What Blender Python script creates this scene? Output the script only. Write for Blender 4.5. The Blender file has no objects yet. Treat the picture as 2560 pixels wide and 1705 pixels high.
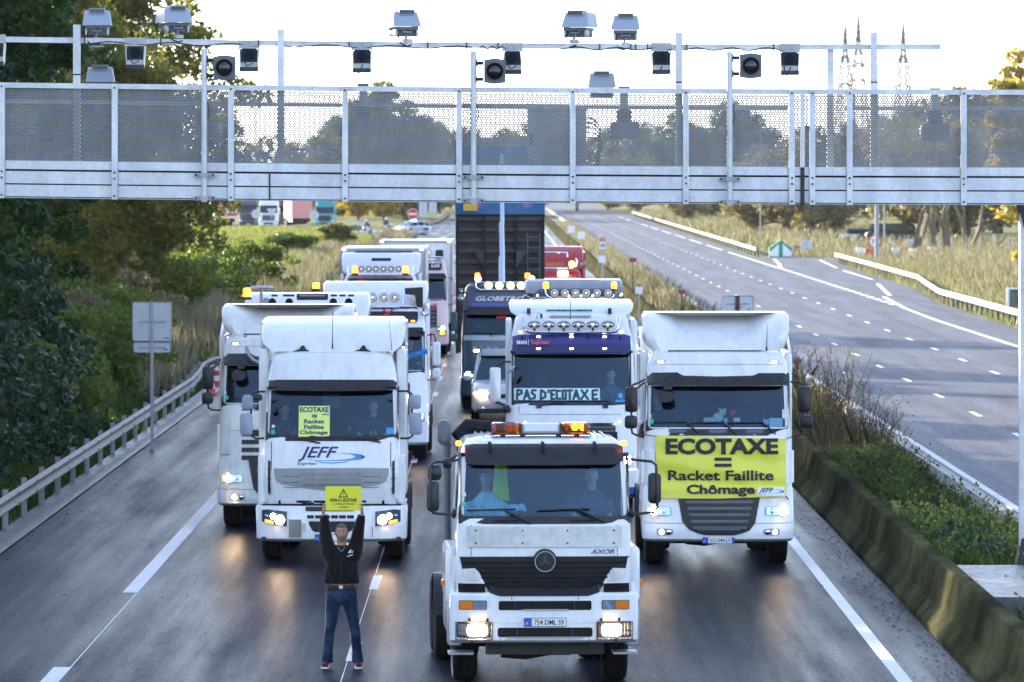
import bpy, bmesh, math, random
import numpy as np
from mathutils import Vector, Matrix
rnd = random.Random(7)
rng = np.random.default_rng(11)
scene = bpy.context.scene
COL = scene.collection
rad = math.radians

# ---------------------------------------------------------------- camera
# A 200 mm lens on a footbridge, 6.2 m above the carriageway, looking straight down the road (+Y).
HC, FP, VX, VY = 6.2, 14435.0, 1258.0, 449.0      # eye height, focal length and vanishing point in photo pixels
cam_data = bpy.data.cameras.new('camera')
cam_data.sensor_width = 36.0
cam_data.lens = FP / 2560 * 36
cam_data.shift_x = (1280 - VX) / 2560
cam_data.shift_y = (VY - 852.5) / 2560
cam_data.clip_start = 1.0
cam_data.clip_end = 12000.0
cam_data.dof.use_dof = True
cam_data.dof.focus_distance = 84.0
cam_data.dof.aperture_fstop = 5.6
cam = bpy.data.objects.new('camera', cam_data)
cam.location = (0, 0, HC)
cam.rotation_euler = (rad(90), 0, 0)
COL.objects.link(cam)
scene.camera = cam

# ---------------------------------------------------------------- light
SUN_AZ, SUN_EL = rad(-31), rad(12.8)              # azimuth from +Y (ahead), negative = to the left
world = bpy.data.worlds.new('World')
scene.world = world
world.use_nodes = True
wn = world.node_tree
wn.nodes.clear()
sky = wn.nodes.new('ShaderNodeTexSky')
sky.sky_type = 'NISHITA'
sky.sun_disc = False
sky.sun_elevation = SUN_EL
sky.sun_rotation = SUN_AZ
sky.altitude = 50
sky.air_density = 1.0
sky.dust_density = .6
sky.ozone_density = 2.5
bg = wn.nodes.new('ShaderNodeBackground')
bg.inputs[1].default_value = 0.13
wo = wn.nodes.new('ShaderNodeOutputWorld')
wb = wn.nodes.new('ShaderNodeMix'); wb.data_type = 'RGBA'; wb.blend_type = 'MULTIPLY'   # camera white balance: warm-set daylight, so shade goes blue
wb.inputs[0].default_value = 1.0; wb.inputs[7].default_value = (.90, .97, 1.15, 1)
hs = wn.nodes.new('ShaderNodeHueSaturation'); hs.inputs['Saturation'].default_value = .58                                  # thin high haze: a paler sky
wn.links.new(sky.outputs[0], hs.inputs['Color']); wn.links.new(hs.outputs[0], wb.inputs[6]); wn.links.new(wb.outputs[2], bg.inputs[0])
wn.links.new(bg.outputs[0], wo.inputs[0])
sun_data = bpy.data.lights.new('sun', 'SUN')
sun_data.energy = 3.6
sun_data.angle = rad(0.6)
sun_data.color = (1.0, 0.86, 0.68)
sun = bpy.data.objects.new('sun', sun_data)
dirn = Vector((math.sin(SUN_AZ) * math.cos(SUN_EL), math.cos(SUN_AZ) * math.cos(SUN_EL), math.sin(SUN_EL)))
sun.rotation_euler = dirn.to_track_quat('Z', 'Y').to_euler()
sun.location = (-60, 100, 60)
COL.objects.link(sun)
vs = scene.view_settings
vs.view_transform = 'Standard'
vs.look = 'None'
vs.gamma = 1.0
vs.use_curve_mapping = False
vs.exposure = 2.2
scene.cycles.max_bounces = 8
scene.cycles.diffuse_bounces = 3
scene.cycles.glossy_bounces = 3
scene.cycles.transparent_max_bounces = 24
scene.cycles.volume_bounces = 0
scene.cycles.caustics_reflective = False
scene.cycles.caustics_refractive = False
scene.cycles.sample_clamp_indirect = 4.0

# ---------------------------------------------------------------- materials
MATS = {}
def node_mat(name):
    m = bpy.data.materials.new(name)
    m.use_nodes = True
    nt = m.node_tree
    return m, nt, nt.nodes['Principled BSDF']
def setin(b, **kw):
    for k, v in kw.items():
        b.inputs[k.replace('_', ' ')].default_value = v
def N(nt, t, **kw):
    n = nt.nodes.new(t)
    for k, v in kw.items():
        if k.startswith('i_'):
            n.inputs[k[2:].replace('_', ' ')].default_value = v
        else:
            setattr(n, k, v)
    return n
def noise_ramp(nt, scale, stops, detail=5, vec=None, stretch=None, rough=.6):
    tc = N(nt, 'ShaderNodeTexCoord')
    src = tc.outputs['Object']
    if vec is not None: src = vec
    if stretch:
        mp = N(nt, 'ShaderNodeMapping'); mp.inputs['Scale'].default_value = stretch
        nt.links.new(src, mp.inputs[0]); src = mp.outputs[0]
    nz = N(nt, 'ShaderNodeTexNoise', i_Scale=scale, i_Detail=detail, i_Roughness=rough)
    nt.links.new(src, nz.inputs['Vector'])
    cr = N(nt, 'ShaderNodeValToRGB')
    els = cr.color_ramp.elements
    while len(els) < len(stops): els.new(.5)
    for e, (p, c) in zip(els, stops):
        e.position = p
        e.color = (*c, 1) if len(c) == 3 else c
    nt.links.new(nz.outputs[0], cr.inputs[0])
    return cr.outputs[0], nz
def mix(nt, fac, a, b, mode='MIX'):
    m = N(nt, 'ShaderNodeMix', data_type='RGBA', blend_type=mode)
    for sock, v in ((m.inputs[0], fac), (m.inputs[6], a), (m.inputs[7], b)):
        if hasattr(v, 'is_linked'): nt.links.new(v, sock)
        else: sock.default_value = v if not isinstance(v, tuple) or len(v) == 4 else (*v, 1)
    return m.outputs[2]
def bump(nt, b, h, strength=.3, dist=.02):
    bp = N(nt, 'ShaderNodeBump', i_Strength=strength, i_Distance=dist)
    nt.links.new(h, bp.inputs['Height'])
    nt.links.new(bp.outputs[0], b.inputs['Normal'])
def plain(name, c, rough=.5, metal=0.0, coat=0.0, dirt=0.0, dscale=6.0, dcol=(.16, .15, .13), stretch=None, spec=.5, bmp=0.0):
    if name in MATS: return MATS[name]
    m, nt, b = node_mat(name)
    setin(b, Base_Color=(*c, 1), Roughness=rough, Metallic=metal, Coat_Weight=coat, Specular_IOR_Level=spec)
    if coat: b.inputs['Coat Roughness'].default_value = .06
    if dirt:
        f, nz = noise_ramp(nt, dscale, [(.42, (0, 0, 0)), (.78, (1, 1, 1))], stretch=stretch)
        mu = N(nt, 'ShaderNodeMath', operation='MULTIPLY'); mu.inputs[1].default_value = dirt
        nt.links.new(f, mu.inputs[0])
        nt.links.new(mix(nt, mu.outputs[0], (*c, 1), (*dcol, 1)), b.inputs['Base Color'])
        r2, _ = noise_ramp(nt, dscale * 2.3, [(.3, (rough * .8,) * 3), (.8, (min(1, rough + .3),) * 3)])
        nt.links.new(r2, b.inputs['Roughness'])
        if bmp: bump(nt, b, nz.outputs[0], bmp)
    MATS[name] = m
    return m
def paint(name, c, dirt=.25):
    """vehicle paint: clear coat over colour, road grime gathering in spots and runs"""
    if name in MATS: return MATS[name]
    m, nt, b = node_mat(name)
    setin(b, Roughness=.38, Coat_Weight=.7, Coat_Roughness=.07)
    f, nz = noise_ramp(nt, 3.4, [(.42, (0, 0, 0)), (.80, (1, 1, 1))], detail=10, stretch=(1.7, 1, .6), rough=.7)
    g, _ = noise_ramp(nt, 38, [(.60, (0, 0, 0)), (.68, (1, 1, 1))], detail=3)
    mu = N(nt, 'ShaderNodeMath', operation='MULTIPLY_ADD'); mu.inputs[1].default_value = dirt
    nt.links.new(f, mu.inputs[0])
    m2 = N(nt, 'ShaderNodeMath', operation='MULTIPLY'); m2.inputs[1].default_value = dirt * .55
    nt.links.new(g, m2.inputs[0]); nt.links.new(m2.outputs[0], mu.inputs[2])
    nt.links.new(mix(nt, mu.outputs[0], (*c, 1), (.20, .18, .155, 1)), b.inputs['Base Color'])
    r2, _ = noise_ramp(nt, 5, [(.3, (.25,) * 3), (.8, (.5,) * 3)])
    nt.links.new(r2, b.inputs['Roughness'])
    MATS[name] = m
    return m
def emis(name, c, strength, base=(1, 1, 1)):
    if name in MATS: return MATS[name]
    m, nt, b = node_mat(name)
    setin(b, Base_Color=(*base, 1), Roughness=.2, Emission_Color=(*c, 1), Emission_Strength=strength)
    MATS[name] = m
    return m
def glass(name, tint, gloss=.12, rough=.03):
    """tinted pane: see-through with a Fresnel reflection"""
    if name in MATS: return MATS[name]
    m, nt, b = node_mat(name)
    nt.nodes.remove(b)
    tr = N(nt, 'ShaderNodeBsdfTransparent'); tr.inputs[0].default_value = (*tint, 1)
    gl = N(nt, 'ShaderNodeBsdfGlossy'); gl.inputs['Roughness'].default_value = rough
    gl.inputs[0].default_value = (.55, .80, 1, 1)
    lw = N(nt, 'ShaderNodeLayerWeight', i_Blend=.35)
    mp = N(nt, 'ShaderNodeMapRange'); mp.inputs[3].default_value = gloss; mp.inputs[4].default_value = .9
    nt.links.new(lw.outputs['Fresnel'], mp.inputs[0])
    mx = N(nt, 'ShaderNodeMixShader')
    nt.links.new(mp.outputs[0], mx.inputs[0]); nt.links.new(tr.outputs[0], mx.inputs[1]); nt.links.new(gl.outputs[0], mx.inputs[2])
    nt.links.new(mx.outputs[0], nt.nodes['Material Output'].inputs[0])
    MATS[name] = m
    return m
def foliage(name, cols, trans=.45, rough=.5, scale=.6):
    """leaf colour picked by each leaf's own 'tone' and by slow noise over the plant; light passes through"""
    if name in MATS: return MATS[name]
    m, nt, b = node_mat(name)
    at = N(nt, 'ShaderNodeAttribute', attribute_name='tone')
    _, nz = noise_ramp(nt, scale, [(0, (0, 0, 0)), (1, (1, 1, 1))], detail=2)
    ad = N(nt, 'ShaderNodeMath', operation='MULTIPLY_ADD'); ad.inputs[1].default_value = .55
    nt.links.new(at.outputs['Fac'], ad.inputs[0])
    sb = N(nt, 'ShaderNodeMath', operation='MULTIPLY'); sb.inputs[1].default_value = .5
    nt.links.new(nz.outputs[0], sb.inputs[0]); nt.links.new(sb.outputs[0], ad.inputs[2])
    cr = N(nt, 'ShaderNodeValToRGB')
    els = cr.color_ramp.elements
    while len(els) < len(cols): els.new(.5)
    for i, c in enumerate(cols):
        els[i].position = .12 + .76 * i / max(1, len(cols) - 1); els[i].color = (*c, 1)
    nt.links.new(ad.outputs[0], cr.inputs[0])
    nt.links.new(cr.outputs[0], b.inputs['Base Color'])
    setin(b, Roughness=rough, Specular_IOR_Level=.35)
    tl = N(nt, 'ShaderNodeBsdfTranslucent')
    br = mix(nt, 1.0, cr.outputs[0], (1.4, 1.45, .9, 1), 'MULTIPLY')
    nt.links.new(br, tl.inputs[0])
    mx = N(nt, 'ShaderNodeMixShader'); mx.inputs[0].default_value = trans
    nt.links.new(b.outputs[0], mx.inputs[1]); nt.links.new(tl.outputs[0], mx.inputs[2])
    nt.links.new(mx.outputs[0], nt.nodes['Material Output'].inputs[0])
    MATS[name] = m
    return m

def asphalt_mat(name, base, gloss, spec):
    m, nt, b = node_mat(name)
    tc = N(nt, 'ShaderNodeTexCoord')
    c1, n1 = noise_ramp(nt, .55, [(.3, tuple(v * .8 for v in base)), (.7, tuple(v * 1.25 for v in base))], detail=6, stretch=(1.6, .05, 1))
    c2, n2 = noise_ramp(nt, 7, [(.30, (.55,) * 3), (.70, (1.5,) * 3)], detail=8, stretch=(1, .3, 1), rough=.75)
    c3, n3 = noise_ramp(nt, 24, [(.30, (.35,) * 3), (.70, (1.85,) * 3)], detail=4, stretch=(1, .13, 1), rough=.75)
    col = mix(nt, .8, c1, c2, 'MULTIPLY')
    col = mix(nt, .75, col, c3, 'MULTIPLY')
    nt.links.new(col, b.inputs['Base Color'])
    r, rn = noise_ramp(nt, .8, [(.36, (gloss,) * 3), (.66, (gloss + .16,) * 3)], detail=7, stretch=(1.5, .035, 1))
    nt.links.new(r, b.inputs['Roughness'])
    sp2, _ = noise_ramp(nt, .5, [(.36, (spec * .35,) * 3), (.64, (spec * 2.2,) * 3)], detail=10, stretch=(1.6, .15, 1), rough=.72)
    sp1, _ = noise_ramp(nt, 24, [(.30, (.62,) * 3), (.70, (1.45,) * 3)], detail=4, stretch=(1, .13, 1), rough=.75)
    nt.links.new(mix(nt, 1.0, sp1, sp2, 'MULTIPLY'), b.inputs['Specular IOR Level'])
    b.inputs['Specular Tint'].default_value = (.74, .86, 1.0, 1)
    ma = N(nt, 'ShaderNodeMath', operation='ADD')
    nt.links.new(n2.outputs[0], ma.inputs[0]); nt.links.new(n3.outputs[0], ma.inputs[1])
    bump(nt, b, ma.outputs[0], .22, .02)
    MATS[name] = m
    return m
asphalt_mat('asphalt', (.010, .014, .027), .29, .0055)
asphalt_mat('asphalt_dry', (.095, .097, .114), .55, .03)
def ground_mat():
    m, nt, b = node_mat('grass_ground')
    c1, n1 = noise_ramp(nt, .09, [(.34, (.075, .105, .022)), (.50, (.115, .14, .035)), (.62, (.21, .165, .085)), (.8, (.11, .09, .05))], detail=7)
    c2, n2 = noise_ramp(nt, 3.5, [(.3, (.5,) * 3), (.7, (1.5,) * 3)], detail=5)
    nt.links.new(mix(nt, .7, c1, c2, 'MULTIPLY'), b.inputs['Base Color'])
    setin(b, Roughness=.9, Specular_IOR_Level=.1)
    bump(nt, b, n2.outputs[0], .8, .2)
    MATS['grass_ground'] = m
ground_mat()
def moss_concrete():
    m, nt, b = node_mat('mossy_concrete')
    c1, n1 = noise_ramp(nt, 1.1, [(.34, (.026, .027, .018)), (.50, (.056, .056, .030)), (.64, (.11, .103, .052)), (.86, (.18, .17, .11))], detail=8, stretch=(1, .4, .6))
    c2, n2 = noise_ramp(nt, 9, [(.3, (.8,) * 3), (.75, (1.25,) * 3)], detail=6, stretch=(1, .8, .7))
    nt.links.new(mix(nt, .8, c1, c2, 'MULTIPLY'), b.inputs['Base Color'])
    setin(b, Roughness=.95, Specular_IOR_Level=.0)
    bump(nt, b, n2.outputs[0], .25, .01)
    MATS['mossy_concrete'] = m
moss_concrete()
def galv(name, c, rough):
    m, nt, b = node_mat(name)
    vo = N(nt, 'ShaderNodeTexVoronoi', i_Scale=30)
    tc = N(nt, 'ShaderNodeTexCoord'); nt.links.new(tc.outputs['Object'], vo.inputs['Vector'])
    c2, n2 = noise_ramp(nt, 3.0, [(.35, tuple(v * .78 for v in c)), (.7, tuple(v * 1.08 for v in c))], detail=6, stretch=(1, 1, .5))
    cr = mix(nt, .18, c2, vo.outputs['Color'], 'MULTIPLY')
    nt.links.new(cr, b.inputs['Base Color'])
    setin(b, Metallic=.65, Roughness=rough)
    MATS[name] = m
galv('galvanised', (.42, .43, .44), .55)
MATS['galvanised'].node_tree.nodes['Principled BSDF'].inputs['Metallic'].default_value = .25
galv('weathered_rail', (.25, .235, .21), .65)
MATS['weathered_rail'].node_tree.nodes['Principled BSDF'].inputs['Metallic'].default_value = .15
galv('brushed_aluminium', (.66, .68, .72), .45)
MATS['brushed_aluminium'].node_tree.nodes['Principled BSDF'].inputs['Metallic'].default_value = .3
galv('mesh_metal', (.24, .245, .255), .5)
MATS['mesh_metal'].node_tree.nodes['Principled BSDF'].inputs['Metallic'].default_value = .3
plain('black_plastic', (.010, .011, .014), .42, dirt=.25, dcol=(.04, .04, .04))
plain('dark_rubber', (.008, .008, .009), .8, dirt=.3, dcol=(.03, .028, .026), spec=.25)
plain('dark_steel', (.018, .018, .02), .6, dirt=.4, dcol=(.05, .045, .04))
plain('steel', (.55, .56, .58), .28, metal=1.0)
plain('chrome', (.8, .82, .85), .08, metal=1.0)
plain('grey_plastic', (.10, .115, .14), .45, dirt=.2, dcol=(.2, .2, .2))
plain('camera_grey', (.30, .35, .43), .4, dirt=.12, dcol=(.2, .22, .26))
plain('white_marking', (.74, .75, .76), .55, dirt=.42, dscale=9, dcol=(.22, .22, .23))
plain('concrete', (.38, .36, .33), .85, dirt=.65, dscale=4, dcol=(.09, .085, .07), bmp=.2)
plain('wet_concrete', (.10, .10, .10), .42, dirt=.8, dscale=5, dcol=(.035, .035, .03))
plain('interior_dark', (.012, .022, .035), .9, spec=.1)
plain('seat_fabric', (.02, .03, .045), .9)
plain('dashboard', (.045, .055, .065), .6)
paint('white_paint', (.82, .83, .84), .30)
paint('off_white_paint', (.72, .71, .68), .5)
paint('clean_white', (.80, .81, .83), .22)
plain('silver_trim', (.34, .36, .39), .35, metal=.6, dirt=.2)
plain('yellow_sign', (.84, .80, .03), .55)
plain('yellow_green_cloth', (.70, .80, .07), .62)
plain('black_print', (.012, .012, .018), .6)
plain('navy_print', (.022, .022, .16), .5)
plain('sky_blue_print', (.03, .30, .62), .5)
plain('red_print', (.62, .03, .03), .5)
plain('white_print', (.8, .8, .8), .5)
plain('blue_print', (.02, .10, .50), .5)
plain('orange_print', (.75, .15, .05), .5)
plain('bark', (.075, .058, .042), .95, dirt=.5, dscale=9, dcol=(.03, .025, .02), bmp=.5)
glass('windscreen_glass', (.50, .74, .88), .03)
glass('dark_glass', (.06, .09, .12), .08)
glass('clear_lens', (.92, .95, 1.0), .10)
emis('headlight_beam', (1.0, .66, .36), 48)
emis('warm_roof_lamp', (1.0, .42, .10), 1.7)
emis('small_lamp_glow', (1.0, .86, .62), 3.0)
emis('amber_glow', (1.0, .25, .01), 1.6, (.8, .3, .02))
emis('amber_bright', (1.0, .45, .05), 5, (.8, .3, .02))
emis('blue_flash', (.08, .2, 1.0), 20, (.1, .1, .8))
emis('lamp_warm', (1.0, .80, .55), .5)
plain('amber_lens', (.72, .20, .015), .12, coat=.6)
plain('reflector', (.42, .45, .50), .2, metal=1.0)

# ---------------------------------------------------------------- mesh helpers
class MB:
    """collects faces and links them as one mesh object"""
    def __init__(s): s.v = []; s.f = []; s.mi = []
    def add(s, vs, fs, mi=0):
        n = len(s.v)
        s.v += [tuple(v) for v in vs]
        s.f += [tuple(i + n for i in f) for f in fs]
        s.mi += [mi] * len(fs)
        return s
    def box(s, x0, x1, y0, y1, z0, z1, mi=0):
        v = [(x, y, z) for x in (x0, x1) for y in (y0, y1) for z in (z0, z1)]
        return s.add(v, [(0, 1, 3, 2), (4, 6, 7, 5), (0, 4, 5, 1), (2, 3, 7, 6), (0, 2, 6, 4), (1, 5, 7, 3)], mi)
    def prism(s, pts, y0, y1, mi=0, ch=0.0, ax='y'):
        """outline pts (a, b) extruded from y0 (front) to y1; ch = chamfer on the front edge"""
        n = len(pts)
        cx = sum(p[0] for p in pts) / n; cz = sum(p[1] for p in pts) / n
        def P(a, b, c): return (a, c, b) if ax == 'y' else ((c, a, b) if ax == 'x' else (a, b, c))
        rings = []
        if ch:
            def ins(p):
                dx, dz = p[0] - cx, p[1] - cz
                return (p[0] - math.copysign(min(ch, abs(dx)), dx), p[1] - math.copysign(min(ch, abs(dz)), dz))
            rings.append([P(*ins(p), y0) for p in pts])
            rings.append([P(*p, y0 + (ch if y1 > y0 else -ch)) for p in pts])
        else:
            rings.append([P(*p, y0) for p in pts])
        rings.append([P(*p, y1) for p in pts])
        v = [q for r in rings for q in r]
        f = [tuple(range(n))]
        for k in range(len(rings) - 1):
            for i in range(n):
                j = (i + 1) % n
                f.append((k * n + i, (k + 1) * n + i, (k + 1) * n + j, k * n + j))
        f.append(tuple(reversed(range((len(rings) - 1) * n, len(rings) * n))))
        return s.add(v, f, mi)
    def rbox(s, x0, x1, y0, y1, z0, z1, r, mi=0, ch=None, ax='y', k=3):
        pts = rrect(x0, x1, z0, z1, r, k)
        return s.prism(pts, y0, y1, mi, r * .4 if ch is None else ch, ax)
    def tube(s, pts, r, n=8, mi=0, cap=True, sq=False):
        pts = [Vector(p) for p in pts]
        rs = r if isinstance(r, (list, tuple)) else [r] * len(pts)
        rings = []
        prev = None
        for i, p in enumerate(pts):
            t = (pts[min(i + 1, len(pts) - 1)] - pts[max(i - 1, 0)])
            t = t.normalized() if t.length > 1e-9 else Vector((0, 0, 1))
            up = prev if prev is not None else (Vector((0, 0, 1)) if abs(t.z) < .9 else Vector((0, 1, 0)))
            a = up.cross(t)
            if a.length < 1e-6: a = Vector((1, 0, 0)).cross(t)
            a.normalize(); b = t.cross(a).normalized(); prev = b
            ri = rs[i]
            rx, ry = ri if isinstance(ri, tuple) else (ri, ri)
            rings.append([p + a * (rx * math.cos(2 * math.pi * j / n + (math.pi / 4 if sq else 0))) + b * (ry * math.sin(2 * math.pi * j / n + (math.pi / 4 if sq else 0))) for j in range(n)])
        v = [q for R_ in rings for q in R_]
        f = [(k * n + i, k * n + (i + 1) % n, (k + 1) * n + (i + 1) % n, (k + 1) * n + i) for k in range(len(rings) - 1) for i in range(n)]
        if cap: f += [tuple(reversed(range(n))), tuple(range((len(rings) - 1) * n, len(rings) * n))]
        return s.add(v, f, mi)
    def disc(s, c, r, y1=.02, n=20, mi=0, rz=None, ch=0.0):
        rz = rz or r
        pts = [(c[0] + r * math.cos(2 * math.pi * i / n), c[2] + rz * math.sin(2 * math.pi * i / n)) for i in range(n)]
        return s.prism(pts, c[1], c[1] + y1, mi, ch)
    def ring(s, c, r0, r1, y1=.02, n=24, mi=0, rz=None):
        """flat ring facing -Y with depth"""
        k = (rz / r1) if rz else 1
        v = []
        for y in (c[1], c[1] + y1):
            for r in (r0, r1):
                v += [(c[0] + r * math.cos(2 * math.pi * i / n), y, c[2] + k * r * math.sin(2 * math.pi * i / n)) for i in range(n)]
        f = []
        for i in range(n):
            j = (i + 1) % n
            f += [(i, j, n + j, n + i), (2 * n + i, 3 * n + i, 3 * n + j, 2 * n + j), (n + i, n + j, 3 * n + j, 3 * n + i), (i, 2 * n + i, 2 * n + j, j)]
        return s.add(v, f, mi)
    def lathe(s, prof, c, ax='x', n=24, mi=0):
        """prof: (radius, along) pairs about an axis through c"""
        v = []
        for (r, a) in prof:
            for i in range(n):
                t = 2 * math.pi * i / n
                u, w = r * math.cos(t), r * math.sin(t)
                v.append((c[0] + a, c[1] + u, c[2] + w) if ax == 'x' else ((c[0] + u, c[1] + a, c[2] + w) if ax == 'y' else (c[0] + u, c[1] + w, c[2] + a)))
        f = [(k * n + i, k * n + (i + 1) % n, (k + 1) * n + (i + 1) % n, (k + 1) * n + i) for k in range(len(prof) - 1) for i in range(n)]
        return s.add(v, f, mi)
    def grid(s, rows, mi=0, skip=None):
        n = len(rows[0])
        v = [q for r in rows for q in r]
        f = [(k * n + i, k * n + i + 1, (k + 1) * n + i + 1, (k + 1) * n + i) for k in range(len(rows) - 1) for i in range(n - 1) if not (skip and skip(k, i))]
        return s.add(v, f, mi)
    def build(s, name, mats, parent=None, loc=None, smooth=35, kind=None, label=None):
        me = bpy.data.meshes.new(name)
        me.from_pydata(s.v, [], s.f)
        ml = mats if isinstance(mats, (list, tuple)) else [mats]
        for m in ml: me.materials.append(MATS[m] if isinstance(m, str) else m)
        if len(ml) > 1: me.polygons.foreach_set('material_index', s.mi)
        if smooth:
            bm_ = bmesh.new(); bm_.from_mesh(me)
            bmesh.ops.remove_doubles(bm_, verts=bm_.verts, dist=1e-5)
            bmesh.ops.recalc_face_normals(bm_, faces=bm_.faces)
            bm_.to_mesh(me); bm_.free()
            me.polygons.foreach_set('use_smooth', [True] * len(me.polygons))
            me.set_sharp_from_angle(angle=rad(smooth))
        me.update()
        return link(name, me, parent, loc, kind, label)
def link(name, data, parent=None, loc=None, kind=None, label=None):
    o = bpy.data.objects.new(name, data)
    COL.objects.link(o)
    if parent is not None: o.parent = parent
    if loc is not None: o.location = loc
    if kind: o['kind'] = kind
    if label: o['label'] = label
    return o
def rrect(x0, x1, z0, z1, r, k=3):
    r = min(r, abs(x1 - x0) / 2.01, abs(z1 - z0) / 2.01)
    out = []
    for (cx, cz, a0) in ((x1 - r, z1 - r, 0), (x0 + r, z1 - r, 90), (x0 + r, z0 + r, 180), (x1 - r, z0 + r, 270)):
        for i in range(k + 1):
            a = rad(a0 + 90 * i / k)
            out.append((cx + r * math.cos(a), cz + r * math.sin(a)))
    return out
def thing(name, label, cat, loc=(0, 0, 0), rz=0.0, group=None):
    o = bpy.data.objects.new(name, None)
    COL.objects.link(o)
    o.empty_display_size = .3
    o.location = loc; o.rotation_euler = (0, 0, rz)
    return tag(o, label, cat, group)
def tag(o, label, cat, group=None):
    o['label'] = label; o['category'] = cat
    if group: o['group'] = group
    return o
def dup(root, loc=None, rz=None, label=None, scale=None, group=None):
    kids = {}
    for ob in list(root.children): kids[ob] = list(ob.children)
    r = root.copy(); COL.objects.link(r)
    if loc is not None: r.location = loc
    if rz is not None: r.rotation_euler = (0, 0, rz)
    if scale is not None: r.scale = scale if isinstance(scale, tuple) else (scale,) * 3
    if label: r['label'] = label
    if group: r['group'] = group
    for ch, gs in kids.items():
        c = ch.copy(); COL.objects.link(c); c.parent = r
        for g in gs:
            d = g.copy(); COL.objects.link(d); d.parent = c
    return r
def W(px, py, Y):
    """the world point at depth Y that the photo shows at pixel (px, py)"""
    return Vector(((px - VX) * Y / FP, Y, HC - (py - VY) * Y / FP))
def G(px, py, z=0.0):
    """the point at height z that the photo shows at pixel (px, py)"""
    Y = FP * (HC - z) / (py - VY)
    return Vector(((px - VX) * Y / FP, Y, z))
# zoom windows used while measuring the photograph: origin and scale
RG = {'A': (480, 700, .26327), 'B': (480, 1080, .26327), 'C': (1040, 1040, .26327), 'D': (1040, 1300, .26327), 'E': (1200, 700, .24229),
      'F': (1540, 760, .22318), 'G': (1560, 1060, .23593), 'H': (500, 480, .25510), 'I': (1080, 500, .25510), 'J': (900, 560, .38278),
      'K': (0, 0, .36549), 'L': (850, 0, .36549), 'M': (1700, 0, .36549), 'V': (1140, 700, .24226), 'P': (560, 500, .25478), 'S': (0, 0, 1.0)}
def U(R, u, v):
    x, y, k = RG[R]
    return x + u * k, y + v * k

def text_mesh(s, mat, parent, x0, x1, z0, z1, y, name='lettering', bold=0.0, shear=0.0, ext=.004, yfun=None, sub=False):
    """letters fitted into x0..x1, z0..z1, facing -Y; thin raised mesh"""
    cu = bpy.data.curves.new('t', 'FONT')
    cu.body = s; cu.size = 1; cu.shear = shear; cu.offset = bold * .62; cu.extrude = 0.02; cu.resolution_u = 3
    ob = bpy.data.objects.new('t', cu); COL.objects.link(ob)
    dg = bpy.context.evaluated_depsgraph_get()
    me = bpy.data.meshes.new_from_object(ob.evaluated_get(dg))
    bpy.data.objects.remove(ob); bpy.data.curves.remove(cu)
    n = len(me.vertices)
    co = np.empty(n * 3, np.float32); me.vertices.foreach_get('co', co); co = co.reshape(-1, 3)
    mn, mx = co.min(0), co.max(0)
    X = x0 + (co[:, 0] - mn[0]) / (mx[0] - mn[0]) * (x1 - x0)
    Z = z0 + (co[:, 1] - mn[1]) / (mx[1] - mn[1]) * (z1 - z0)
    dY = -(co[:, 2] - mn[2]) / (mx[2] - mn[2]) * ext
    if yfun: Yb = np.array([yfun(a, b) for a, b in zip(X, Z)])
    else: Yb = np.full(n, y)
    me.vertices.foreach_set('co', np.stack([X, Yb + dY, Z], 1).astype(np.float32).ravel())
    me.materials.clear(); me.materials.append(MATS[mat] if isinstance(mat, str) else mat)
    me.update()
    me.name = name
    return link(name, me, parent)
# ---------------------------------------------------------------- ground, roads and markings
def sheet(name, pts, z, mat, kind='structure', parent=None):
    """flat polygon strip given as (y, x_left, x_right) stations"""
    b = MB()
    b.grid([[(xl + (xr - xl) * t / 4, y, z) for t in range(5)] for (y, xl, xr) in pts])
    return b.build(name, mat, parent, smooth=0, kind=kind)
def ground():
    ys = [-60, 0, 40] + list(range(60, 420, 8)) + list(range(420, 900, 40)) + [1000, 1400, 2000, 3000, 4200]
    xs = [-1800, -600, -200, -80, -50, -36] + [-30 + 1.5 * i for i in range(14)] + [-8.9, -8.5, -4, 0, 5.9, 8.7, 14, 20, 23, 25, 27, 30, 35, 45, 60, 90, 200, 600, 1800]
    rows = []
    for y in ys:
        row = []
        for x in xs:
            z = -.045
            if x < -9.3:
                z = -.03 + min(1.3, (-9.3 - x) * .16) * (1 if y < 420 else .3) + .12 * math.sin(x * .9 + y * .11)
            if x > 26 and y < 700: z = -.04 + min(.5, (x - 26) * .05)
            row.append((x, y, z))
        rows.append(row)
    MB().grid(rows).build('ground', 'grass_ground', kind='structure')
ground()
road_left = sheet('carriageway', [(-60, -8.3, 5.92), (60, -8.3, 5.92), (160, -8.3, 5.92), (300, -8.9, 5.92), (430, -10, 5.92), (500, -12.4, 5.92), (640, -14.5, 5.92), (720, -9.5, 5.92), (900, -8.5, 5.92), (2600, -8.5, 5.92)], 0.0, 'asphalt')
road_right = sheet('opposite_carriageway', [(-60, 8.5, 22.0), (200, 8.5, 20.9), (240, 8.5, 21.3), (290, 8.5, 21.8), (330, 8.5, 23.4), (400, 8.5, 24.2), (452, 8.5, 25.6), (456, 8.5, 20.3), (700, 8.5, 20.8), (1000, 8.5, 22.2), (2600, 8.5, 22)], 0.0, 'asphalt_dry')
sheet('slip_road', [(447, 21.2, 26.0), (520, 24, 40), (560, 28, 60)], -.006, 'asphalt_dry')
ramp = sheet('roundabout_road', [(690, -60, -10), (720, -62, -9), (790, -64, -8)], .008, 'asphalt_dry')
sheet('gutter_strip', [(-60, -8.82, -8.3), (60, -8.82, -8.3), (165, -8.82, -8.3), (300, -9.4, -8.9)], .03, 'wet_concrete')

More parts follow.
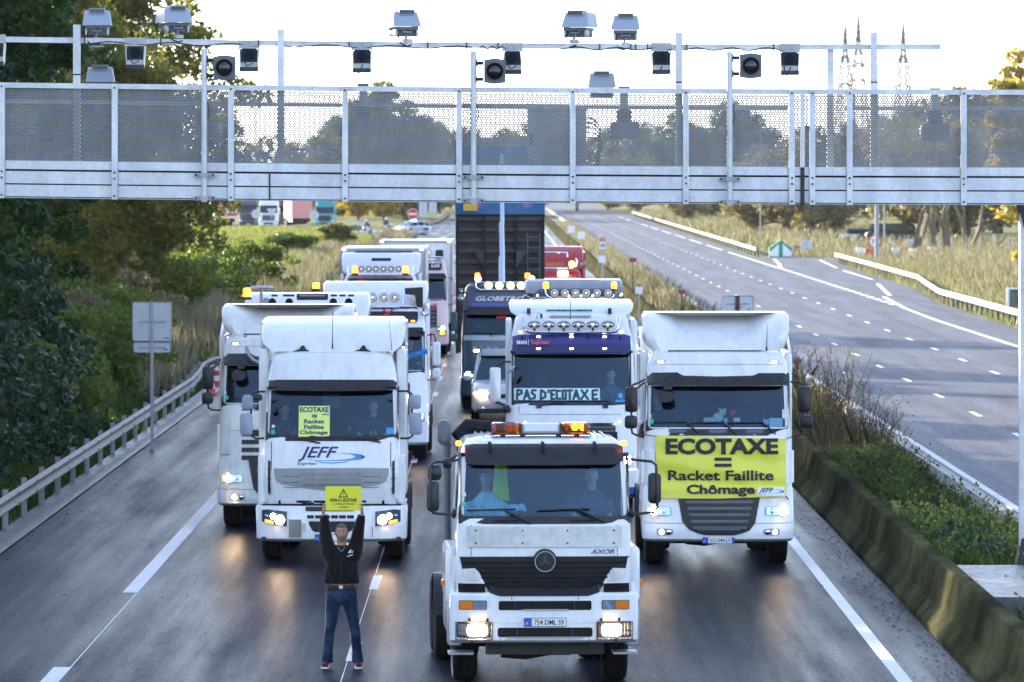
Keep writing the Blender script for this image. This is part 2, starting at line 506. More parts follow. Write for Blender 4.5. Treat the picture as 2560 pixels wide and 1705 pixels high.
def dash(parent, x0, x1, y0, y1, mat='white_marking', ribs=0, name='lane_dash', z=.004, slant=0.0):
    b = MB()
    if ribs:
        w = (x1 - x0) / ribs
        for i in range(ribs):
            b.box(x0 + i * w, x0 + (i + .62) * w, y0, y1, z - .001, z + .004)
        b.add([(x0, y0, z), (x1, y0, z), (x1, y1, z), (x0, y1, z)], [(0, 1, 2, 3)])
    else:
        b.add([(x0, y0, z), (x1, y0, z), (x1 + slant, y1, z), (x0 + slant, y1, z)], [(0, 1, 2, 3)])
    return b.build(name, mat, parent, smooth=0)
def path_mark(parent, pts, w, name='edge_line', z=.004):
    rows = []
    for i, (x, y) in enumerate(pts):
        rows.append([(x - w / 2, y, z), (x + w / 2, y, z)])
    return MB().grid(rows).build(name, 'white_marking', parent, smooth=0)
# near carriageway: ribbed shoulder dashes, short lane dashes, solid edge line by the barrier
def ydash(y): return 89500.0 / (y - 449)
yd = ydash(1474)                                    # near end of a lane dash
for k in range(-5, 45):
    y0 = yd + 13 * k
    if y0 > 40:
        for x in ((-2.03, -1.89), (1.44, 1.58)): dash(road_left, x[0], x[1], y0, y0 + 3.1)
path_mark(road_left, [(-2.005, 40), (-2.005, 760)], .012, 'seam_line', .002)
path_mark(road_left, [(-5.5, 40), (-5.5, 500)], .014, 'seam_line', .002)
ys = ydash(1482)
for k in range(-3, 8):
    y0 = ys + 52 * k * .58 if k < 0 else ys + 52 * k
    y1 = ydash(1669) if k < 0 else y0 + 39
    if k < -1: continue
    if k == -1: y0, y1 = ydash(1669) - 39, ydash(1669)
    dash(road_left, -5.71, -5.485, y0, y1, ribs=12 if y0 < 130 else 0, name='shoulder_dash')
for k in range(14):
    dash(road_left, 4.87, 5.05, 40 + 60 * k, 100 + 60 * k, name='edge_line')
# far carriageway
for (xa, ph) in ((12.42, 245.2), (15.72, 252.0)):
    for k in range(-12, 60):
        y0 = ph + 13 * k
        if y0 > 60: dash(road_right, xa, xa + .15, y0 - 3, y0)
path_mark(road_right, [(19.1, 60), (19.1, 256), (19.35, 278), (20.15, 306)], .24)
path_mark(road_right, [(20.7, 309), (22.3, 344)], .24)
path_mark(road_right, [(22.9, 358), (23.2, 394)], .24)
path_mark(road_right, [(23.4, 405), (24.4, 445)], .24)
for k in range(21): dash(road_right, 19.2, 19.55, 286 + 5.6 * k, 289.3 + 5.6 * k, name='merge_dash')
path_mark(road_right, [(19.35, 402), (20.3, 425), (21.2, 452)], .26)
path_mark(road_right, [(19.3, 404), (19.25, 494)], .26)
for k in range(9): dash(road_right, 19.15, 19.38, 507 + 52 * k, 546 + 52 * k, name='shoulder_dash')
path_mark(road_right, [(9.05, 60), (9.05, 900)], .16)
# a few dead leaves and grit on the tarmac, thickest beside the kerbs
def litter():
    n = 1700
    b_v = []; b_f = []
    for i in range(n):
        side = rng.random()
        if side < .55: x = 5.8 - abs(rng.normal(0, .28))
        elif side < .9: x = -8.7 + abs(rng.normal(0, .45))
        else: x = rng.uniform(-8.2, 5.6)
        y = rng.uniform(66, 150); s_ = rng.uniform(.012, .035); a = rng.uniform(0, 6.28)
        c, d = math.cos(a) * s_, math.sin(a) * s_
        k = len(b_v)
        b_v += [(x + c, y + d, .008), (x - d, y + c, .012 + s_ * .3), (x - c, y - d, .008), (x + d, y - c, .01)]
        b_f.append((k, k + 1, k + 2, k + 3))
    me = bpy.data.meshes.new('leaf_litter'); me.from_pydata(b_v, [], b_f)
    me.materials.append(plain('dead_leaf', (.09, .055, .03), .8))
    link('leaf_litter', me, kind='stuff')
litter()

# ---------------------------------------------------------------- concrete barriers and the median
def barrier(name, label, foot, top0, top1, ztop, y0, y1, seg, mirror=False, off=.03, zb=0.0):
    t = thing(name, label, 'barrier', (0, y0, 0))
    y = y0
    while y < y1:
        L = seg if y < 260 else seg * 4
        b = MB()
        prof = [(foot, zb), (foot, zb + .08), (foot + (top0 - foot) * .62, zb + .30), (top0, ztop - .02), (top0 + .02, ztop), (top1 - .02, ztop), (top1, ztop - .02), (top1 + (top1 - foot) * .05, zb)]
        n = len(prof)
        ya, yb = y - y0 + .022, y - y0 + L - .022
        dx = rnd.uniform(-.008, .008)
        v = [(p[0] + dx, q, p[1]) for q in (ya, yb) for p in prof]
        f = [(i, i + 1, n + i + 1, n + i) for i in range(n - 1)] + [tuple(range(n)), tuple(reversed(range(n, 2 * n)))]
        b.add(v, f).build('barrier_segment', 'mossy_concrete' if not mirror else 'concrete', t, smooth=0)
        if mirror and y < 420: MB().box(top0 - .12, top0 + .02, ya, yb, ztop, ztop + .04).build('barrier_cap', 'galvanised', t, smooth=0)
        y += L
    return t
barrier('concrete_barrier', 'moss-stained concrete safety barrier running beside the queued trucks', 5.85, 6.15, 6.37, .80, 50, 1100, 4.0)
barrier('concrete_barrier', 'pale concrete safety barrier edging the empty opposite carriageway', 8.52, 8.42, 8.12, .80, 50, 1100, 4.0, mirror=True)
def median():
    rows = []
    for i in range(0, 260):
        y = 50 + i * 4
        rows.append([(x, y, .42 + .14 * math.sin(x * 5 + y * .7) * (.5 if 72 < y < 80 else 1) + .10 * math.sin(y * .23)) for x in (6.3, 6.7, 7.1, 7.5, 7.9, 8.16)]) 
    MB().grid(rows).build('median_soil', plain('soil', (.06, .05, .035), .95, dirt=.6, dscale=5, dcol=(.03, .045, .012), bmp=.6), kind='structure')
median()
slab = MB().box(6.42, 8.1, 75.5, 81.8, .3, .74)
o = slab.build('footing_slab', 'wet_concrete', smooth=0, kind='structure')

# ---------------------------------------------------------------- guard rails
def wprofile():
    return [(-.02, 0), (.03, .03), (.055, .06), (.03, .10), (-.02, .135), (-.02, .175), (.03, .21), (.055, .25), (.03, .285), (-.02, .31)]
def guardrail(name, label, path, zb, post_mat, seg=4.0, bolts=True, post_h=.72, side=1, post_w=.05):
    """W-beam on posts; path of (x, y); side=+1 the beam faces +X, -1 faces -X"""
    t = thing(name, label, 'guard rail', (0, 0, 0))
    pts = [Vector((x, y, 0)) for x, y in path]
    # resample
    d = [0]
    for a, b in zip(pts, pts[1:]): d.append(d[-1] + (b - a).length)
    def at(s_):
        for i in range(len(pts) - 1):
            if s_ <= d[i + 1] + 1e-6:
                k = (s_ - d[i]) / (d[i + 1] - d[i]); return pts[i].lerp(pts[i + 1], k), (pts[i + 1] - pts[i]).normalized()
        return pts[-1], (pts[-1] - pts[-2]).normalized()
    n = int(d[-1] / seg)
    prof = wprofile()
    for i in range(n):
        s0, s1 = i * seg, (i + 1) * seg + .12
        b = MB(); rows = []
        m = 5
        for k in range(m):
            p, tg = at(min(d[-1], s0 + (s1 - s0) * k / (m - 1)))
            nr = Vector((tg.y, -tg.x, 0)) * side
            rows.append([tuple(p + nr * (q[0] + (.004 if k == 0 else 0)) + Vector((0, 0, zb + q[1]))) for q in prof])
        b.grid(rows)
        # thickness
        rows2 = [[tuple(Vector(q) - Vector((.006 * side, 0, 0))) for q in r] for r in rows]
        b.grid(rows2)
        if bolts:
            p, tg = at(s0 + .06); nr = Vector((tg.y, -tg.x, 0)) * side
            for zz in (.045, .09, .225, .27):
                q = p + nr * .052 + Vector((0, 0, zb + zz))
                b.tube([q, q + nr * .02], .018, 6)
        b.build('rail_beam', 'weathered_rail', t)
        p, tg = at(s0 + .06); nr = Vector((tg.y, -tg.x, 0)) * side
        pb = MB()
        c = p - nr * .18
        pb.box(-post_w, post_w, -.03, .03, -.1, post_h).box(-.02, .0, -.05, .05, -.1, post_h)
        if post_w > .03: pb.box(0 if side > 0 else -.16, .16 if side > 0 else 0, -.04, .04, zb + .10, zb + .2)
        pb.build('rail_post', post_mat, t, loc=(c.x, c.y, 0), smooth=0)
    return t
plain('dark_post', (.05, .052, .055), .6)
guardrail('guard_rail', 'galvanised steel guard rail curving along the left hard shoulder', [(-8.62, 70), (-8.62, 160), (-8.75, 166), (-8.98, 173), (-8.95, 177), (-8.75, 181), (-8.3, 187), (-7.5, 194)], .41, 'galvanised')
guardrail('guard_rail', 'bright sunlit guard rail along the outer edge of the merging lane', [(21.7, 205), (21.7, 240), (21.9, 290), (22.9, 312), (23.9, 333), (24.4, 380), (24.9, 434)], .42, 'dark_post', seg=3.0, bolts=False, side=-1)
guardrail('guard_rail', 'distant guard rail leading back from the green nose sign', [(20.4, 466), (20.6, 520), (21.2, 700), (22.3, 1000)], .42, 'dark_post', seg=7.0, bolts=False, side=-1)
guardrail('guard_rail', 'distant guard rail left of the empty road beside the police car', [(-12.0, 470), (-12.9, 588), (-13.1, 604)], .42, 'dark_post', seg=6.0, bolts=False)
guardrail('guard_rail', 'distant guard rail beyond the police car climbing towards the gantry', [(-12.0, 690), (-9.4, 760), (-8.8, 830), (-8.8, 990)], .42, 'dark_post', seg=8.0, bolts=False)

# ---------------------------------------------------------------- the toll gantry
YG = 82.0
SG = FP / YG
def gx(px): return (px - VX) / SG
def gdrop(px):                 # the girder's slight camber, metres below its left end
    return (.0125 * px - .0000021 * px * px) / SG
def gz(px, d):                 # d = photo pixels below the top edge of the girder
    return HC + (VY - 206 - d) / SG - gdrop(px)
gantry = thing('toll_gantry', 'aluminium motorway toll gantry with perforated panels spanning the whole road', 'gantry', (0, YG, 0))
def gbar(name, x0, x1, d0, d1, y0, y1, mat, n=1, parent=gantry):
    b = MB()
    for i in range(n):
        a, c = x0 + (x1 - x0) * i / n, x0 + (x1 - x0) * (i + 1) / n
        za0, za1, zc0, zc1 = gz(a, d0), gz(a, d1), gz(c, d0), gz(c, d1)
        A, C = gx(a), gx(c)
        b.add([(A, y0, za1), (C, y0, zc1), (C, y0, zc0), (A, y0, za0), (A, y1, za1), (C, y1, zc1), (C, y1, zc0), (A, y1, za0)],
              [(0, 1, 2, 3), (7, 6, 5, 4), (3, 2, 6, 7), (0, 4, 5, 1), (0, 3, 7, 4), (1, 5, 6, 2)])
    return b.build(name, mat, parent, smooth=0)
# perforated sheet: staggered hexagonal holes with real rims
def hexsheet(x0, x1, d0, d1, y, pitch=.0355, open_=.585):
    w, h = (x1 - x0) / SG, (d1 - d0) / SG
    nx = max(2, int(w / pitch)); px = w / nx
    rowh = px * .866; ny = max(2, int(h / rowh)); py = h / ny
    r = px * .5 * open_
    V = []; F = []
    ang = [math.pi / 6 + i * math.pi / 3 for i in range(6)]
    def zx(X): return gz(VX + X * SG, d1)
    for j in range(ny):
        off = .5 * px if j % 2 else 0
        for i in range(-1, nx + 1):
            cx = gx(x0) + (i + .5) * px + off; cz = (j + .5) * py
            if cx < gx(x0) or cx > gx(x1): continue
            zb = zx(cx)
            k = len(V)
            R_ = px / 1.732
            for a in ang: V.append((min(max(cx + R_ * math.cos(a), gx(x0)), gx(x1)), y, zb + min(max(cz + R_ * math.sin(a) * py / rowh, 0), h)))
            for a in ang: V.append((cx + r * math.cos(a), y, zb + cz + r * math.sin(a)))
            for a in range(6):
                b_ = (a + 1) % 6
                F.append((k + a, k + b_, k + 6 + b_, k + 6 + a))
    me = bpy.data.meshes.new('mesh_panel'); me.from_pydata(V, [], F)
    me.materials.append(MATS['mesh_metal'])
    return me
posts = [-287, 5, 287, 577.5, 862.8, 1147.9, 1431.9, 1714.6, 1979.6, 2030.8, 2124, 2409, 2700]
DEPTH = 1.15
for i in range(len(posts) - 1):
    a, c = posts[i] + 8, posts[i + 1] - 8
    if posts[i] == 1979.6:
        link('mesh_panel', hexsheet(a, 2001, 14, 194, .05), gantry); link('mesh_panel', hexsheet(2010, c, 14, 194, .05), gantry)
    else:
        link('mesh_panel', hexsheet(a, c, 13, 195, .05), gantry)
    gbar('top_rail', a - 8, c + 8, 0, 13, -.01, .08, 'brushed_aluminium')
    gbar('flange_rail', a, c, 195, 216, .0, .10, 'brushed_aluminium')
    gbar('fascia_board', a, c, 221, 251.5, .01, .10, 'brushed_aluminium')
    gbar('shadow_gap', a, c, 216, 286, .09, .11, 'dark_steel')
    gbar('fascia_board', a, c, 255, 284, .01, .10, 'brushed_aluminium')
    gbar('base_lip', a, c, 286, 288.5, .01, .10, 'galvanised')
    gbar('rear_fascia', a - 8, c + 8, 214, 287, DEPTH, DEPTH + .05, 'brushed_aluminium')
for i in range(0, len(posts) - 1, 1):      # rear face of the box girder, seen through the front mesh
    a, c = posts[i] + 8, posts[i + 1] - 8
    if c - a > 100:
        gbar('rear_rail', a - 8, c + 8, 40, 50, DEPTH, DEPTH + .06, 'galvanised')
        gbar('rear_rail', a - 8, c + 8, 192, 214, DEPTH, DEPTH + .06, 'galvanised')
gbar('walkway_floor', -287, 2700, 270, 276, .12, DEPTH - .02, 'dark_steel', 10)
for px in posts:
    b = MB()
    b.box(gx(px) - .041, gx(px) + .041, -.05, .05, gz(px, 289), gz(px, 1))
    for d in (10, 222, 237, 277):
        b.tube([(gx(px), -.05, gz(px, d)), (gx(px), -.066, gz(px, d))], .018, 6)
    o = b.build('girder_post', 'brushed_aluminium', gantry, smooth=0)
    bb = MB()
    for d in (10, 222, 237, 281): bb.tube([(gx(px), -.064, gz(px, d)), (gx(px), -.07, gz(px, d))], .015, 8)
    bb.build('bolt', 'dark_steel', gantry, smooth=0)
# splice plate in the joint, seam in the fascia
b = MB(); b.box(gx(2001), gx(2012), -.02, .04, gz(2006, 195), gz(2006, 2)); b.build('splice_plate', 'brushed_aluminium', gantry, smooth=0)
b = MB(); b.box(gx(2001), gx(2011), -.03, .03, gz(2006, 292), gz(2006, 196)); b.build('splice_seam', 'dark_steel', gantry, smooth=0)
b = MB(); b.box(gx(672), gx(676), -.006, .03, gz(674, 287), gz(674, 216)); b.build('splice_seam', 'dark_steel', gantry, smooth=0)
# upper camera rail
def upz(px): # centre height of the upper rail
    y = 97.5 + (px / 860) * 12.5 if px < 860 else (110 + (px - 860) / 850 * 7 if px < 1710 else 117 - (px - 1710) / 645 * 1)
    return HC + (VY - y) / SG
segs = [-287, 0, 190, 701, 1184, 1698, 2079, 2186, 2355]
for a, c in zip(segs, segs[1:]):
    b = MB()
    A, C = gx(a), gx(c)
    for (lo, hi, yy) in ((-.038, .038, .21), (.026, .040, .202)):
        b.add([(A, yy, upz(a) + lo), (C, yy, upz(c) + lo), (C, yy, upz(c) + hi), (A, yy, upz(a) + hi), (A, .28, upz(a) + lo), (C, .28, upz(c) + lo), (C, .28, upz(c) + hi), (A, .28, upz(a) + hi)],
              [(0, 1, 2, 3), (7, 6, 5, 4), (3, 2, 6, 7), (0, 4, 5, 1), (0, 3, 7, 4), (1, 5, 6, 2)])
    b.build('camera_rail', 'brushed_aluminium', gantry, smooth=0)
for px, ytop, w, yy in ((190, 61, 18, .12), (701, 72, 17, .12), (1698, 80, 17, .12), (2186, 80, 17, .12), (2079, 112, 17, .3)):
    b = MB()
    zt = HC + (VY - ytop) / SG
    b.box(gx(px - w / 2), gx(px + w / 2), yy, yy + .08, gz(px, 270), zt)
    b.build('upright', 'brushed_aluminium', gantry, smooth=0)
    b = MB(); b.box(gx(px - w / 2) - .003, gx(px + w / 2) + .003, yy - .003, yy + .083, zt - .72, zt - .70)
    if px != 2079 and px != 701: b.build('cable_tie', 'black_plastic', gantry, smooth=0)
# cables tied along the upper rail
cb = MB()
for (a, c) in ((206, 640), (701, 1180), (1200, 1270), (1400, 1690), (1708, 1960)):
    n = 14
    cb.tube([(gx(a + (c - a) * i / n), -.035 + .23, upz(a + (c - a) * i / n) - .03 + .022 * math.sin(i * 1.3 + a)) for i in range(n + 1)], .009, 5)
cb.build('cable', 'black_plastic', gantry)
tb = MB()
for px in (209, 400, 645, 706, 872, 1069, 1166, 1245, 1500, 1578, 1590, 1620, 1718, 1936): tb.box(gx(px) - .008, gx(px) + .008, .18, .29, upz(px) - .05, upz(px) + .05)
tb.build('cable_tie', 'black_plastic', gantry, smooth=0)
# right leg standing on the median slab, with its bracket
leg = MB(); leg.box(gx(2552), gx(2572), .1, .34, .62, 5.86)
leg.build('leg', 'brushed_aluminium', gantry, smooth=0)
leg = MB(); leg.prism([(gx(2540), .62), (gx(2590), .62), (gx(2590), .66), (gx(2574), 1.1), (gx(2556), 1.1), (gx(2540), .66)], .05, .4)
leg.build('base_plate', 'dark_steel', gantry, smooth=0)
leg = MB(); leg.prism([(gx(2546), 5.84), (gx(2600), 5.84), (gx(2600), 5.5), (gx(2562), 5.5)], .08, .36)
leg.build('bracket', 'dark_steel', gantry, smooth=0)

# ---- cameras on the gantry
def big_camera(px, py, label, yaw=0.0, pitch=0.0, hide_mount=False):
    s = 1.0 / SG
    t = thing('roadside_camera', label, 'camera', (gx(px), YG + (0.25 if not hide_mount else .9), HC + (VY - py) / SG), yaw, 'hooded cameras on the gantry')
    # hood: front tapering, sloping back
    b = MB()
    lv = [(36.5, -12, .0), (35.5, -4, .02), (31.5, 22, .10), (30, 25, .13)]       # halfwidth px, height px, setback
    D = .52
    rows = []
    for (w, h, y) in lv:
        w *= s; h *= s
        rows.append([(-w, D, h), (-w, y + .03, h), (-w + .02, y, h), (w - .02, y, h), (w, y + .03, h), (w, D, h)])
    rows.append([(-.15, D - .05, lv[-1][1] * s + .01), (-.15, .16, .148), (-.13, .15, .15), (.13, .15, .15), (.15, .16, .148), (.15, D - .05, .15)])
    b.grid(rows); b.add([rows[-1][0], rows[-1][1], rows[-1][2], rows[-1][3], rows[-1][4], rows[-1][5]], [(0, 1, 2, 3, 4, 5)])
    b.build('hood', 'camera_grey', t, smooth=25)
    b = MB(); b.box(-19.5 * s, 19.5 * s, .06, .3, 18 * s, 31 * s)
    b.build('vent_block', 'camera_grey', t, smooth=0)
    b = MB()
    for i in range(12): b.box((-18 + i * 3.1) * s, (-16.4 + i * 3.1) * s, .052, .07, 20 * s, 29 * s)
    b.build('louvre', 'dark_steel', t, smooth=0)
    b = MB(); b.rbox(-30 * s, 30 * s, .05, .45, -20 * s, -12 * s, .01).rbox(-28 * s, 28 * s, .12, .42, -36 * s, -12 * s, .02)
    b.build('camera_body', 'grey_plastic', t, smooth=25)
    b = MB()
    for sx in (-1, 1): b.rbox(sx * 27 * s - .015, sx * 27 * s + .015, .06, .2, -37 * s, -18 * s, .012)
    b.tube([(-.06, .08, -18 * s), (-.06, .06, -26 * s), (.06, .06, -26 * s), (.06, .08, -18 * s)], .012, 6)
    b.build('side_clamp', 'silver_trim', t, smooth=25)
    if not hide_mount:
        b = MB(); b.tube([(0, .1, -30 * s), (-.02, .04, -44 * s)], .018, 8).rbox(-.06, .06, -.03, .08, -52 * s, -43 * s, .01).box(-.09, .09, -.05, .05, -66 * s, -64 * s).box(-.05, -.045, -.05, -.04, -66 * s, -44 * s).box(.045, .05, -.05, -.04, -66 * s, -44 * s)
        b.build('mount', 'silver_trim', t, smooth=25)
        b = MB(); b.tube([(-.13, .1, -28 * s), (-.14, .02, -40 * s), (-.12, -.04, -55 * s), (-.04, -.05, -62 * s), (.05, -.045, -57 * s)], .011, 6)
        b.build('cable', 'black_plastic', t)
    return t
big_camera(239, 50, 'hooded grey gantry camera directly right of the leftmost upright, above the rail', .05)
big_camera(446, 43, 'hooded grey gantry camera turned to show its lit right side, in front of trees', .35)
big_camera(1020, 53, 'hooded grey gantry camera alone against the sky near the picture middle', .32)
big_camera(1435, 55, 'hooded grey gantry camera tilted left, the left one of the pair side by side', -.3)
big_camera(1565, 62, 'hooded grey gantry camera facing straight on, the right one of the close pair', 0)
big_camera(239, 190, 'hooded grey camera half hidden behind the mesh panels at the left end', .05, hide_mount=True)
big_camera(1507, 205, 'hooded grey camera peeping over the mesh panels under the close camera pair', 0, hide_mount=True)
def small_camera(px, py, label, loop=0, Y=YG + .22):
    s = 1.0 / SG
    t = thing('box_camera', label, 'camera', (gx(px), Y, HC + (VY - py) / SG), 0, 'open box cameras under the gantry rail')
    b = MB(); b.rbox(-26 * s, 26 * s, -.03, .03, 18 * s, 40 * s, .01)
    b.build('clamp_plate', 'silver_trim', t, smooth=25)
    b = MB(); b.disc((0, -.036, 29 * s), 18 * s, .01, 18, rz=7 * s); b.build('oval_boss', 'galvanised', t, smooth=25)
    b = MB()
    for sx in (-1, 1): b.add([(sx * 25 * s, -.05, 18 * s), (sx * 22 * s, -.10, -34 * s), (sx * 22 * s, .22, -30 * s), (sx * 25 * s, .2, 18 * s), (sx * 22 * s, -.05, 18 * s), (sx * 20 * s, -.10, -34 * s), (sx * 20 * s, .22, -30 * s), (sx * 22 * s, .2, 18 * s)],
          [(0, 1, 2, 3), (7, 6, 5, 4), (0, 3, 7, 4), (1, 5, 6, 2), (0, 4, 5, 1), (3, 2, 6, 7)])
    b.build('side_plate', 'silver_trim', t, smooth=0)
    b = MB(); b.rbox(-21 * s, 21 * s, .02, .2, -30 * s, 18 * s, .02); b.build('camera_body', 'dark_steel', t, smooth=25)
    b = MB(); b.disc((0, .0, 2 * s), 13 * s, .02, 18); b.build('lens_disc', 'interior_dark', t, smooth=25)
    b = MB(); b.box(-20 * s, 20 * s, -.06, .02, -28 * s, -16 * s); b.build('tray', 'silver_trim', t, smooth=0)
    b = MB(); b.rbox(-23 * s, 23 * s, -.12, .05, -39 * s, -28 * s, .01); b.build('lower_lip', 'black_plastic', t, smooth=25)
    b = MB()
    if loop: b.tube([(-22 * s, -.02, 10 * s), (-36 * s * loop, -.08, -8 * s), (-34 * s * loop, -.1, -34 * s), (-18 * s, -.12, -46 * s), (-5 * s, -.13, -38 * s), (2 * s, -.1, -18 * s)], .008, 6)
    else: b.tube([(-18 * s, -.06, 16 * s), (-16 * s, -.09, -8 * s), (-4 * s, -.12, -26 * s), (10 * s, -.1, -18 * s)], .008, 6)
    b.build('cable', 'black_plastic', t)
    return t
small_camera(336, 133, 'open-fronted box camera under the rail, left of the first signal lamp')
small_camera(621, 139, 'open-fronted box camera under the rail, right of the first signal lamp')
small_camera(904, 142, 'box camera under the rail with a cable loop, below the middle hooded camera', 1)
small_camera(1281, 146, 'box camera under the rail partly behind the central signal lamp')
small_camera(1654, 146, 'box camera under the rail with a large cable loop, left of an upright', 1.2)
small_camera(1976, 148, 'box camera under the rail at the right end, beside the right signal lamp', .4)
small_camera(-16, 125, 'box camera cut off by the left edge of the picture')
def hidden_camera(px, py, label):
    s = 1.0 / SG
    t = thing('inner_camera', label, 'camera', (gx(px), YG + .62, HC + (VY - py) / SG), 0, 'cameras hung inside the girder')
    MB().rbox(-36 * s, 36 * s, 0, .35, -28 * s, 14 * s, .05).build('camera_body', 'grey_plastic', t)
    MB().rbox(-18 * s, 18 * s, .05, .3, 14 * s, 46 * s, .03).build('neck', 'dark_steel', t)
    MB().rbox(-10 * s, 10 * s, .1, .2, 46 * s, 96 * s, .01).build('hanger', 'galvanised', t)
    MB().rbox(-14 * s, 14 * s, .05, .25, 96 * s, 104 * s, .01).build('top_cap', 'grey_plastic', t)
hidden_camera(905, 310, 'dark camera hanging behind the mesh panel below the middle hooded camera')
hidden_camera(1563, 318, 'grey camera hanging behind the mesh right of the equipment cabinet')
hidden_camera(2347, 322, 'pale camera hanging behind the mesh near the right end of the gantry')

# ---- signal lamps on their own poles, clamped to the girder
def signal(px, ytop, lx, ly, label, pl):
    s = 1.0 / SG
    p = thing('signal_pole', pl, 'pole', (gx(px), YG - .14, gz(px, 289)), 0, 'signal poles clamped to the girder')
    H = HC + (VY - ytop) / SG - gz(px, 289)
    b = MB(); b.tube([(0, 0, -.02), (0, 0, H)], .041, 14); b.build('pole', 'brushed_aluminium', p)
    for zc in (.03, .36):
        b = MB(); b.box(-.15, .15, .045, .07, zc - .03, zc + .03).rbox(-.055, .055, -.05, .05, zc - .035, zc + .035, .01)
        b.build('clamp', 'galvanised', p, smooth=0)
        b = MB()
        for sx in (-.12, .12): b.tube([(sx, .045, zc), (sx, .03, zc)], .016, 6)
        b.build('clamp_bolt', 'dark_steel', p, smooth=0)
    b = MB(); b.tube([(.045, 0, H - .12), (.06, -.02, H - .2), (.05, 0, H - .3)], .007, 5); b.tube([(.05, 0, H - .75), (.07, -.02, H - .9), (.05, 0, H - 1.0)], .007, 5); b.build('cable', 'black_plastic', p)
    t = thing('signal_lamp', label, 'signal lamp', (gx(lx), YG - .20, HC + (VY - ly) / SG), 0, 'signal lamps on the gantry')
    pts = [(-27 * s, -28 * s), (-14 * s, -30 * s), (0, -32 * s), (14 * s, -30 * s), (27 * s, -28 * s), (27 * s, 28 * s), (14 * s, 30 * s), (0, 32 * s), (-14 * s, 30 * s), (-27 * s, 28 * s)]
    MB().prism(pts, 0, .14, ch=.008).build('housing', 'grey_plastic', t, smooth=20)
    MB().ring((0, -.05, 0), 20 * s, 22 * s, .05).build('lens_rim', 'black_plastic', t)
    MB().lathe([(20 * s, -.004), (18 * s, -.02), (12 * s, -.034), (5 * s, -.04), (.001, -.041)], (0, 0, 0), 'y', 24).build('lens', plain('dark_lens', (.01, .011, .014), .12), t)
    b = MB(); dx = (px - lx) * s
    for dz in (-20, 20): b.tube([(-.16, .06, dz * s), (dx + .03, .06, dz * s)], .026, 8).tube([(dx + .02, .06, dz * s + .05), (dx + .02, .06, dz * s - .05)], .03, 8)
    b.build('arm', 'black_plastic', t)
signal(512, 122, 562.5, 170, 'square black signal lamp on the left gantry pole', 'light grey pole carrying the left signal lamp')
signal(1184, 128, 1237, 178.5, 'square black signal lamp on the central gantry pole', 'light grey pole carrying the central signal lamp')
signal(1823.5, 130, 1875.5, 165, 'square black signal lamp on the right gantry pole', 'light grey pole carrying the right signal lamp')
# equipment cabinet behind the mesh
cab_ = thing('equipment_cabinet', 'grey equipment cabinet behind the mesh near the gantry middle', 'cabinet', (gx(1393), YG + .45, gz(1393, 200)))
MB().rbox(-.42, .42, 0, .35, 0, .83, .01).build('cabinet_body', plain('cabinet_grey', (.60, .63, .67), .5, dirt=.2), cab_)
MB().box(-.43, .43, -.02, .37, .83, .86).build('cabinet_lid', 'cabinet_grey' if 'cabinet_grey' in MATS else 'galvanised', cab_, smooth=0)
MB().rbox(-.09, .07, -.006, 0, .36, .47, .005).build('warning_label', plain('amber_print', (.75, .42, .03), .5), cab_)
MB().rbox(-.38, -.35, -.012, 0, .33, .50, .005).build('handle', 'black_plastic', cab_)
hb = MB()
for i in range(5): hb.tube([(.42, .1, .72 - i * .07), (.52 + i * .01, .08, .70 - i * .07), (.62, .06, .58 - i * .05), (.6 + i * .012, .06, .35), (.54 + i * .012, .06, .0)], .012, 6)
hb.build('cable', 'black_plastic', cab_)
# ---------------------------------------------------------------- people
def skin_mat(name, c):
    m, nt, b = node_mat(name)
    f, nz = noise_ramp(nt, 22, [(.35, tuple(v * .86 for v in c)), (.7, tuple(min(1, v * 1.1) for v in c))], detail=3)
    nt.links.new(f, b.inputs['Base Color'])
    setin(b, Roughness=.5, Subsurface_Weight=.08); b.inputs['Subsurface Radius'].default_value = (.02, .008, .004)
    MATS[name] = m
skin_mat('skin', (.46, .26, .18)); skin_mat('skin_pale', (.60, .38, .28))
def cloth(name, c, var=.35, scale=14, wear=None):
    m, nt, b = node_mat(name)
    c1, n1 = noise_ramp(nt, scale, [(.3, tuple(v * (1 - var) for v in c)), (.75, tuple(v * (1 + var) for v in c))], detail=6)
    col = c1
    if wear:
        f, n2 = noise_ramp(nt, 5, [(.46, (0, 0, 0)), (.72, (1, 1, 1))], detail=4)
        col = mix(nt, f, c1, (*wear, 1))
    nt.links.new(col, b.inputs['Base Color'])
    setin(b, Roughness=.85, Specular_IOR_Level=.2, Sheen_Weight=.1)
    bump(nt, b, n1.outputs[0], .5, .01)
    MATS[name] = m
cloth('black_jacket', (.006, .0055, .007)); cloth('denim', (.008, .020, .055), .5, 18, (.03, .065, .13)); cloth('dark_knit', (.03, .035, .05))
cloth('pale_jacket', (.50, .66, .68)); cloth('grey_coat', (.06, .075, .10)); cloth('striped_shirt', (.07, .12, .18)); cloth('blue_cloth', (.02, .30, .85))
cloth('black_hair', (.018, .013, .010)); cloth('grey_hair', (.16, .14, .13)); cloth('cropped_hair', (.14, .085, .06)); cloth('stubble', (.30, .165, .115), .2)
cloth('brown_leather', (.10, .035, .018)); cloth('dark_red_shoe', (.12, .02, .02))
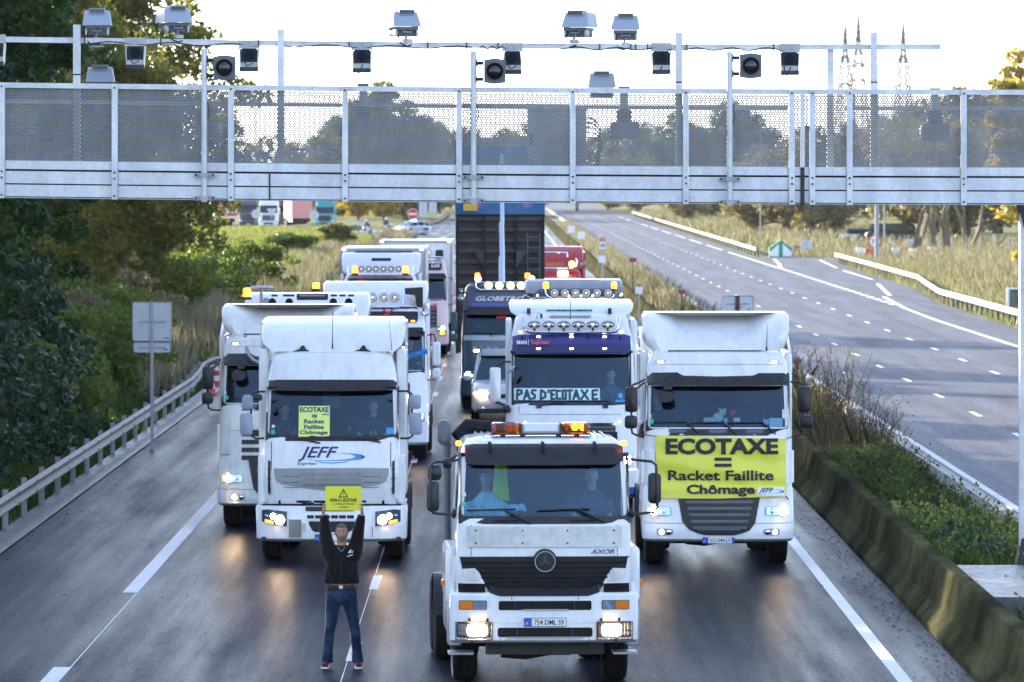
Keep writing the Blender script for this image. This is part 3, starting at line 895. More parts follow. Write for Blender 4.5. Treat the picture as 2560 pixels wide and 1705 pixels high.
def head_point(lon, lat, k=1.0):
    sl, cl = math.sin(lat), math.cos(lat)
    jaw = 1 - .30 * max(0, -sl) ** 1.4
    x = .077 * cl * math.sin(lon) * jaw * (1 + .04 * max(0, sl))
    y = -.099 * cl * math.cos(lon) * (1 - .10 * max(0, -sl) * max(0, -math.cos(lon)))
    z = .120 * sl
    f = max(0, math.cos(lon)) ** 3 * cl
    y += .006 * f * math.exp(-((lat - .10) / .16) ** 2) * (1 if abs(lon) > .12 else .3)      # eye hollows
    y -= .006 * f * math.exp(-((lat - .38) / .15) ** 2)                                        # brow
    y -= .007 * f * math.exp(-((lat + 1.0) / .25) ** 2)                                        # chin
    y -= .005 * f * math.exp(-((lat + .55) / .12) ** 2) * (1 if abs(lon) < .35 else .2)        # lips
    return Vector((x * k, y * k, z * k))
def head_grid(b, M, k=1.0, test=None, n=28, m=20):
    V = []; F = []
    for j in range(m + 1):
        la = -math.pi / 2 + math.pi * j / m
        for i in range(n): V.append(M @ head_point(2 * math.pi * i / n - math.pi, la, k))
    for j in range(m):
        for i in range(n):
            lo = 2 * math.pi * (i + .5) / n - math.pi; la = -math.pi / 2 + math.pi * (j + .5) / m
            if test and not test(lo, la): continue
            F.append((j * n + i, j * n + (i + 1) % n, (j + 1) * n + (i + 1) % n, (j + 1) * n + i))
    b.add(V, F)
def ball(b, c, r, n=12):
    r = r if isinstance(r, tuple) else (r, r, r)
    V = []; F = []
    m = n // 2
    for j in range(m + 1):
        la = -math.pi / 2 + math.pi * j / m
        for i in range(n):
            lo = 2 * math.pi * i / n
            V.append((c[0] + r[0] * math.cos(la) * math.cos(lo), c[1] + r[1] * math.cos(la) * math.sin(lo), c[2] + r[2] * math.sin(la)))
    for j in range(m):
        for i in range(n): F.append((j * n + i, j * n + (i + 1) % n, (j + 1) * n + (i + 1) % n, (j + 1) * n + i))
    b.add(V, F)
def remeshed(b, name, mat, parent, voxel=.008, it=3, fac=.5):
    o = b.build(name, mat, parent, smooth=0)
    r = o.modifiers.new('Remesh', 'REMESH'); r.mode = 'VOXEL'; r.voxel_size = voxel; r.use_smooth_shade = True
    if it:
        s = o.modifiers.new('Smooth', 'SMOOTH'); s.factor = fac; s.iterations = it
    return o
def hand(b, wrist, d, side, inward, curl=.9, k=1.0):
    """palm then five bent fingers; d = direction wrist->knuckles, inward = direction the fingers close towards"""
    d = Vector(d).normalized(); n = Vector(inward).normalized(); w = Vector(wrist)
    a = d.cross(n).normalized()
    pc = w + d * .05 * k
    b.tube([w - d * .02, w + d * .02, w + d * .085 * k], [(.022, .03), (.02, .036), (.017, .038)], 10)
    for i, L in enumerate((.068, .076, .07, .055)):
        off = (-.030 + .020 * i) * k
        p = w + d * (.083 - .004 * abs(i - 1)) * k + a * off * side
        q = [p - d * .01]
        ang = 0
        dd = d.copy()
        for sgm in (.45, .32, .23):
            p = p + dd * L * sgm * k; q.append(p.copy())
            ang += curl
            dd = (d * math.cos(ang) + n * math.sin(ang)).normalized()
        b.tube(q, [.0095 * k, .0092 * k, .0085 * k, .0070 * k], 8)
    th = w + d * .03 * k - a * .034 * side * k
    b.tube([th, th - a * .022 * side * k + n * .012 + d * .018 * k, th - a * .018 * side * k + n * .036 + d * .04 * k], [.013 * k, .011 * k, .008 * k], 8)
def face_details(t, M, hair, hairtest, stub=False, glasses=False, k=1.0):
    b = MB(); head_grid(b, M, 1.035 * k, hairtest); b.build('hair', hair, t)
    if stub:
        b = MB(); head_grid(b, M, 1.012 * k, lambda lo, la: abs(lo) < 1.5 and la < -.32 + .15 * abs(lo) and la > -1.25 and not (abs(lo) < .22 and -.62 < la < -.46)); b.build('beard', 'stubble', t)
    for sx in (-1, 1):
        c = M @ (head_point(sx * .37, .10, k) + Vector((0, .002, 0)))
        b = MB(); ball(b, c, (.013, .006, .0065), 8); b.build('eye', 'white_print', t)
        c2 = M @ (head_point(sx * .37, .10, k) + Vector((0, -.004, 0)))
        b = MB(); ball(b, c2, (.0062, .003, .0062), 8); b.build('iris', 'black_print', t)
        b = MB(); b.tube([M @ (head_point(sx * a_, l_, k) + Vector((0, -.002, 0))) for a_, l_ in ((.16, .29), (.4, .35), (.62, .28))], .0042, 6); b.build('eyebrow', hair if hair != 'cropped_hair' else 'black_hair', t)
    b = MB(); b.tube([M @ (head_point(a_, -.53, k) + Vector((0, -.0015, 0))) for a_ in (-.30, -.1, .1, .30)], [.003, .0045, .0045, .003], 6); b.build('mouth', plain('lip', (.30, .10, .09), .5), t)
    if glasses:
        b = MB()
        for sx in (-1, 1): b.ring(tuple(M @ (head_point(sx * .37, .08, k) + Vector((0, -.014, 0)))), .018, .021, .004, 14)
        b.build('glasses', 'black_plastic', t)
def headmat(c, yaw=0, tilt=0):
    return Matrix.Translation(c) @ Matrix.Rotation(yaw, 4, 'Z') @ Matrix.Rotation(tilt, 4, 'X')
def add_head(b, M, k=1.0):
    head_grid(b, M, k)
    P = lambda x, y, z: M @ Vector((x * k, y * k, z * k))
    b.tube([P(0, -.093, .030), P(0, -.108, .0), P(0, -.121, -.020), P(0, -.105, -.028)], [.007 * k, .010 * k, .014 * k, .010 * k], 8)
    for sx in (-1, 1): ball(b, P(sx * .080, .005, .0), (.010 * k, .018 * k, .030 * k), 10)
crop = lambda lo, la: la > .62 or (abs(lo) > 1.25 and la > .05) or (abs(lo) > 1.9 and la > -.55)
full = lambda lo, la: la > .55 or (abs(lo) > 1.15 and la > -.10) or (abs(lo) > 1.8 and la > -.8)

def standing_man():
    Y = 73.3
    p = W(854, 1671, Y)
    t = thing('person', 'man in black jacket and blue jeans standing on the road, holding a yellow placard overhead', 'person', (p.x, Y, 0))
    B = MB()
    M = headmat(Vector((0, -.02, 1.715)), 0, .04)
    add_head(B, M)
    B.tube([(0, 0, 1.44), (0, .005, 1.55), (0, .0, 1.66)], [.062, .056, .058], 14)
    B.tube([(0, 0, .85), (0, 0, 1.2), (0, 0, 1.48)], [(.12, .08), (.13, .09), (.14, .08)], 12)
    for sx in (-1, 1):
        sh = Vector((sx * .15, 0, 1.47)); el = Vector((sx * .205, .02, 1.70)); wr = Vector((sx * (.232 if sx < 0 else .262), -.03, 1.955))
        B.tube([(0, 0, 1.44), sh, el, wr], [.06, .05, .04, .029], 10)
        hand(B, wr, (-sx * .05, -.10, 1), -sx, (-sx * 1, -.32, 0), .95)
        B.tube([(sx * .08, 0, .9), (sx * .15, -.01, .5), (sx * .20, .0, .06)], [.08, .055, .045], 10)
        B.tube([(sx * .205, .06, .05), (sx * .215, -.12, .035)], [.035, .035], 8)
    remeshed(B, 'body', 'skin', t, .0065, 2)
    face_details(t, M, 'cropped_hair', crop, stub=True)
    J = MB()
    J.tube([(0, 0, 1.075), (0, 0, 1.09), (0, 0, 1.2), (0, -.005, 1.33), (0, 0, 1.45), (0, .01, 1.52), (0, .01, 1.56)], [(.215, .125), (.232, .138), (.222, .135), (.205, .135), (.195, .125), (.13, .09), (.075, .07)], 20)
    for sx in (-1, 1):
        J.tube([(sx * .10, 0, 1.36), (sx * .165, .0, 1.48), (sx * .195, .01, 1.62), (sx * .212, .015, 1.74), (sx * (.215 if sx < 0 else .24), -.01, 1.87), (sx * (.225 if sx < 0 else .255), -.025, 1.945)], [.11, .105, .088, .076, .062, .047], 14)
        for i in range(5):
            z = 1.58 + .07 * i
            J.tube([(sx * (.15 + .01 * i), -.05 + .01 * i, z), (sx * (.255), -.03, z + .03)], .012, 6)
    for (x0, z0, x1, z1) in ((-.17, 1.30, -.10, 1.10), (.16, 1.32, .10, 1.12), (-.05, 1.38, -.08, 1.12), (.19, 1.25, .20, 1.08), (-.2, 1.2, -.2, 1.09)):
        J.tube([(x0, -.11, z0), ((x0 + x1) / 2, -.13, (z0 + z1) / 2), (x1, -.118, z1)], [.014, .02, .016], 6)
    remeshed(J, 'jacket', 'black_jacket', t, .011, 4)
    b = MB(); b.tube([(0, -.03, 1.565)] , .01, 6) if False else None
    b.add([(-.04, -.108, 1.55), (0, -.132, 1.49), (-.006, -.134, 1.48), (-.052, -.10, 1.54)], [(0, 1, 2, 3)]).add([(.04, -.108, 1.55), (0, -.132, 1.49), (.006, -.134, 1.48), (.052, -.10, 1.54)], [(0, 3, 2, 1)])
    b.build('collar', plain('grey_cloth', (.16, .17, .2), .9), t, smooth=0)
    b = MB(); b.box(-.003, .003, -.146, -.140, 1.09, 1.43); b.build('zip', 'dark_steel', t, smooth=0)
    b = MB(); b.add([(.085, -.139, 1.475), (.12, -.134, 1.515), (.13, -.134, 1.50), (.105, -.138, 1.463)], [(0, 1, 2, 3)]).add([(.075, -.14, 1.43), (.145, -.134, 1.452), (.145, -.134, 1.44), (.075, -.14, 1.42)], [(0, 1, 2, 3)]).add([(.12, -.134, 1.47), (.15, -.128, 1.50), (.145, -.128, 1.47)], [(0, 1, 2)])
    b.build('chest_emblem', 'white_print', t, smooth=0)
    T_ = MB()
    T_.tube([(0, 0, .80), (0, 0, .88), (0, 0, .98), (0, 0, 1.06)], [(.175, .11), (.198, .13), (.196, .128), (.17, .11)], 18)
    for sx in (-1, 1):
        kx = .135 if sx < 0 else .155
        T_.tube([(sx * .095, 0, .95), (sx * .115, -.005, .75), (sx * kx, -.015, .55), (sx * (kx + .02), -.02, .45), (sx * (kx + .04), .0, .22), (sx * (kx + .05), .0, .07)], [(.105, .115), (.095, .1), (.074, .082), (.068, .075), (.064, .072), (.078, .085)], 14)
        for i in range(4): T_.tube([(sx * (kx - .04), -.075, .48 - i * .1), (sx * (kx + .07), -.06, .505 - i * .1)], .010, 6)
    remeshed(T_, 'trousers', 'denim', t, .010, 3)
    b = MB(); b.rbox(-.165, .165, -.14, -.125, 1.02, 1.055, .008); b.tube([(-.165, -.13, 1.037), (-.2, -.02, 1.037)], .016, 6).tube([(.165, -.13, 1.037), (.2, -.02, 1.037)], .016, 6); b.build('belt', 'brown_leather', t)
    MB().rbox(-.03, .02, -.147, -.13, 1.015, 1.058, .006).build('buckle', 'steel', t)
    for sx in (-1, 1):
        x = -.205 if sx < 0 else .218
        b = MB(); b.tube([(x * .97, .09, .055), (x, .0, .06), (x * 1.02, -.09, .045), (x * 1.03, -.15, .035)], [(.04, .05), (.045, .055), (.045, .04), (.036, .028)], 12)
        sh = remeshed(b, 'shoe', 'dark_red_shoe', t, .009, 2)
        b = MB(); b.prism(rrect(x - .05, x + .05, -.185, .135, .045), .004, .024, ax='z'); b.build('sole', 'white_print', sh)
        b = MB()
        for i in range(4): b.tube([(x - .025, -.08 - i * .02, .075 - i * .008), (x + .028, -.085 - i * .02, .075 - i * .008)], .004, 5)
        b.build('lace', 'black_print', sh)
    # placard held overhead
    k = .00170
    s = thing('placard', 'yellow placard with warning triangle held up by the standing man', 'placard', (p.x + (469 - 455) * k, Y - .055, (1465 - 197) * k), 0)
    w, h = 134 * k, 90.5 * k
    MB().rbox(-w, w, 0, .005, -h, h, .004).build('board', 'yellow_sign', s)
    P = lambda u, v: ((u - 469) * k, (197 - v) * k)
    def bx(a, c): (x0, z1), (x1, z0) = P(*a), P(*c); return x0, x1, z0, z1
    text_mesh('NON À L ECOTAXE', 'black_print', s, *bx((370, 190), (568, 222)), -.001, bold=.07, ext=.002)
    text_mesh('Le transport français', 'black_print', s, *bx((389, 229), (555, 247)), -.001, bold=.02, shear=.25, ext=.002)
    text_mesh('se meurt', 'black_print', s, *bx((437, 254), (508, 268)), -.001, bold=.02, shear=.25, ext=.002)
    (xa, za), (xb, zb_), (xc, zc) = P(469, 124), P(433, 189), P(506, 189)
    b = MB(); cx_, cz_ = (xa + xb + xc) / 3, (za + zb_ + zc) / 3
    o_ = [(xa, za), (xb, zb_), (xc, zc)]; q_ = [(cx_ + (x - cx_) * .66, cz_ + (z - cz_) * .66) for x, z in o_]
    v = [(x, -.002, z) for x, z in o_ + q_]; b.add(v, [(0, 1, 4, 3), (1, 2, 5, 4), (2, 0, 3, 5)]); b.build('warning_triangle', 'black_print', s, smooth=0)
    x0, z0 = P(469, 150); x1, z1 = P(469, 168); b = MB(); b.prism([(x0 - .006, z0), (x0 + .006, z0), (x0 + .002, z1), (x0 - .002, z1)], -.002, 0)
    b.disc((x0, -.002, z1 - .012), .004, .002, 8); b.build('exclamation_mark', 'black_print', s, smooth=0)
standing_man()

def seated(label, pos, jacket, hair, hairtest=full, skin='skin', yaw=0.0, k=1.0, reach=(.20, -.38, .12), glasses=False, arms=True, tilt=.0):
    """driver or passenger: pos is the centre of the head in world space"""
    t = thing('person', label, 'person', pos)
    M = headmat(Vector((0, 0, 0)), yaw, tilt)
    B = MB(); add_head(B, M, k)
    B.tube([(0, .02, -.30), (0, .02, -.18), (0, .01, -.07)], [.06, .055, .055], 12)
    B.tube([(0, .04, -.75), (0, .03, -.28)], [(.12, .08), (.13, .08)], 10)
    hw = []
    if arms:
        for sx in (-1, 1):
            sh = Vector((sx * .17, .03, -.30)); el = Vector((sx * .26, -.08, -.56)); wr = Vector((sx * reach[0], reach[1], -.56 + reach[2]))
            B.tube([(0, .03, -.30), sh, el, wr], [.05, .045, .04, .028], 8)
            hand(B, wr, (-sx * .3, -1, .2), sx, (0, -.2, -1), .8)
    remeshed(B, 'body', skin, t, .009, 2)
    face_details(t, M, hair, hairtest, glasses=glasses, k=k)
    J = MB()
    J.tube([(0, .04, -.85), (0, .04, -.6), (0, .03, -.40), (0, .03, -.28), (0, .03, -.20), (0, .02, -.15)], [(.19, .13), (.20, .14), (.215, .13), (.19, .11), (.11, .08), (.07, .068)], 16)
    if arms:
        for sx in (-1, 1): J.tube([(sx * .12, .03, -.31), (sx * .19, .03, -.33), (sx * .265, -.08, -.56), (sx * (reach[0] + .01), reach[1] + .05, -.56 + reach[2] * .9)], [.07, .078, .062, .045], 10)
    for i in range(4): J.tube([(-.15 + .08 * i, -.09, -.35), (-.12 + .09 * i, -.1, -.62)], [.012, .02], 6)
    remeshed(J, 'jacket', jacket, t, .014, 3)
    return t
# ---------------------------------------------------------------- truck kit
def lerp_tab(tab, z):
    if z <= tab[0][0]: return tab[0][1:]
    for a, b in zip(tab, tab[1:]):
        if z <= b[0]:
            k = (z - a[0]) / max(1e-9, b[0] - a[0])
            return tuple(a[i] + (b[i] - a[i]) * k for i in range(1, len(a)))
    return tab[-1][1:]
def poly_at(pl, x):
    if x <= pl[0][0]: return pl[0][1]
    for a, b in zip(pl, pl[1:]):
        if x <= b[0]: return a[1] + (b[1] - a[1]) * (x - a[0]) / max(1e-9, b[0] - a[0])
    return pl[-1][1]
class Truck:
    """a vehicle whose front is measured on the photo: local x right, y backwards from the bumper, z up"""
    def __init__(s, label, cx, Y, ref=None, c=.16, p=4.5, bow=.05, cat='truck', name='truck', yaw=0.0):
        s.rcx, s.rY = ref or (cx, Y)
        s.s = FP / s.rY
        s.c, s.pw, s.bow = c, p, bow
        s.t = thing(name, label, cat, ((cx - VX) * Y / FP, Y, 0), yaw)
        s.root = s.t
    def x(s, R, u): return (U(R, u, 0)[0] - s.rcx) / s.s
    def z(s, R, v): return HC - (U(R, 0, v)[1] - VY) / s.s
    def q(s, R, u, v): return s.x(R, u), s.z(R, v)
    def poly(s, R, *pts): return [s.q(R, u, v) for u, v in pts]
    def hw(s, z): return lerp_tab(s.tab, z)[0]
    def yf(s, x, z):
        w, sb = lerp_tab(s.tab, z)
        t = min(1.0, abs(x) / w)
        return sb + s.bow * t * t + s.c * (1 - (1 - t ** s.pw) ** (1 / s.pw))
    # -- shells
    TS = [-1, -.995, -.975, -.93, -.86, -.7, -.5, -.25, 0, .25, .5, .7, .86, .93, .975, .995, 1]
    def shell_rows(s, tab, zs, D, ys=(1.3, .5), warp=None, c=None, bow=None, p=None):
        c = s.c if c is None else c; bow = s.bow if bow is None else bow; p = p or s.pw
        rows = []
        for z in zs:
            w, sb = lerp_tab(tab, z)
            side = [(-w, D)] + [(-w, max(sb + c + bow + .02, y)) for y in ys]
            front = [(w * t, sb + bow * t * t + c * (1 - (1 - min(1, abs(t)) ** p) ** (1 / p))) for t in s.TS]
            row = side + front + [(-a, b) for a, b in reversed(side)]
            out = []
            for (x, y) in row:
                zz = z
                if warp: x, y, zz = warp(x, y, z)
                out.append((x, y, zz))
            rows.append(out)
        return rows
    def cab(s, tab, body_mat, zb, zt, D=2.1, side=(None, None), glassmat='windscreen_glass', floor=None):
        """tab: (z, half width, setback) from bottom to top; zb..zt the windscreen"""
        s.tab = tab; s.D = D; s.zb, s.zt = zb, zt
        z0 = tab[0][0]; z1 = tab[-1][0]
        sz0, sz1 = side if side[0] else (zb + .05, zt - .05)
        zs = sorted(set([t[0] for t in tab] + [zb, zt, sz0, sz1] + [z1 - .03]))
        zs = [z for i, z in enumerate(zs) if i == 0 or z - zs[i - 1] > 1e-4]
        rows = s.shell_rows(tab, zs, D)
        n = len(rows[0]); F0 = 3; nf = len(s.TS)
        iL, iR = F0 + s.TS.index(-.93), F0 + s.TS.index(.93)
        def is_ws(k, i): return iL <= i < iR and zs[k] >= zb - 1e-6 and zs[k + 1] <= zt + 1e-6
        def is_sw(k, i): return i in (1, n - 3) and zs[k] >= sz0 - 1e-6 and zs[k + 1] <= sz1 + 1e-6
        b = MB(); b.grid(rows, skip=lambda k, i: is_ws(k, i) or is_sw(k, i))
        b.add(rows[-1], [tuple(range(n))])
        b.build('cab_body', body_mat, s.t, smooth=40)
        g = MB(); g.grid([r[iL:iR + 1] for k, r in enumerate(rows) if zb - 1e-6 <= zs[k] <= zt + 1e-6])
        s.ws = g.build('windscreen', glassmat, s.t, smooth=40)
        for i in (1, n - 3):
            g = MB(); g.grid([r[i:i + 2] for k, r in enumerate(rows) if sz0 - 1e-6 <= zs[k] <= sz1 + 1e-6]); g.build('side_window', glassmat, s.t, smooth=0)
        # dark interior: floor, back wall, headliner, dash
        w = s.hw(zb) - .05
        yb = s.yf(0, zb)
        it = MB()
        it.box(-w, w, D - .12, D - .08, zb - .8, zt + .25)
        it.box(-w, w, yb + .25, D - .08, zt + .02, zt + .06)
        it.box(-w, w, yb + .2, D - .08, zb - .82, zb - .78)
        it.box(-w - .01, -w + .01, 1.35, D - .08, zb - .8, zt + .1).box(w - .01, w + .01, 1.35, D - .08, zb - .8, zt + .1)
        it.build('cab_interior', 'interior_dark', s.t, smooth=0)
        d = MB(); d.rbox(-w, w, yb + .12, yb + .5, zb - .45, zb - .02, .06); d.build('dashboard', 'dashboard', s.t)
        for sx in (-1, 1):
            d = MB(); d.rbox(sx * .56 - .25, sx * .56 + .25, 1.35, 1.5, zb - .55, zb + .28, .08).rbox(sx * .56 - .13, sx * .56 + .13, 1.38, 1.48, zb + .28, zb + .48, .05).rbox(sx * .56 - .25, sx * .56 + .25, .95, 1.5, zb - .65, zb - .5, .05)
            d.build('seat', 'seat_fabric', s.t)
    def steering(s, x, yo=.42):
        b = MB(); z = s.zb + .05; y = s.yf(x, s.zb) + yo
        pts = [(x + .22 * math.cos(a), y - .10 * math.sin(a), z + .19 * math.sin(a)) for a in [i * math.pi / 9 for i in range(19)]]
        b.tube(pts, .014, 6); b.tube([(x - .2, y, z), (x + .2, y, z)], .015, 6)
        b.build('steering_wheel', 'black_plastic', s.t)
    def extra_shell(s, name, mat, tab, zs, D, c=None, warp=None, ys=(1.3, .7), cap=True, p=None, bow=None, parent=None):
        rows = s.shell_rows(tab, zs, D, ys, warp, c, bow, p)
        b = MB(); b.grid(rows)
        if cap:
            top = rows[-1]; n = len(top)
            b.add(top, [(i, i + 1, n - 2 - i, n - 1 - i) for i in range(n // 2 - 1)] + [(n // 2 - 1, n // 2, n // 2 + 1)] if n % 2 else [])
        return b.build(name, mat, parent or s.t, smooth=40)
    # -- pieces laid over the front
    def panel(s, name, mat, top, bot, off=.012, th=.03, nx=18, nz=3, offtop=None, parent=None, ripple=None, yfun=None, smooth=40):
        yfun = yfun or s.yf
        x0, x1 = max(top[0][0], bot[0][0]), min(top[-1][0], bot[-1][0])
        xs = sorted(set([round(x0 + (x1 - x0) * i / nx, 5) for i in range(nx + 1)] + [round(p[0], 5) for p in top + bot if x0 < p[0] < x1]))
        offt = off if offtop is None else offtop
        F = []; B = []
        for k in range(nz + 1):
            f = k / nz; ro = []; rb = []
            for x in xs:
                a, c_ = poly_at(bot, x), poly_at(top, x)
                z = a + (c_ - a) * f
                o = off + (offt - off) * f
                if ripple: o += ripple(x, z)
                y = yfun(x, z)
                ro.append((x, y - o, z)); rb.append((x, y - o + th, z))
            F.append(ro); B.append(rb)
        b = MB(); b.grid(F); b.grid([list(reversed(r)) for r in B])
        n = len(xs)
        for r0, r1 in ((F[0], B[0]), (B[-1], F[-1])): b.grid([r1, r0])
        b.grid([[r[0] for r in B], [r[0] for r in F]]); b.grid([[r[-1] for r in F], [r[-1] for r in B]])
        return b.build(name, mat, parent or s.t, smooth=smooth)
    def rect(s, name, mat, x0, x1, z0, z1, r=.02, off=.012, th=.03, nx=8, parent=None, offtop=None, nz=3, yfun=None, ripple=None):
        r = min(r, (x1 - x0) / 2.05, (z1 - z0) / 2.05)
        top = []; bot = []
        for i in range(5):
            a = rad(90 * i / 4); top.append((x0 + r - r * math.cos(a), z1 - r + r * math.sin(a))); bot.append((x0 + r - r * math.cos(a), z0 + r - r * math.sin(a)))
        top += [(x0 + x1 - a, b) for a, b in reversed(top)]; bot += [(x0 + x1 - a, b) for a, b in reversed(bot)]
        return s.panel(name, mat, top, bot, off, th, nx, nz, offtop, parent, ripple, yfun)
    def R(s, name, mat, Rg, u0, v0, u1, v1, r=.02, **kw):
        x0, z1 = s.q(Rg, u0, v0); x1, z0 = s.q(Rg, u1, v1)
        return s.rect(name, mat, x0, x1, z0, z1, r, **kw)
    def frame(s, x0, x1, z0, z1, wd=(.05, .05, .06), r=.10, mat='black_plastic', name='windscreen_frame', off=.006, bot_extra=0.0):
        """ring round the windscreen; inner outline rounded"""
        inner = []; outer = []
        N_ = 9
        a0, a1, b0, b1 = x0 + wd[0], x1 - wd[0], z0 + wd[2], z1 - wd[1]
        for (cx, cz, st, ox, oz) in ((a1 - r, b1 - r, 0, x1, z1), (a0 + r, b1 - r, 90, x0, z1), (a0 + r, b0 + r, 180, x0, z0), (a1 - r, b0 + r, 270, x1, z0)):
            for i in range(N_):
                a = rad(st + 90 * i / (N_ - 1)); inner.append((cx + r * math.cos(a), cz + r * math.sin(a)))
                outer.append((ox + (cx - ox) * (0) , oz))
        # densify along the straight runs by sampling both outlines at equal counts
        def dens(pts, m=6):
            out = []
            for i, p in enumerate(pts):
                q = pts[(i + 1) % len(pts)]
                d = math.hypot(q[0] - p[0], q[1] - p[1])
                k = m if (i % N_) == N_ - 1 else 1
                for j in range(k): out.append((p[0] + (q[0] - p[0]) * j / k, p[1] + (q[1] - p[1]) * j / k))
            return out
        I, O = dens(inner), dens(outer)
        n = len(I)
        v = [(x, s.yf(x, z) - off, z) for x, z in O] + [(x, s.yf(x, z) - off - .004, z) for x, z in I] + [(x, s.yf(x, z) + .02, z) for x, z in I]
        f = []
        for i in range(n):
            j = (i + 1) % n
            f += [(i, j, n + j, n + i), (n + i, n + j, 2 * n + j, 2 * n + i)]
        MB().add(v, f).build(name, mat, s.t, smooth=30)
    def words(s, txt, mat, Rg, u0, v0, u1, v1, off=.02, bold=0, shear=0, name='lettering', parent=None, ext=.004):
        x0, z1 = s.q(Rg, u0, v0); x1, z0 = s.q(Rg, u1, v1)
        return text_mesh(txt, mat, parent or s.t, x0, x1, z0, z1, 0, name, bold, shear, ext, yfun=lambda x, z: s.yf(x, z) - off)
    def wheel(s, x, y, r=.5, w=.30, rim='silver_trim'):
        b = MB(); h = w / 2
        b.lathe([(.28, -h * .9), (r * .82, -h), (r * .95, -h * .92), (r, -h * .7), (r, -h * .3), (r - .012, -h * .26), (r, -h * .2), (r, h * .2), (r - .012, h * .26), (r, h * .3), (r, h * .7), (r * .95, h * .92), (r * .82, h), (.28, h * .9)], (x, y, r), 'x', 32)
        o = b.build('wheel', 'dark_rubber', s.t, smooth=25)
        b = MB(); k = 1 if x > 0 else -1
        b.lathe([(.285, k * h * .85), (.27, k * h * .6), (.16, k * h * .35), (.12, k * h * .8), (.001, k * h * .85)], (x, y, r), 'x', 20)
        b.build('rim', rim, o, smooth=25)
    def chassis(s, L=5.9, w=1.02, rear=True, rear_y=4.6, front_y=1.35, wheels=True, fw=.98):
        b = MB()
        b.box(-.45, -.33, .6, L, .62, .9).box(.33, .45, .6, L, .62, .9)
        for y in (1.2, 2.4, 3.6, L - .2): b.box(-.45, .45, y, y + .12, .65, .85)
        b.tube([(-.9, front_y, .5), (.9, front_y, .5)], .09, 8)
        b.rbox(-.42, .42, 1.0, 2.0, .34, .62, .08)
        b.tube([(-.35, .6, .42), (.35, .6, .42)], .05, 8).tube([(-.5, .7, .36), (-.2, .75, .33), (.1, .8, .38)], .03, 6)
        if rear: b.tube([(-.9, rear_y, .5), (.9, rear_y, .5)], .12, 8).lathe([(.001, -.2), (.22, -.1), (.24, 0), (.2, .2), (.001, .3)], (0, rear_y, .5), 'y', 14)
        b.build('chassis', 'dark_steel', s.t, smooth=20)
        if wheels:
            for sx in (-1, 1):
                s.wheel(sx * fw, front_y, .5, .31)
                if rear: s.wheel(sx * .93, rear_y, .5, .58)
        for sx in (-1, 1):
            b = MB(); b.rbox(sx * .85 - .28, sx * .85 + .28, 2.3, 3.4, .45, 1.05, .12); b.build('fuel_tank', 'silver_trim', s.t)
            if rear:
                b = MB()
                pts = [(rear_y + .62 * math.cos(a), .5 + .62 * math.sin(a)) for a in [rad(10 + 160 * i / 10) for i in range(11)]]
                b.grid([[(sx * .93 - .3, y, z) for y, z in pts], [(sx * .93 + .3, y, z) for y, z in pts]]); b.build('mudguard', 'black_plastic', s.t)
    def mirror(s, R, u0, v0, u1, v1, mat='black_plastic', y=.1, d=.11, arms=None, arm_r=.018, r=.05):
        x0, z1 = s.q(R, u0, v0); x1, z0 = s.q(R, u1, v1)
        b = MB(); b.rbox(x0, x1, y, y + d, z0, z1, r, ch=.03)
        m = b.build('mirror', mat, s.t, smooth=40)
        b = MB(); b.rbox(x0 + .02, x1 - .02, y + d, y + d + .004, z0 + .02, z1 - .02, r * .8, ch=0); b.build('mirror_glass', 'chrome', m)
        if arms:
            for a in arms:
                b = MB(); b.tube([(*[s.x(R, a_[0])], a_[2] if len(a_) > 2 else y + d * .5, s.z(R, a_[1])) for a_ in a], arm_r, 8); b.build('mirror_arm', 'black_plastic', s.t)
        return m
    def plate(s, R, u0, v0, u1, v1, txt, off=.03, right_strip=False, old=False):
        x0, z1 = s.q(R, u0, v0); x1, z0 = s.q(R, u1, v1)
        cy = s.yf((x0 + x1) / 2, (z0 + z1) / 2) - off
        h = z1 - z0
        b = MB(); b.rbox(x0, x1, cy, cy + .02, z0, z1, .008); p = b.build('number_plate', 'black_print', s.t)
        MB().rbox(x0 + .006, x1 - .006, cy - .003, cy, z0 + .006, z1 - .006, .006, ch=0).build('plate_face', 'white_print', p)
        MB().rbox(x0 + .006, x0 + .09 * (x1 - x0) / .52 + .006, cy - .005, cy, z0 + .006, z1 - .006, .004, ch=0).build('plate_band', 'blue_print', p)
        text_mesh('F', 'white_print', p, x0 + .022, x0 + .045, z0 + .02, z0 + .05, cy - .006, ext=.002)
        if right_strip: MB().rbox(x1 - .05, x1 - .006, cy - .005, cy, z0 + .006, z1 - .006, .004, ch=0).build('plate_band', 'blue_print', p)
        xe = x1 - (.065 if right_strip else .03)
        text_mesh(txt, 'black_print', p, x0 + .115 * (x1 - x0) / .52 + .01, xe, z0 + h * .2, z1 - h * .2, cy - .005, bold=.02, ext=.002)
    def spot(s, x, y, z, r=.10, lit=False, rz=None, rimmat='black_plastic'):
        b = MB(); n = 18
        b.lathe([(r * .5, .09), (r * .85, .06), (r, .01), (r, -.012), (r * .9, -.016)], (0, 0, 0), 'y', n)
        if rz: b.v = [(vx, vy, vz * rz / r) for vx, vy, vz in b.v]
        b.v = [(vx + x, vy + y, vz + z) for vx, vy, vz in b.v]
        o = b.build('spot_lamp', rimmat, s.t, smooth=40)
        b = MB(); b.lathe([(r * .9, -.008), (r * .55, -.02), (.001, -.024)], (0, 0, 0), 'y', n); 
        if rz: b.v = [(vx, vy, vz * rz / r) for vx, vy, vz in b.v]
        b.v = [(vx + x, vy + y, vz + z) for vx, vy, vz in b.v]
        b.build('lamp_lens', 'warm_roof_lamp' if lit else 'clear_lens', o, smooth=40)
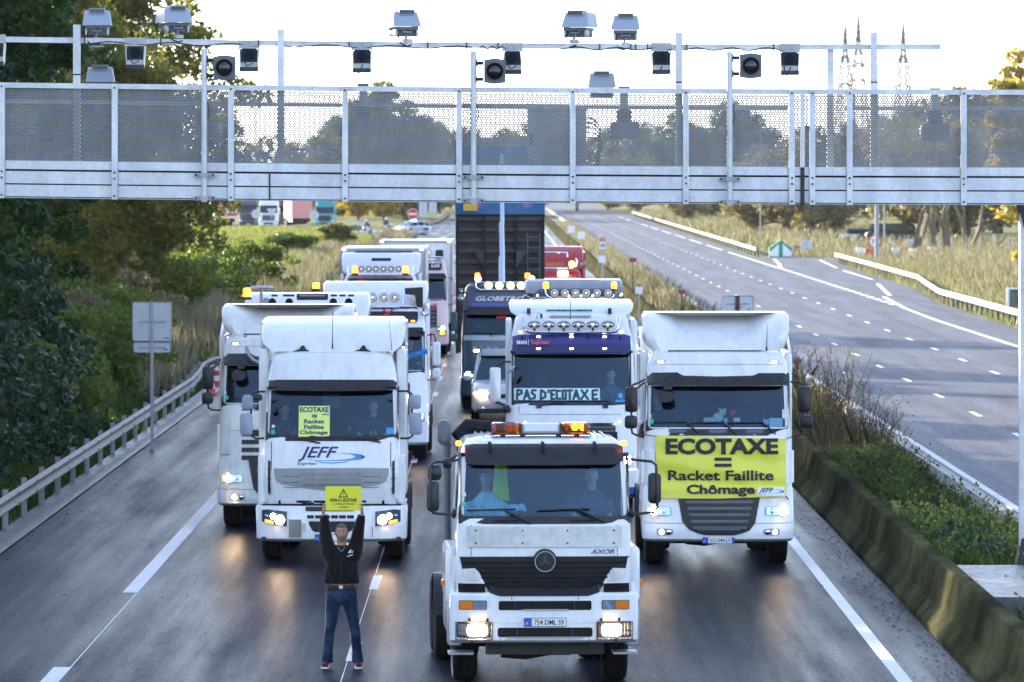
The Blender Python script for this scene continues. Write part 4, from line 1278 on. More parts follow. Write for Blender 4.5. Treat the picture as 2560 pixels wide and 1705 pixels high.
        if not lit:
            b = MB(); b.lathe([(r * .86, .0), (r * .5, .045), (r * .2, .06), (.001, .062)], (x, y, z), 'y', n)
            if rz: b.v = [(vx, vy, z + (vz - z) * rz / r) for vx, vy, vz in b.v]
            b.build('reflector', 'reflector', o, smooth=40)
            b = MB(); ball(b, (x, y - .0, z), r * .2, 8); b.build('bulb', 'lamp_warm', o)
        return o
    def beacon(s, x, y, z, r=.06, h=.14, lit=True):
        b = MB(); b.lathe([(r * 1.3, -.06), (r * 1.15, -.02), (r * .9, 0), (.001, 0)], (x, y, z), 'z', 14); o = b.build('beacon', 'black_plastic', s.t)
        b = MB(); b.lathe([(r, 0), (r, h * .75), (r * .8, h * .95), (.001, h)], (x, y, z), 'z', 14); b.build('beacon_lens', 'amber_glow' if lit else 'amber_lens', o)
    def marker(s, x, z, w=.07, h=.022, lit=True, off=.03, amber=False):
        y = s.yf(x, z) - off
        b = MB(); b.rbox(x - w, x + w, y, y + .02, z - h, z + h, .01); o = b.build('marker_lamp', 'black_plastic', s.t)
        b = MB(); b.rbox(x - w * .75, x + w * .75, y - .006, y, z - h * .6, z + h * .6, .008, ch=0); b.build('marker_lens', ('amber_glow' if amber else 'small_lamp_glow') if lit else 'clear_lens', o)
    def wiper(s, R, pivot, elbow, tip0, tip1, off=.04):
        b = MB()
        P = lambda u, v, o: (s.x(R, u), s.yf(s.x(R, u), s.z(R, v)) - o, s.z(R, v))
        b.tube([P(*pivot, .02), P(*elbow, off + .02)], .014, 6).tube([P(*tip0, off), P(*tip1, off)], .011, 6)
        b.build('wiper', 'black_plastic', s.t)
    def headlight(s, top, bot, lit_at, r=.09, amber_at=None, mat_bowl='reflector', off=.012, yfun=None):
        """lens unit following the body, with a lit projector and dark bowl inside"""
        x0, x1 = max(top[0][0], bot[0][0]), min(top[-1][0], bot[-1][0])
        o = s.panel('headlight', 'grey_plastic', top, bot, off, .02, nx=8)
        cx = (x0 + x1) / 2; zc = (poly_at(top, cx) + poly_at(bot, cx)) / 2
        sc = lambda pl, k: [(cx + (x - cx) * k, zc + (z - zc) * k) for x, z in pl]
        s.panel('lamp_bowl', 'reflector', sc(top, .9), sc(bot, .88), off + .004, .01, nx=8, parent=o)
        for (x, z, rr, mt) in lit_at:
            y = s.yf(x, z) - off - .008
            b = MB(); b.lathe([(rr, 0), (rr * .8, -.012), (rr * .3, -.018), (.001, -.019)], (x, y, z), 'y', 16); b.build('lamp_bulb', mt, o)
            b = MB(); b.ring((x, y - .004, z), rr, rr * 1.12, .01, 18); b.build('lamp_rim', 'chrome', o)
        s.panel('lamp_lens', 'clear_lens', sc(top, .97), sc(bot, .97), off + .032, .004, nx=8, parent=o)
        return o
    def box_trailer(s, x0, x1, z0, z1, y0, L, mat, trim='galvanised', lights=True):
        b = MB(); b.box(x0, x1, y0, y0 + L, z0, z1); o = b.build('box_body', mat, s.t, smooth=0)
        b = MB(); t_ = .06
        b.box(x0 - .02, x1 + .02, y0 - .03, y0 + .04, z1 - t_, z1 + .03)
        for xx in (x0, x1): b.box(xx - .035, xx + .035, y0 - .03, y0 + .05, z0, z1 - t_).box(xx - .03, xx + .03, y0 + .04, y0 + L, z1 - t_, z1 + .02)
        b.build('box_trim', trim, o, smooth=0)
        if lights:
            for xx in (x0 + .08, x1 - .08):
                b = MB(); b.rbox(xx - .05, xx + .05, y0 - .05, y0 - .03, z1 - .03, z1 + .02, .01); b.build('marker_lamp', 'small_lamp_glow', o)
        b = MB(); b.box(x0 + .1, x1 - .1, y0 + 2, y0 + L, z0 - .25, z0 - .02); b.build('underframe', 'dark_steel', o, smooth=0)
        for y in (y0 + L - 3.6, y0 + L - 2.3, y0 + L - 1.0):
            for sx in (-1, 1): s.wheel((x0 + x1) / 2 + sx * 1.02, y, .5, .38)
# ---------------------------------------------------------------- vehicles
def zlist(tab, a, b, extra=()):
    return sorted(set([t[0] for t in tab if a - 1e-6 <= t[0] <= b + 1e-6] + [a, b] + list(extra)))
def full_cab(T, tab, split, body, bumper_mat, zb, zt, D=2.1, bD=.8, **kw):
    up = [t for t in tab if t[0] > split + 1e-4]
    T.tab = tab
    up = [(split, *lerp_tab(tab, split + .0001))] + up
    T.cab(up, body, zb, zt, D, **kw)
    T.tab = tab
    lo = zlist(tab, tab[0][0], split)
    rows = T.shell_rows(tab, lo, bD, ys=(bD * .7, .45))
    b = MB(); b.grid(rows); b.add(rows[0], [tuple(range(len(rows[0])))]); b.add(rows[-1], [tuple(reversed(range(len(rows[-1]))))])
    return b.build('bumper', bumper_mat, T.t, smooth=40)
def swoosh(T, R, cx, cy, rx, ry, a0, a1, w0, w1, mat, off):
    top = []; V = []; F = []
    n = 20
    for i in range(n + 1):
        a = rad(a0 + (a1 - a0) * i / n); k = i / n; w = w0 + (w1 - w0) * math.sin(k * math.pi)
        for g in (1 - w / 2, 1 + w / 2):
            x, z = T.q(R, cx + rx * g * math.cos(a), cy - ry * g * math.sin(a))
            V.append((x, T.yf(x, z) - off, z))
    F = [(2 * i, 2 * i + 1, 2 * i + 3, 2 * i + 2) for i in range(n)]
    MB().add(V, F).build('swoosh', mat, T.t, smooth=0)

# ===== the leading tipper tractor ==================================================
def leading_truck():
    T = Truck('white leading truck with roof beacon bar, silver star badge and caged headlights', 1361, 70.2, c=.13, p=5, bow=.05, yaw=.04)
    q = T.q
    tab = [(.563, 1.13, .05), (.60, 1.152, .0), (1.14, 1.152, .0), (1.18, 1.14, .04), (1.185, 1.06, .14), (1.38, 1.07, .10), (1.6, 1.07, .07), (2.0, 1.06, .07), (2.02, 1.055, .09), (2.1, 1.05, .12), (2.80, 1.01, .30), (2.9, 1.0, .34), (2.97, .97, .42), (3.02, .9, .56), (3.045, .7, .85)]
    full_cab(T, tab, 1.18, 'white_paint', 'white_paint', 2.095, 2.80, D=1.95)
    T.steering(.45)
    # windscreen surround
    T.frame(T.x('C', 408), T.x('C', 2042), T.z('C', 1030), 2.86, wd=(.035, .02, .09), r=.06)
    T.panel('visor', 'black_plastic', T.poly('C', (475, 290), (560, 278), (1217, 276), (1900, 278), (1985, 290)), T.poly('C', (445, 430), (530, 470), (1217, 474), (1900, 470), (1990, 430)), off=.12, offtop=.03, th=.012, nz=5)
    for u in (712, 1217, 1713):
        T.R('visor_clip', 'dark_rubber', 'C', u - 16, 258, u + 16, 335, r=.01, off=.10, offtop=.05, th=.03)
    # lower face
    T.panel('front_panel', 'white_paint', T.poly('C', (380, 1036), (2050, 1036)), T.poly('C', (400, 1335), (2040, 1335)), off=.012, th=.02)
    T.R('metal_plate', plain('scuffed_metal', (.56, .57, .58), .34, metal=.55, dirt=.5, dscale=9, dcol=(.25, .25, .25)), 'C', 490, 1052, 1955, 1248, r=.006, off=.035, th=.012)
    for u in (568, 1013, 1441, 1884):
        for v in (1090, 1210):
            x, z = q('C', u, v); b = MB(); b.disc((x, T.yf(x, z) - .045, z), .012, .012, 8); b.build('rivet', 'dark_steel', T.t)
    for u in (527, 1918):
        x, z = q('C', u, 1190); T.rect('panel_seam', 'black_print', x - .003, x + .003, T.z('C', 1335), T.z('C', 1040), r=.001, off=.015, th=.004, nx=2)
    # grille
    top = T.poly('D', (415, 355), (1219, 350), (2040, 352)); bot = T.poly('D', (415, 600), (640, 605), (700, 690), (790, 722), (1640, 722), (1740, 690), (1800, 605), (2040, 600))
    T.panel('grille', 'black_plastic', top, bot, off=.015, th=.05, nz=4)
    for i in range(6):
        v0 = 400 + i * 47
        k = 0 if i < 1 else (i - 1) * 42
        u0, u1 = 440 + (150 if i >= 1 else 0) + k * .35 + (40 if i > 3 else 0), 2010 - (150 if i >= 1 else 0) - k * .35 - (40 if i > 3 else 0)
        T.R('grille_slat', 'dark_rubber', 'D', u0, v0, u1, v0 + 17, r=.01, off=.045, th=.03)
        for a, c_ in ((.18, .28), (.40, .50), (.52, .62), (.75, .86)):
            T.R('grille_slot', 'black_print', 'D', u0 + (u1 - u0) * a, v0 + 20, u0 + (u1 - u0) * c_, v0 + 38, r=.006, off=.018, th=.01)
    for sx in (1, -1):
        pts = [(350, 352), (418, 362), (440, 470), (560, 462), (600, 500), (655, 606)]
        ptb = [(345, 560), (360, 590), (400, 607), (655, 608)]
        top_, bot_ = T.poly('D', *pts), T.poly('D', *ptb)
        m = (T.x('D', 1219) * 2)
        if sx < 0: top_, bot_ = [(m - x, z) for x, z in reversed(top_)], [(m - x, z) for x, z in reversed(bot_)]
        T.panel('corner_panel', 'white_paint', top_, bot_, off=.05, offtop=.03, th=.04)
        cav = T.poly('D', (450, 475), (560, 468), (590, 500), (625, 570)), T.poly('D', (450, 500), (480, 560), (520, 578), (625, 580))
        if sx < 0: cav = [[(m - x, z) for x, z in reversed(p)] for p in cav]
        T.panel('corner_recess', 'off_white_paint', *cav, off=.062, offtop=.045, th=.02)
    T.R('badge_base', 'black_plastic', 'D', 1115, 274, 1337, 498, r=.14, off=.05, th=.04)
    x, z = q('D', 1227, 396); y = T.yf(x, z) - .06; r = 100 * .26327 / T.s
    o = MB().ring((x, y, z), r * .90, r, .02, 32).build('star_badge', 'chrome', T.t)
    b = MB()
    for a in (90, 210, 330):
        ca, sa = math.cos(rad(a)), math.sin(rad(a))
        b.add([(x + ca * r * .93, y, z + sa * r * .93), (x + r * .13 * math.cos(rad(a + 60)), y + .008, z + r * .13 * math.sin(rad(a + 60))), (x, y - .012, z), (x + r * .13 * math.cos(rad(a - 60)), y + .008, z + r * .13 * math.sin(rad(a - 60)))], [(0, 1, 2), (0, 2, 3)])
    b.build('star', 'chrome', o, smooth=0)
    T.words('AXOR', 'grey_plastic', 'D', 1662, 282, 1892, 326, off=.018, bold=.03, shear=.3, name='badge_lettering')
    # bumper
    T.R('bumper_opening', 'dark_rubber', 'D', 785, 768, 1668, 856, r=.02, off=.004, th=.02)
    T.R('bumper_opening', 'dark_rubber', 'D', 775, 1022, 1678, 1112, r=.03, off=.004, th=.02)
    for u in (945, 1505): T.R('opening_rib', 'black_plastic', 'D', u - 6, 772, u + 6, 852, r=.004, off=.012, th=.01, nx=2)
    for u in (960, 1485): T.R('opening_rib', 'black_plastic', 'D', u - 8, 1026, u + 8, 1108, r=.004, off=.012, th=.01, nx=2)
    T.R('plate_panel', 'white_paint', 'D', 1000, 852, 1455, 1020, r=.006, off=.014, th=.02)
    T.R('step_tread', 'silver_trim', 'D', 1010, 846, 1448, 860, r=.004, off=.03, th=.03)
    T.R('step_tread', 'silver_trim', 'D', 860, 1108, 1590, 1122, r=.004, off=.03, th=.03)
    for u in (910, 1545): T.R('panel_seam', 'black_print', 'D', u - 2, 722, u + 2, 762, r=.001, off=.006, th=.004, nx=2)
    for u in (805, 1645): T.R('panel_seam', 'black_print', 'D', u - 2, 1120, u + 2, 1172, r=.001, off=.006, th=.004, nx=2)
    for a, c_ in ((725, 995), (1462, 1725)): T.R('bumper_crease', 'off_white_paint', 'D', a, 974, c_, 984, r=.002, off=.006, th=.006, nx=4)
    T.plate('D', 1025, 928, 1426, 1010, '754 DML 59', off=.036, old=True)
    x, z = q('D', 1317, 968); b = MB(); b.disc((x, T.yf(x, z) - .043, z), .005, .004, 6); b.build('plate_dot', 'black_print', T.t)
    for sx in (0, 1):
        f = (lambda u: 2438 - u) if sx else (lambda u: u)
        def RR(n, m, u0, v0, u1, v1, **k):
            a, c_ = sorted((f(u0), f(u1))); return T.R(n, m, 'D', a, v0, c_, v1, **k)
        o = RR('indicator', 'black_plastic', 408, 764, 672, 852, r=.012, off=.008, th=.02)
        RR('amber_lens', 'amber_lens', 414, 770, 541, 846, r=.008, off=.014, th=.008, parent=o); RR('clear_lens', 'reflector', 545, 770, 664, 846, r=.008, off=.014, th=.008, parent=o)
        RR('lens_cover', 'clear_lens', 545, 770, 664, 846, r=.008, off=.03, th=.004, parent=o)
        h = RR('headlight', 'black_plastic', 385, 972, 718, 1118, r=.03, off=.006, th=.02)
        RR('lamp_bowl', 'reflector', 396, 985, 500, 1095, r=.03, off=.012, th=.006, parent=h)
        RR('lamp_beam', 'headlight_beam', 485, 992, 672, 1100, r=.045, off=.018, th=.012, parent=h)
        for dz in (1015, 1040, 1065): RR('beam_facet', 'clear_lens', 488, dz, 670, dz + 4, r=.001, off=.026, th=.006, parent=h)
        g = MB()
        for i in range(11):
            u = 390 + i * 32.5; xx, _ = q('D', f(u), 0); za, zb_ = T.z('D', 966), T.z('D', 1134)
            g.tube([(xx, T.yf(xx, .7) - .06, za), (xx, T.yf(xx, .7) - .06, zb_)], .004, 5)
        for v in (966, 1050, 1134):
            g.tube([(T.x('D', f(u)), T.yf(T.x('D', f(u)), .7) - .06, T.z('D', v)) for u in (378, 460, 550, 640, 722)], .005, 5)
        for u in (378, 722): g.tube([(T.x('D', f(u)), T.yf(T.x('D', f(u)), .7) - .06, T.z('D', v)) for v in (966, 1134)], .006, 5)
        g.build('lamp_guard', 'black_plastic', T.t)
        for u, v in ((507, 948), (677, 950), (535, 1145)): RR('guard_clip', 'black_plastic', u - 12, v - 18, u + 12, v + 14, r=.004, off=.03, th=.03, nx=2)
    # dark band between bumper and corner panels
    for u0, u1 in ((405, 660), (1790, 2036)): T.R('cab_gap', 'dark_rubber', 'D', u0, 610, u1, 690, r=.004, off=.012, th=.03)
    # wheel arches, steps, mirrors
    for sx in (-1, 1):
        b = MB()
        x0, x1 = sorted((sx * 1.04, sx * 1.19))
        b.rbox(x0, x1, .42, 1.75, 1.02, 1.72, .14, ch=.05); b.build('wheel_arch', 'white_paint', T.t)
        b = MB(); b.rbox(min(sx * 1.0, sx * 1.17), max(sx * 1.0, sx * 1.17), .2, .62, .52, 1.0, .03); b.build('entry_step', 'silver_trim', T.t)
        b = MB(); b.rbox(min(sx * 1.17, sx * 1.24), max(sx * 1.17, sx * 1.24), .6, .7, T.z('D', 655), T.z('D', 600), .01); b.build('side_marker', 'amber_lens', T.t)
        b = MB(); b.rbox(min(sx * .85, sx * 1.16), max(sx * .85, sx * 1.16), .3, .7, .40, .43, .01); b.build('lower_step', 'silver_trim', T.t)
    T.mirror('C', 104, 620, 220, 906, y=-.02); T.mirror('C', 110, 465, 242, 610, y=0)
    b = MB(); b.tube([(T.x('C', u), y, T.z('C', v)) for u, v, y in ((410, 425, .30), (300, 432, .1), (175, 438, .02), (142, 465, 0), (130, 700, -.03), (130, 870, -.03), (165, 920, 0), (340, 945, .2))], .017, 8); b.build('mirror_arm', 'black_plastic', T.t)
    T.mirror('C', 2208, 545, 2330, 834, y=-.02)
    b = MB(); b.tube([(T.x('C', u), y, T.z('C', v)) for u, v, y in ((2010, 418, .30), (2120, 425, .1), (2240, 435, .02), (2282, 470, 0), (2293, 700, -.04), (2290, 870, -.03), (2262, 915, 0), (2100, 942, .2))], .017, 8); b.build('mirror_arm', 'black_plastic', T.t)
    T.mirror('C', 258, 405, 345, 500, y=.1, r=.04, arms=[[(330, 420), (395, 372)]])
    b = MB(); ball(b, (T.x('C', 365), .25, T.z('C', 935)), (.035, .05, .06)); ball(b, (T.x('C', 2065), .25, T.z('C', 935)), (.035, .05, .06)); b.build('mirror_hinge', 'black_plastic', T.t)
    # wipers
    T.wiper('C', (1095, 1025), (845, 900), (480, 903), (950, 888)); T.wiper('C', (1795, 1015), (1540, 892), (1155, 902), (1655, 887))
    for u in (500, 1230): T.R('grab_recess', 'dark_rubber', 'C', u + 240, 992, u + 480, 1012, r=.01, off=.014, th=.004)
    # roof: beacon bar, aerial roof ribs, position lamps
    z0 = T.z('C', 205)
    def bar(u0, u1, v0, v1, mat, nm, y0=.72, y1=1.0, r=.04):
        x0, z1_ = q('C', u0, v0); x1, z0_ = q('C', u1, v1); k = 1.012
        return MB().rbox(x0, x1, y0, y1, z0_, z1_, r, ch=.03).build(nm, mat, bb)
    bb = MB().rbox(T.x('C', 735), T.x('C', 1690), .70, 1.02, T.z('C', 206), T.z('C', 190), .01).rbox(T.x('C', 1012), T.x('C', 1030), .70, 1.02, T.z('C', 200), T.z('C', 95), .01).rbox(T.x('C', 1398), T.x('C', 1414), .70, 1.02, T.z('C', 200), T.z('C', 95), .01).build('beacon_bar', 'black_plastic', T.t)
    bar(738, 1012, 90, 192, glass('amber_glass', (1.0, .42, .03), .10), 'amber_dome'); bar(1414, 1688, 90, 192, 'amber_glass', 'amber_dome')
    bar(1031, 1397, 98, 190, plain('milky_panel', (.62, .64, .64), .4), 'centre_panel', r=.01)
    for u, m in ((1545, 'amber_bright'), (1617, 'amber_bright'), (885, 'amber_lens')):
        b = MB(); x, z = q('C', u, 135); ball(b, (x, .86, z), .042, 10); b.build('rotating_lamp', m, bb)
    for u in (770, 950, 1460, 1640): b = MB(); x, z = q('C', u, 140); b.box(x - .02, x + .02, .8, .9, T.z('C', 188), T.z('C', 105)); b.build('lamp_mirror', plain('amber_inner', (.6, .2, .02), .3), bb)
    b = MB()
    for u in (850, 1040, 1385, 1560): b.box(T.x('C', u) - .03, T.x('C', u) + .03, .75, .9, 3.0, T.z('C', 200))
    b.build('bar_foot', 'dark_steel', T.t, smooth=0)
    b = MB()
    for sx in (-1, 1):
        for k in (.62, .70, .78): b.tube([(sx * k, .75, 3.045), (sx * k, 1.9, 3.05)], .014, 5)
    b.build('roof_rib', 'white_paint', T.t)
    for u in (413, 1990):
        x, z = q('C', u, 272); b = MB(); b.rbox(x - .035, x + .035, .32, .4, z - .03, z + .03, .02); b.build('position_lamp', 'amber_glow', T.t)
    # tall air intake beside the cab, left
    b = MB(); b.rbox(T.x('C', 250), T.x('C', 380), 2.0, 2.3, 2.88, 3.19, .07, ch=.04); b.tube([(T.x('C', 345), 2.15, 2.9), (T.x('C', 350), 2.15, 1.0)], .05, 8); b.build('air_intake', 'grey_plastic', T.t)
    b = MB(); b.tube([(-.98, 2.15, 2.95), (-.85, 2.2, 3.1), (-.6, 2.25, 3.08), (-.42, 2.3, 2.8)], .11, 10); b.build('intake_hose', 'dark_rubber', T.t)
    b = MB(); b.rbox(T.x('C', 620), T.x('C', 1000), 2.05, 2.2, 2.4, 3.0, .05); b.build('rear_frame', 'dark_steel', T.t)
    T.chassis(6.3, rear=True, rear_y=4.6, front_y=1.45, fw=.93)
    T.wheel(1.08, 5.8, .5, .3); T.wheel(-1.08, 5.8, .5, .3)
    b = MB(); b.box(-.7, .75, .35, .5, .40, .56); b.tube([(-.7, .4, .46), (.75, .4, .46)], .05, 8); b.build('tow_beam', 'dark_steel', T.t)
    T.R('inspection_sticker', 'white_print', 'C', 447, 735, 480, 772, r=.002, off=.01, th=.004, nx=2); T.R('green_sticker', plain('green_print', (.03, .5, .35), .5), 'C', 442, 825, 480, 865, r=.002, off=.01, th=.004, nx=2)
    Y = 70.2
    seated('smiling passenger in pale blue jacket behind the leading truck windscreen', W(*U('C', 668, 600), Y + .88), 'pale_jacket', 'black_hair', skin='skin', k=1.0, reach=(.12, -.30, .1))
    seated('driver in dark coat at the wheel of the leading truck', W(*U('C', 1668, 575), Y + .95), 'grey_coat', 'grey_hair', crop, skin='skin_pale', reach=(.24, -.42, .1))
    v = thing('safety_vest', 'yellow-green safety vest hanging behind the passenger in the leading truck', 'vest', W(*U('C', 800, 590), Y + 1.15))
    b = MB(); rows = []
    for j in range(7):
        k = j / 6; rows.append([(-.10 + .2 * i / 6 + .02 * math.sin(k * 4), .025 * math.sin(i * 2.2 + k), .28 - .58 * k + .03 * (i % 2)) if 0 else ((-.06 - .05 * k) + (.13 + .09 * k) * i / 6, .03 * math.sin(i * 2.0 + k), .28 - .56 * k) for i in range(7)])
    b.grid(rows); b.build('vest_cloth', 'yellow_green_cloth', v)
    pl = thing('soft_toy', 'pale blue toy figure lying on the dashboard of the leading truck', 'toy', W(*U('C', 925, 875), Y + .36))
    b = MB(); ball(b, (0, 0, 0), (.09, .06, .055)); ball(b, (.10, 0, .01), .05); ball(b, (-.09, 0, .03), (.05, .03, .02)); ball(b, (-.06, 0, -.06), (.025, .03, .04)); ball(b, (.14, -.02, -.02), .025); b.build('toy_body', plain('pale_cyan', (.35, .62, .70), .8), pl)
leading_truck()

# ===== white high-cab truck with the blue logo ======================================
def logo_truck():
    T = Truck('white high-roof truck with a blue logo panel and yellow notice in its windscreen', 827.6, 93.2, c=.20, p=3.6, bow=.07)
    q = T.q
    tab = [(.351, 1.17, .10), (.40, 1.215, .03), (.88, 1.228, .0), (.929, 1.215, .02), (.935, 1.12, .16), (1.02, 1.14, .13), (1.3, 1.13, .08), (1.54, 1.12, .09), (1.965, 1.10, .14), (2.03, 1.09, .18), (2.78, 1.06, .44), (2.95, 1.05, .50), (3.15, 1.02, .58), (3.33, .97, .68), (3.40, .93, .76), (3.44, .86, .95)]
    full_cab(T, tab, .93, 'white_paint', 'white_paint', 2.03, 2.78, D=2.2, bD=.85)
    T.steering(.5)
    T.frame(T.x('A', 690), T.x('A', 1962), T.z('A', 1534), 2.84, wd=(.035, .03, .09), r=.07)
    T.panel('visor', 'black_plastic', T.poly('A', (715, 966), (800, 958), (1320, 956), (1850, 958), (1940, 966)), T.poly('A', (700, 1010), (740, 1046), (800, 1056), (1320, 1062), (1850, 1056), (1900, 1046), (1948, 1010)), off=.15, offtop=.02, th=.012, nz=5)
    for u in (1065, 1320, 1573):
        T.marker(*q('A', u, 1035), w=.035, h=.02, lit=False, off=.14)
    T.rect('roof_seam', 'off_white_paint', -.9, .9, T.z('A', 700), T.z('A', 696), r=.001, off=.004, th=.004, nx=16)
    # roof fairing
    ft = [(3.40, 1.02, .86), (3.50, 1.13, .94), (3.62, 1.17, 1.06), (3.80, 1.18, 1.40), (3.90, 1.165, 1.75), (3.93, 1.12, 1.95)]
    T.extra_shell('roof_fairing', 'white_paint', ft, [t[0] for t in ft], 2.75, c=.22, p=4, bow=-.12)
    for sx in (-1, 1):
        b = MB(); x0, x1 = sorted((sx * 1.16, sx * 1.20)); b.rbox(x0, x1, 1.5, 2.78, 3.42, 3.88, .03, ch=.01); b.build('fairing_side', 'off_white_paint', T.t)
        b = MB(); x0, x1 = sorted((sx * 1.04, sx * 1.205)); b.rbox(x0, x1, .95, 2.35, 1.05, 3.44, .06, ch=.03); b.build('side_deflector', 'white_paint', T.t)
        b = MB(); x0, x1 = sorted((sx * 1.06, sx * 1.19)); b.rbox(x0, x1, .22, .75, .95, 1.86 if 0 else T.z('B', 220), .05, ch=.03); b.build('corner_deflector', 'white_paint', T.t)
        b = MB(); b.rbox(sx * 1.09 - .035, sx * 1.09 + .035, .05, .14, .37, .43, .01); b.build('bumper_foot', 'black_plastic', T.t)
    b = MB(); b.box(T.x('A', 1085), T.x('A', 1545), .92, .96, 3.42, 3.448)
    b.build('roof_slot', 'black_print', T.t, smooth=0)
    for u in (1030, 1612):
        b = MB(); x = T.x('A', u); b.prism([(x - .16, 3.40), (x + .14, 3.40), (x + .06, 3.44), (x + .03, 3.50), (x - .01, 3.50), (x - .05, 3.44)], .80, .86); b.build('roof_bracket', 'black_plastic', T.t)
    b = MB(); xa, za = q('A', 1320, 655); b.tube([(xa, .8, za - .02), (xa, .8, za + .1), (xa, .95, T.z('A', 290))], [.016, .008, .004], 6); xb = T.x('A', 1890); b.tube([(xb, .75, 3.42), (xb - .05, .9, T.z('A', 400))], [.007, .003], 5)
    b.build('aerial', 'black_plastic', T.t)
    # hood and logo
    T.panel('logo_panel', 'clean_white', T.poly('B', (880, 135), (1320, 128), (1756, 132)), T.poly('B', (880, 336), (1320, 344), (1756, 338)), off=.012, th=.008)
    T.words('JEFF', 'navy_print', 'B', 1006, 142, 1390, 280, off=.016, bold=.03, shear=.38)
    T.words('Express', 'navy_print', 'B', 998, 284, 1180, 324, off=.016, bold=.01, shear=.2)
    swoosh(T, 'B', 1300, 238, 280, 36, -150, 75, .02, .26, 'sky_blue_print', .017); swoosh(T, 'B', 1400, 240, 225, 38, -75, 85, .02, .16, 'blue_print', .018)
    swoosh(T, 'B', 1330, 262, 170, 34, -160, -20, .05, .3, 'sky_blue_print', .0185)
    for u in (750, 1885): T.panel('panel_seam', 'black_print', T.poly('B', (u - 3, 100), (u + 3, 100)), T.poly('B', (u - 3, 345), (u + 3, 345)), off=.006, th=.004, nx=2)
    top = T.poly('B', (775, 350), (1320, 346), (1866, 348)); bot = T.poly('B', (775, 400), (795, 470), (850, 500), (1060, 535), (1260, 560), (1400, 560), (1580, 540), (1790, 500), (1845, 470), (1866, 400))
    T.panel('grille_surround', plain('satin_grey', (.30, .31, .33), .4, dirt=.2), top, bot, off=.014, th=.02)
    for i, (v0, v1) in enumerate(((382, 424), (436, 472), (486, 520))):
        T.R('grille_mesh', 'galvanised', 'B', 1030 + i * 6, v0, 1612 - i * 4, v1, r=.01, off=.026, th=.02)
        g = MB(); x0, z1_ = q('B', 1034 + i * 6, v0 + 3); x1, z0_ = q('B', 1608 - i * 4, v1 - 3); nx_ = 52
        for a in range(nx_):
            for r_ in range(3):
                x = x0 + (x1 - x0) * (a + .5 + .5 * (r_ % 2)) / nx_; z = z0_ + (z1_ - z0_) * (r_ + .5) / 3; y = T.yf(x, z) - .0285; w_ = (x1 - x0) / nx_ * .36
                g.add([(x - w_, y, z), (x, y, z - w_), (x + w_, y, z), (x, y, z + w_)], [(0, 1, 2, 3)])
        g.build('mesh_hole', 'black_print', T.t, smooth=0, kind='stuff')
        for sx in (0, 1):
            u0, u1 = (850, 1025) if not sx else (1618, 1790)
            T.R('grille_crease', 'black_plastic', 'B', u0 + i * 8, v0 + 42, u1 - i * 8, v0 + 46, r=.001, off=.018, th=.006, nx=3)
    for sx in (0, 1):
        f = (lambda u: 2640 - u) if sx else (lambda u: u)
        P = lambda *p: (lambda L: list(reversed(L)) if sx else L)(T.poly('B', *[(f(u), v) for u, v in p]))
        T.panel('air_vent', 'black_plastic', P((706, 268), (740, 285)), P((718, 580), (765, 628)), off=.02, th=.02, nx=3)
        T.panel('vent_housing', 'white_paint', P((650, 228), (700, 222), (716, 300)), P((655, 610), (690, 640), (716, 648)), off=.03, th=.05, nx=4)
        for v in (350, 440, 530): T.panel('vent_rib', 'dark_rubber', P((708, v), (752, v + 8)), P((708, v + 6), (752, v + 14)), off=.03, th=.02, nx=2)
        hl = T.headlight(P((660, 742), (720, 736), (900, 756)), P((655, 850), (720, 872), (910, 902)),
            [(*q('B', f(835), 835), .078, 'headlight_beam'), (*q('B', f(768), 800), .045, 'headlight_beam'), (*q('B', f(705), 795), .03, 'chrome')])
        T.panel('indicator_glow', 'amber_glow', P((690, 832), (770, 848)), P((690, 858), (770, 878)), off=.022, th=.005, nx=3, parent=hl)
        T.panel('panel_seam', 'black_print', P((925, 905), (930, 905)), P((925, 1044), (930, 1044)), off=.004, th=.004, nx=2)
    T.rect('cab_gap', 'dark_rubber', -1.13, 1.13, T.z('B', 703), T.z('B', 655), r=.005, off=.0, th=.03)
    T.R('intake', 'black_plastic', 'B', 1078, 690, 1540, 752, r=.02, off=.012, th=.03)
    for i in range(6):
        u = 1092 + i * 76; T.R('intake_slot', 'black_print', 'B', u, 790, u + 66, 822, r=.01, off=.004, th=.01, nx=3)
    T.panel('lower_intake', 'black_plastic', T.poly('B', (1110, 850), (1545, 850)), T.poly('B', (1110, 880), (1140, 935), (1170, 952), (1490, 952), (1520, 935), (1545, 880)), off=.005, th=.02)
    T.R('bumper_lip', 'white_paint', 'B', 1085, 826, 1560, 846, r=.01, off=.02, th=.03)
    T.R('access_flap', plain('flap_grey', (.22, .23, .22), .6, dirt=.3), 'B', 918, 832, 1037, 1005, r=.006, off=.008, th=.01)
    T.R('tow_cover', 'off_white_paint', 'B', 1040, 866, 1084, 952, r=.006, off=.006, th=.01); T.R('tow_cover', 'off_white_paint', 'B', 1590, 866, 1634, 952, r=.006, off=.006, th=.01)
    T.plate('B', 1168, 972, 1470, 1036, 'E       FE', off=.02)
    T.mirror('A', 468, 1098, 570, 1236, 'camera_grey', y=.25); T.mirror('A', 448, 1270, 566, 1482, 'camera_grey', y=.22)
    b = MB(); b.tube([(T.x('A', u), .3, T.z('A', v)) for u, v in ((690, 1068), (600, 1066), (556, 1085), (552, 1300), (560, 1490), (600, 1515), (680, 1510))], .018, 8); b.build('mirror_arm', 'black_plastic', T.t)
    T.mirror('A', 2060, 1096, 2172, 1232, 'camera_grey', y=.25); T.mirror('A', 2060, 1268, 2182, 1476, 'camera_grey', y=.22)
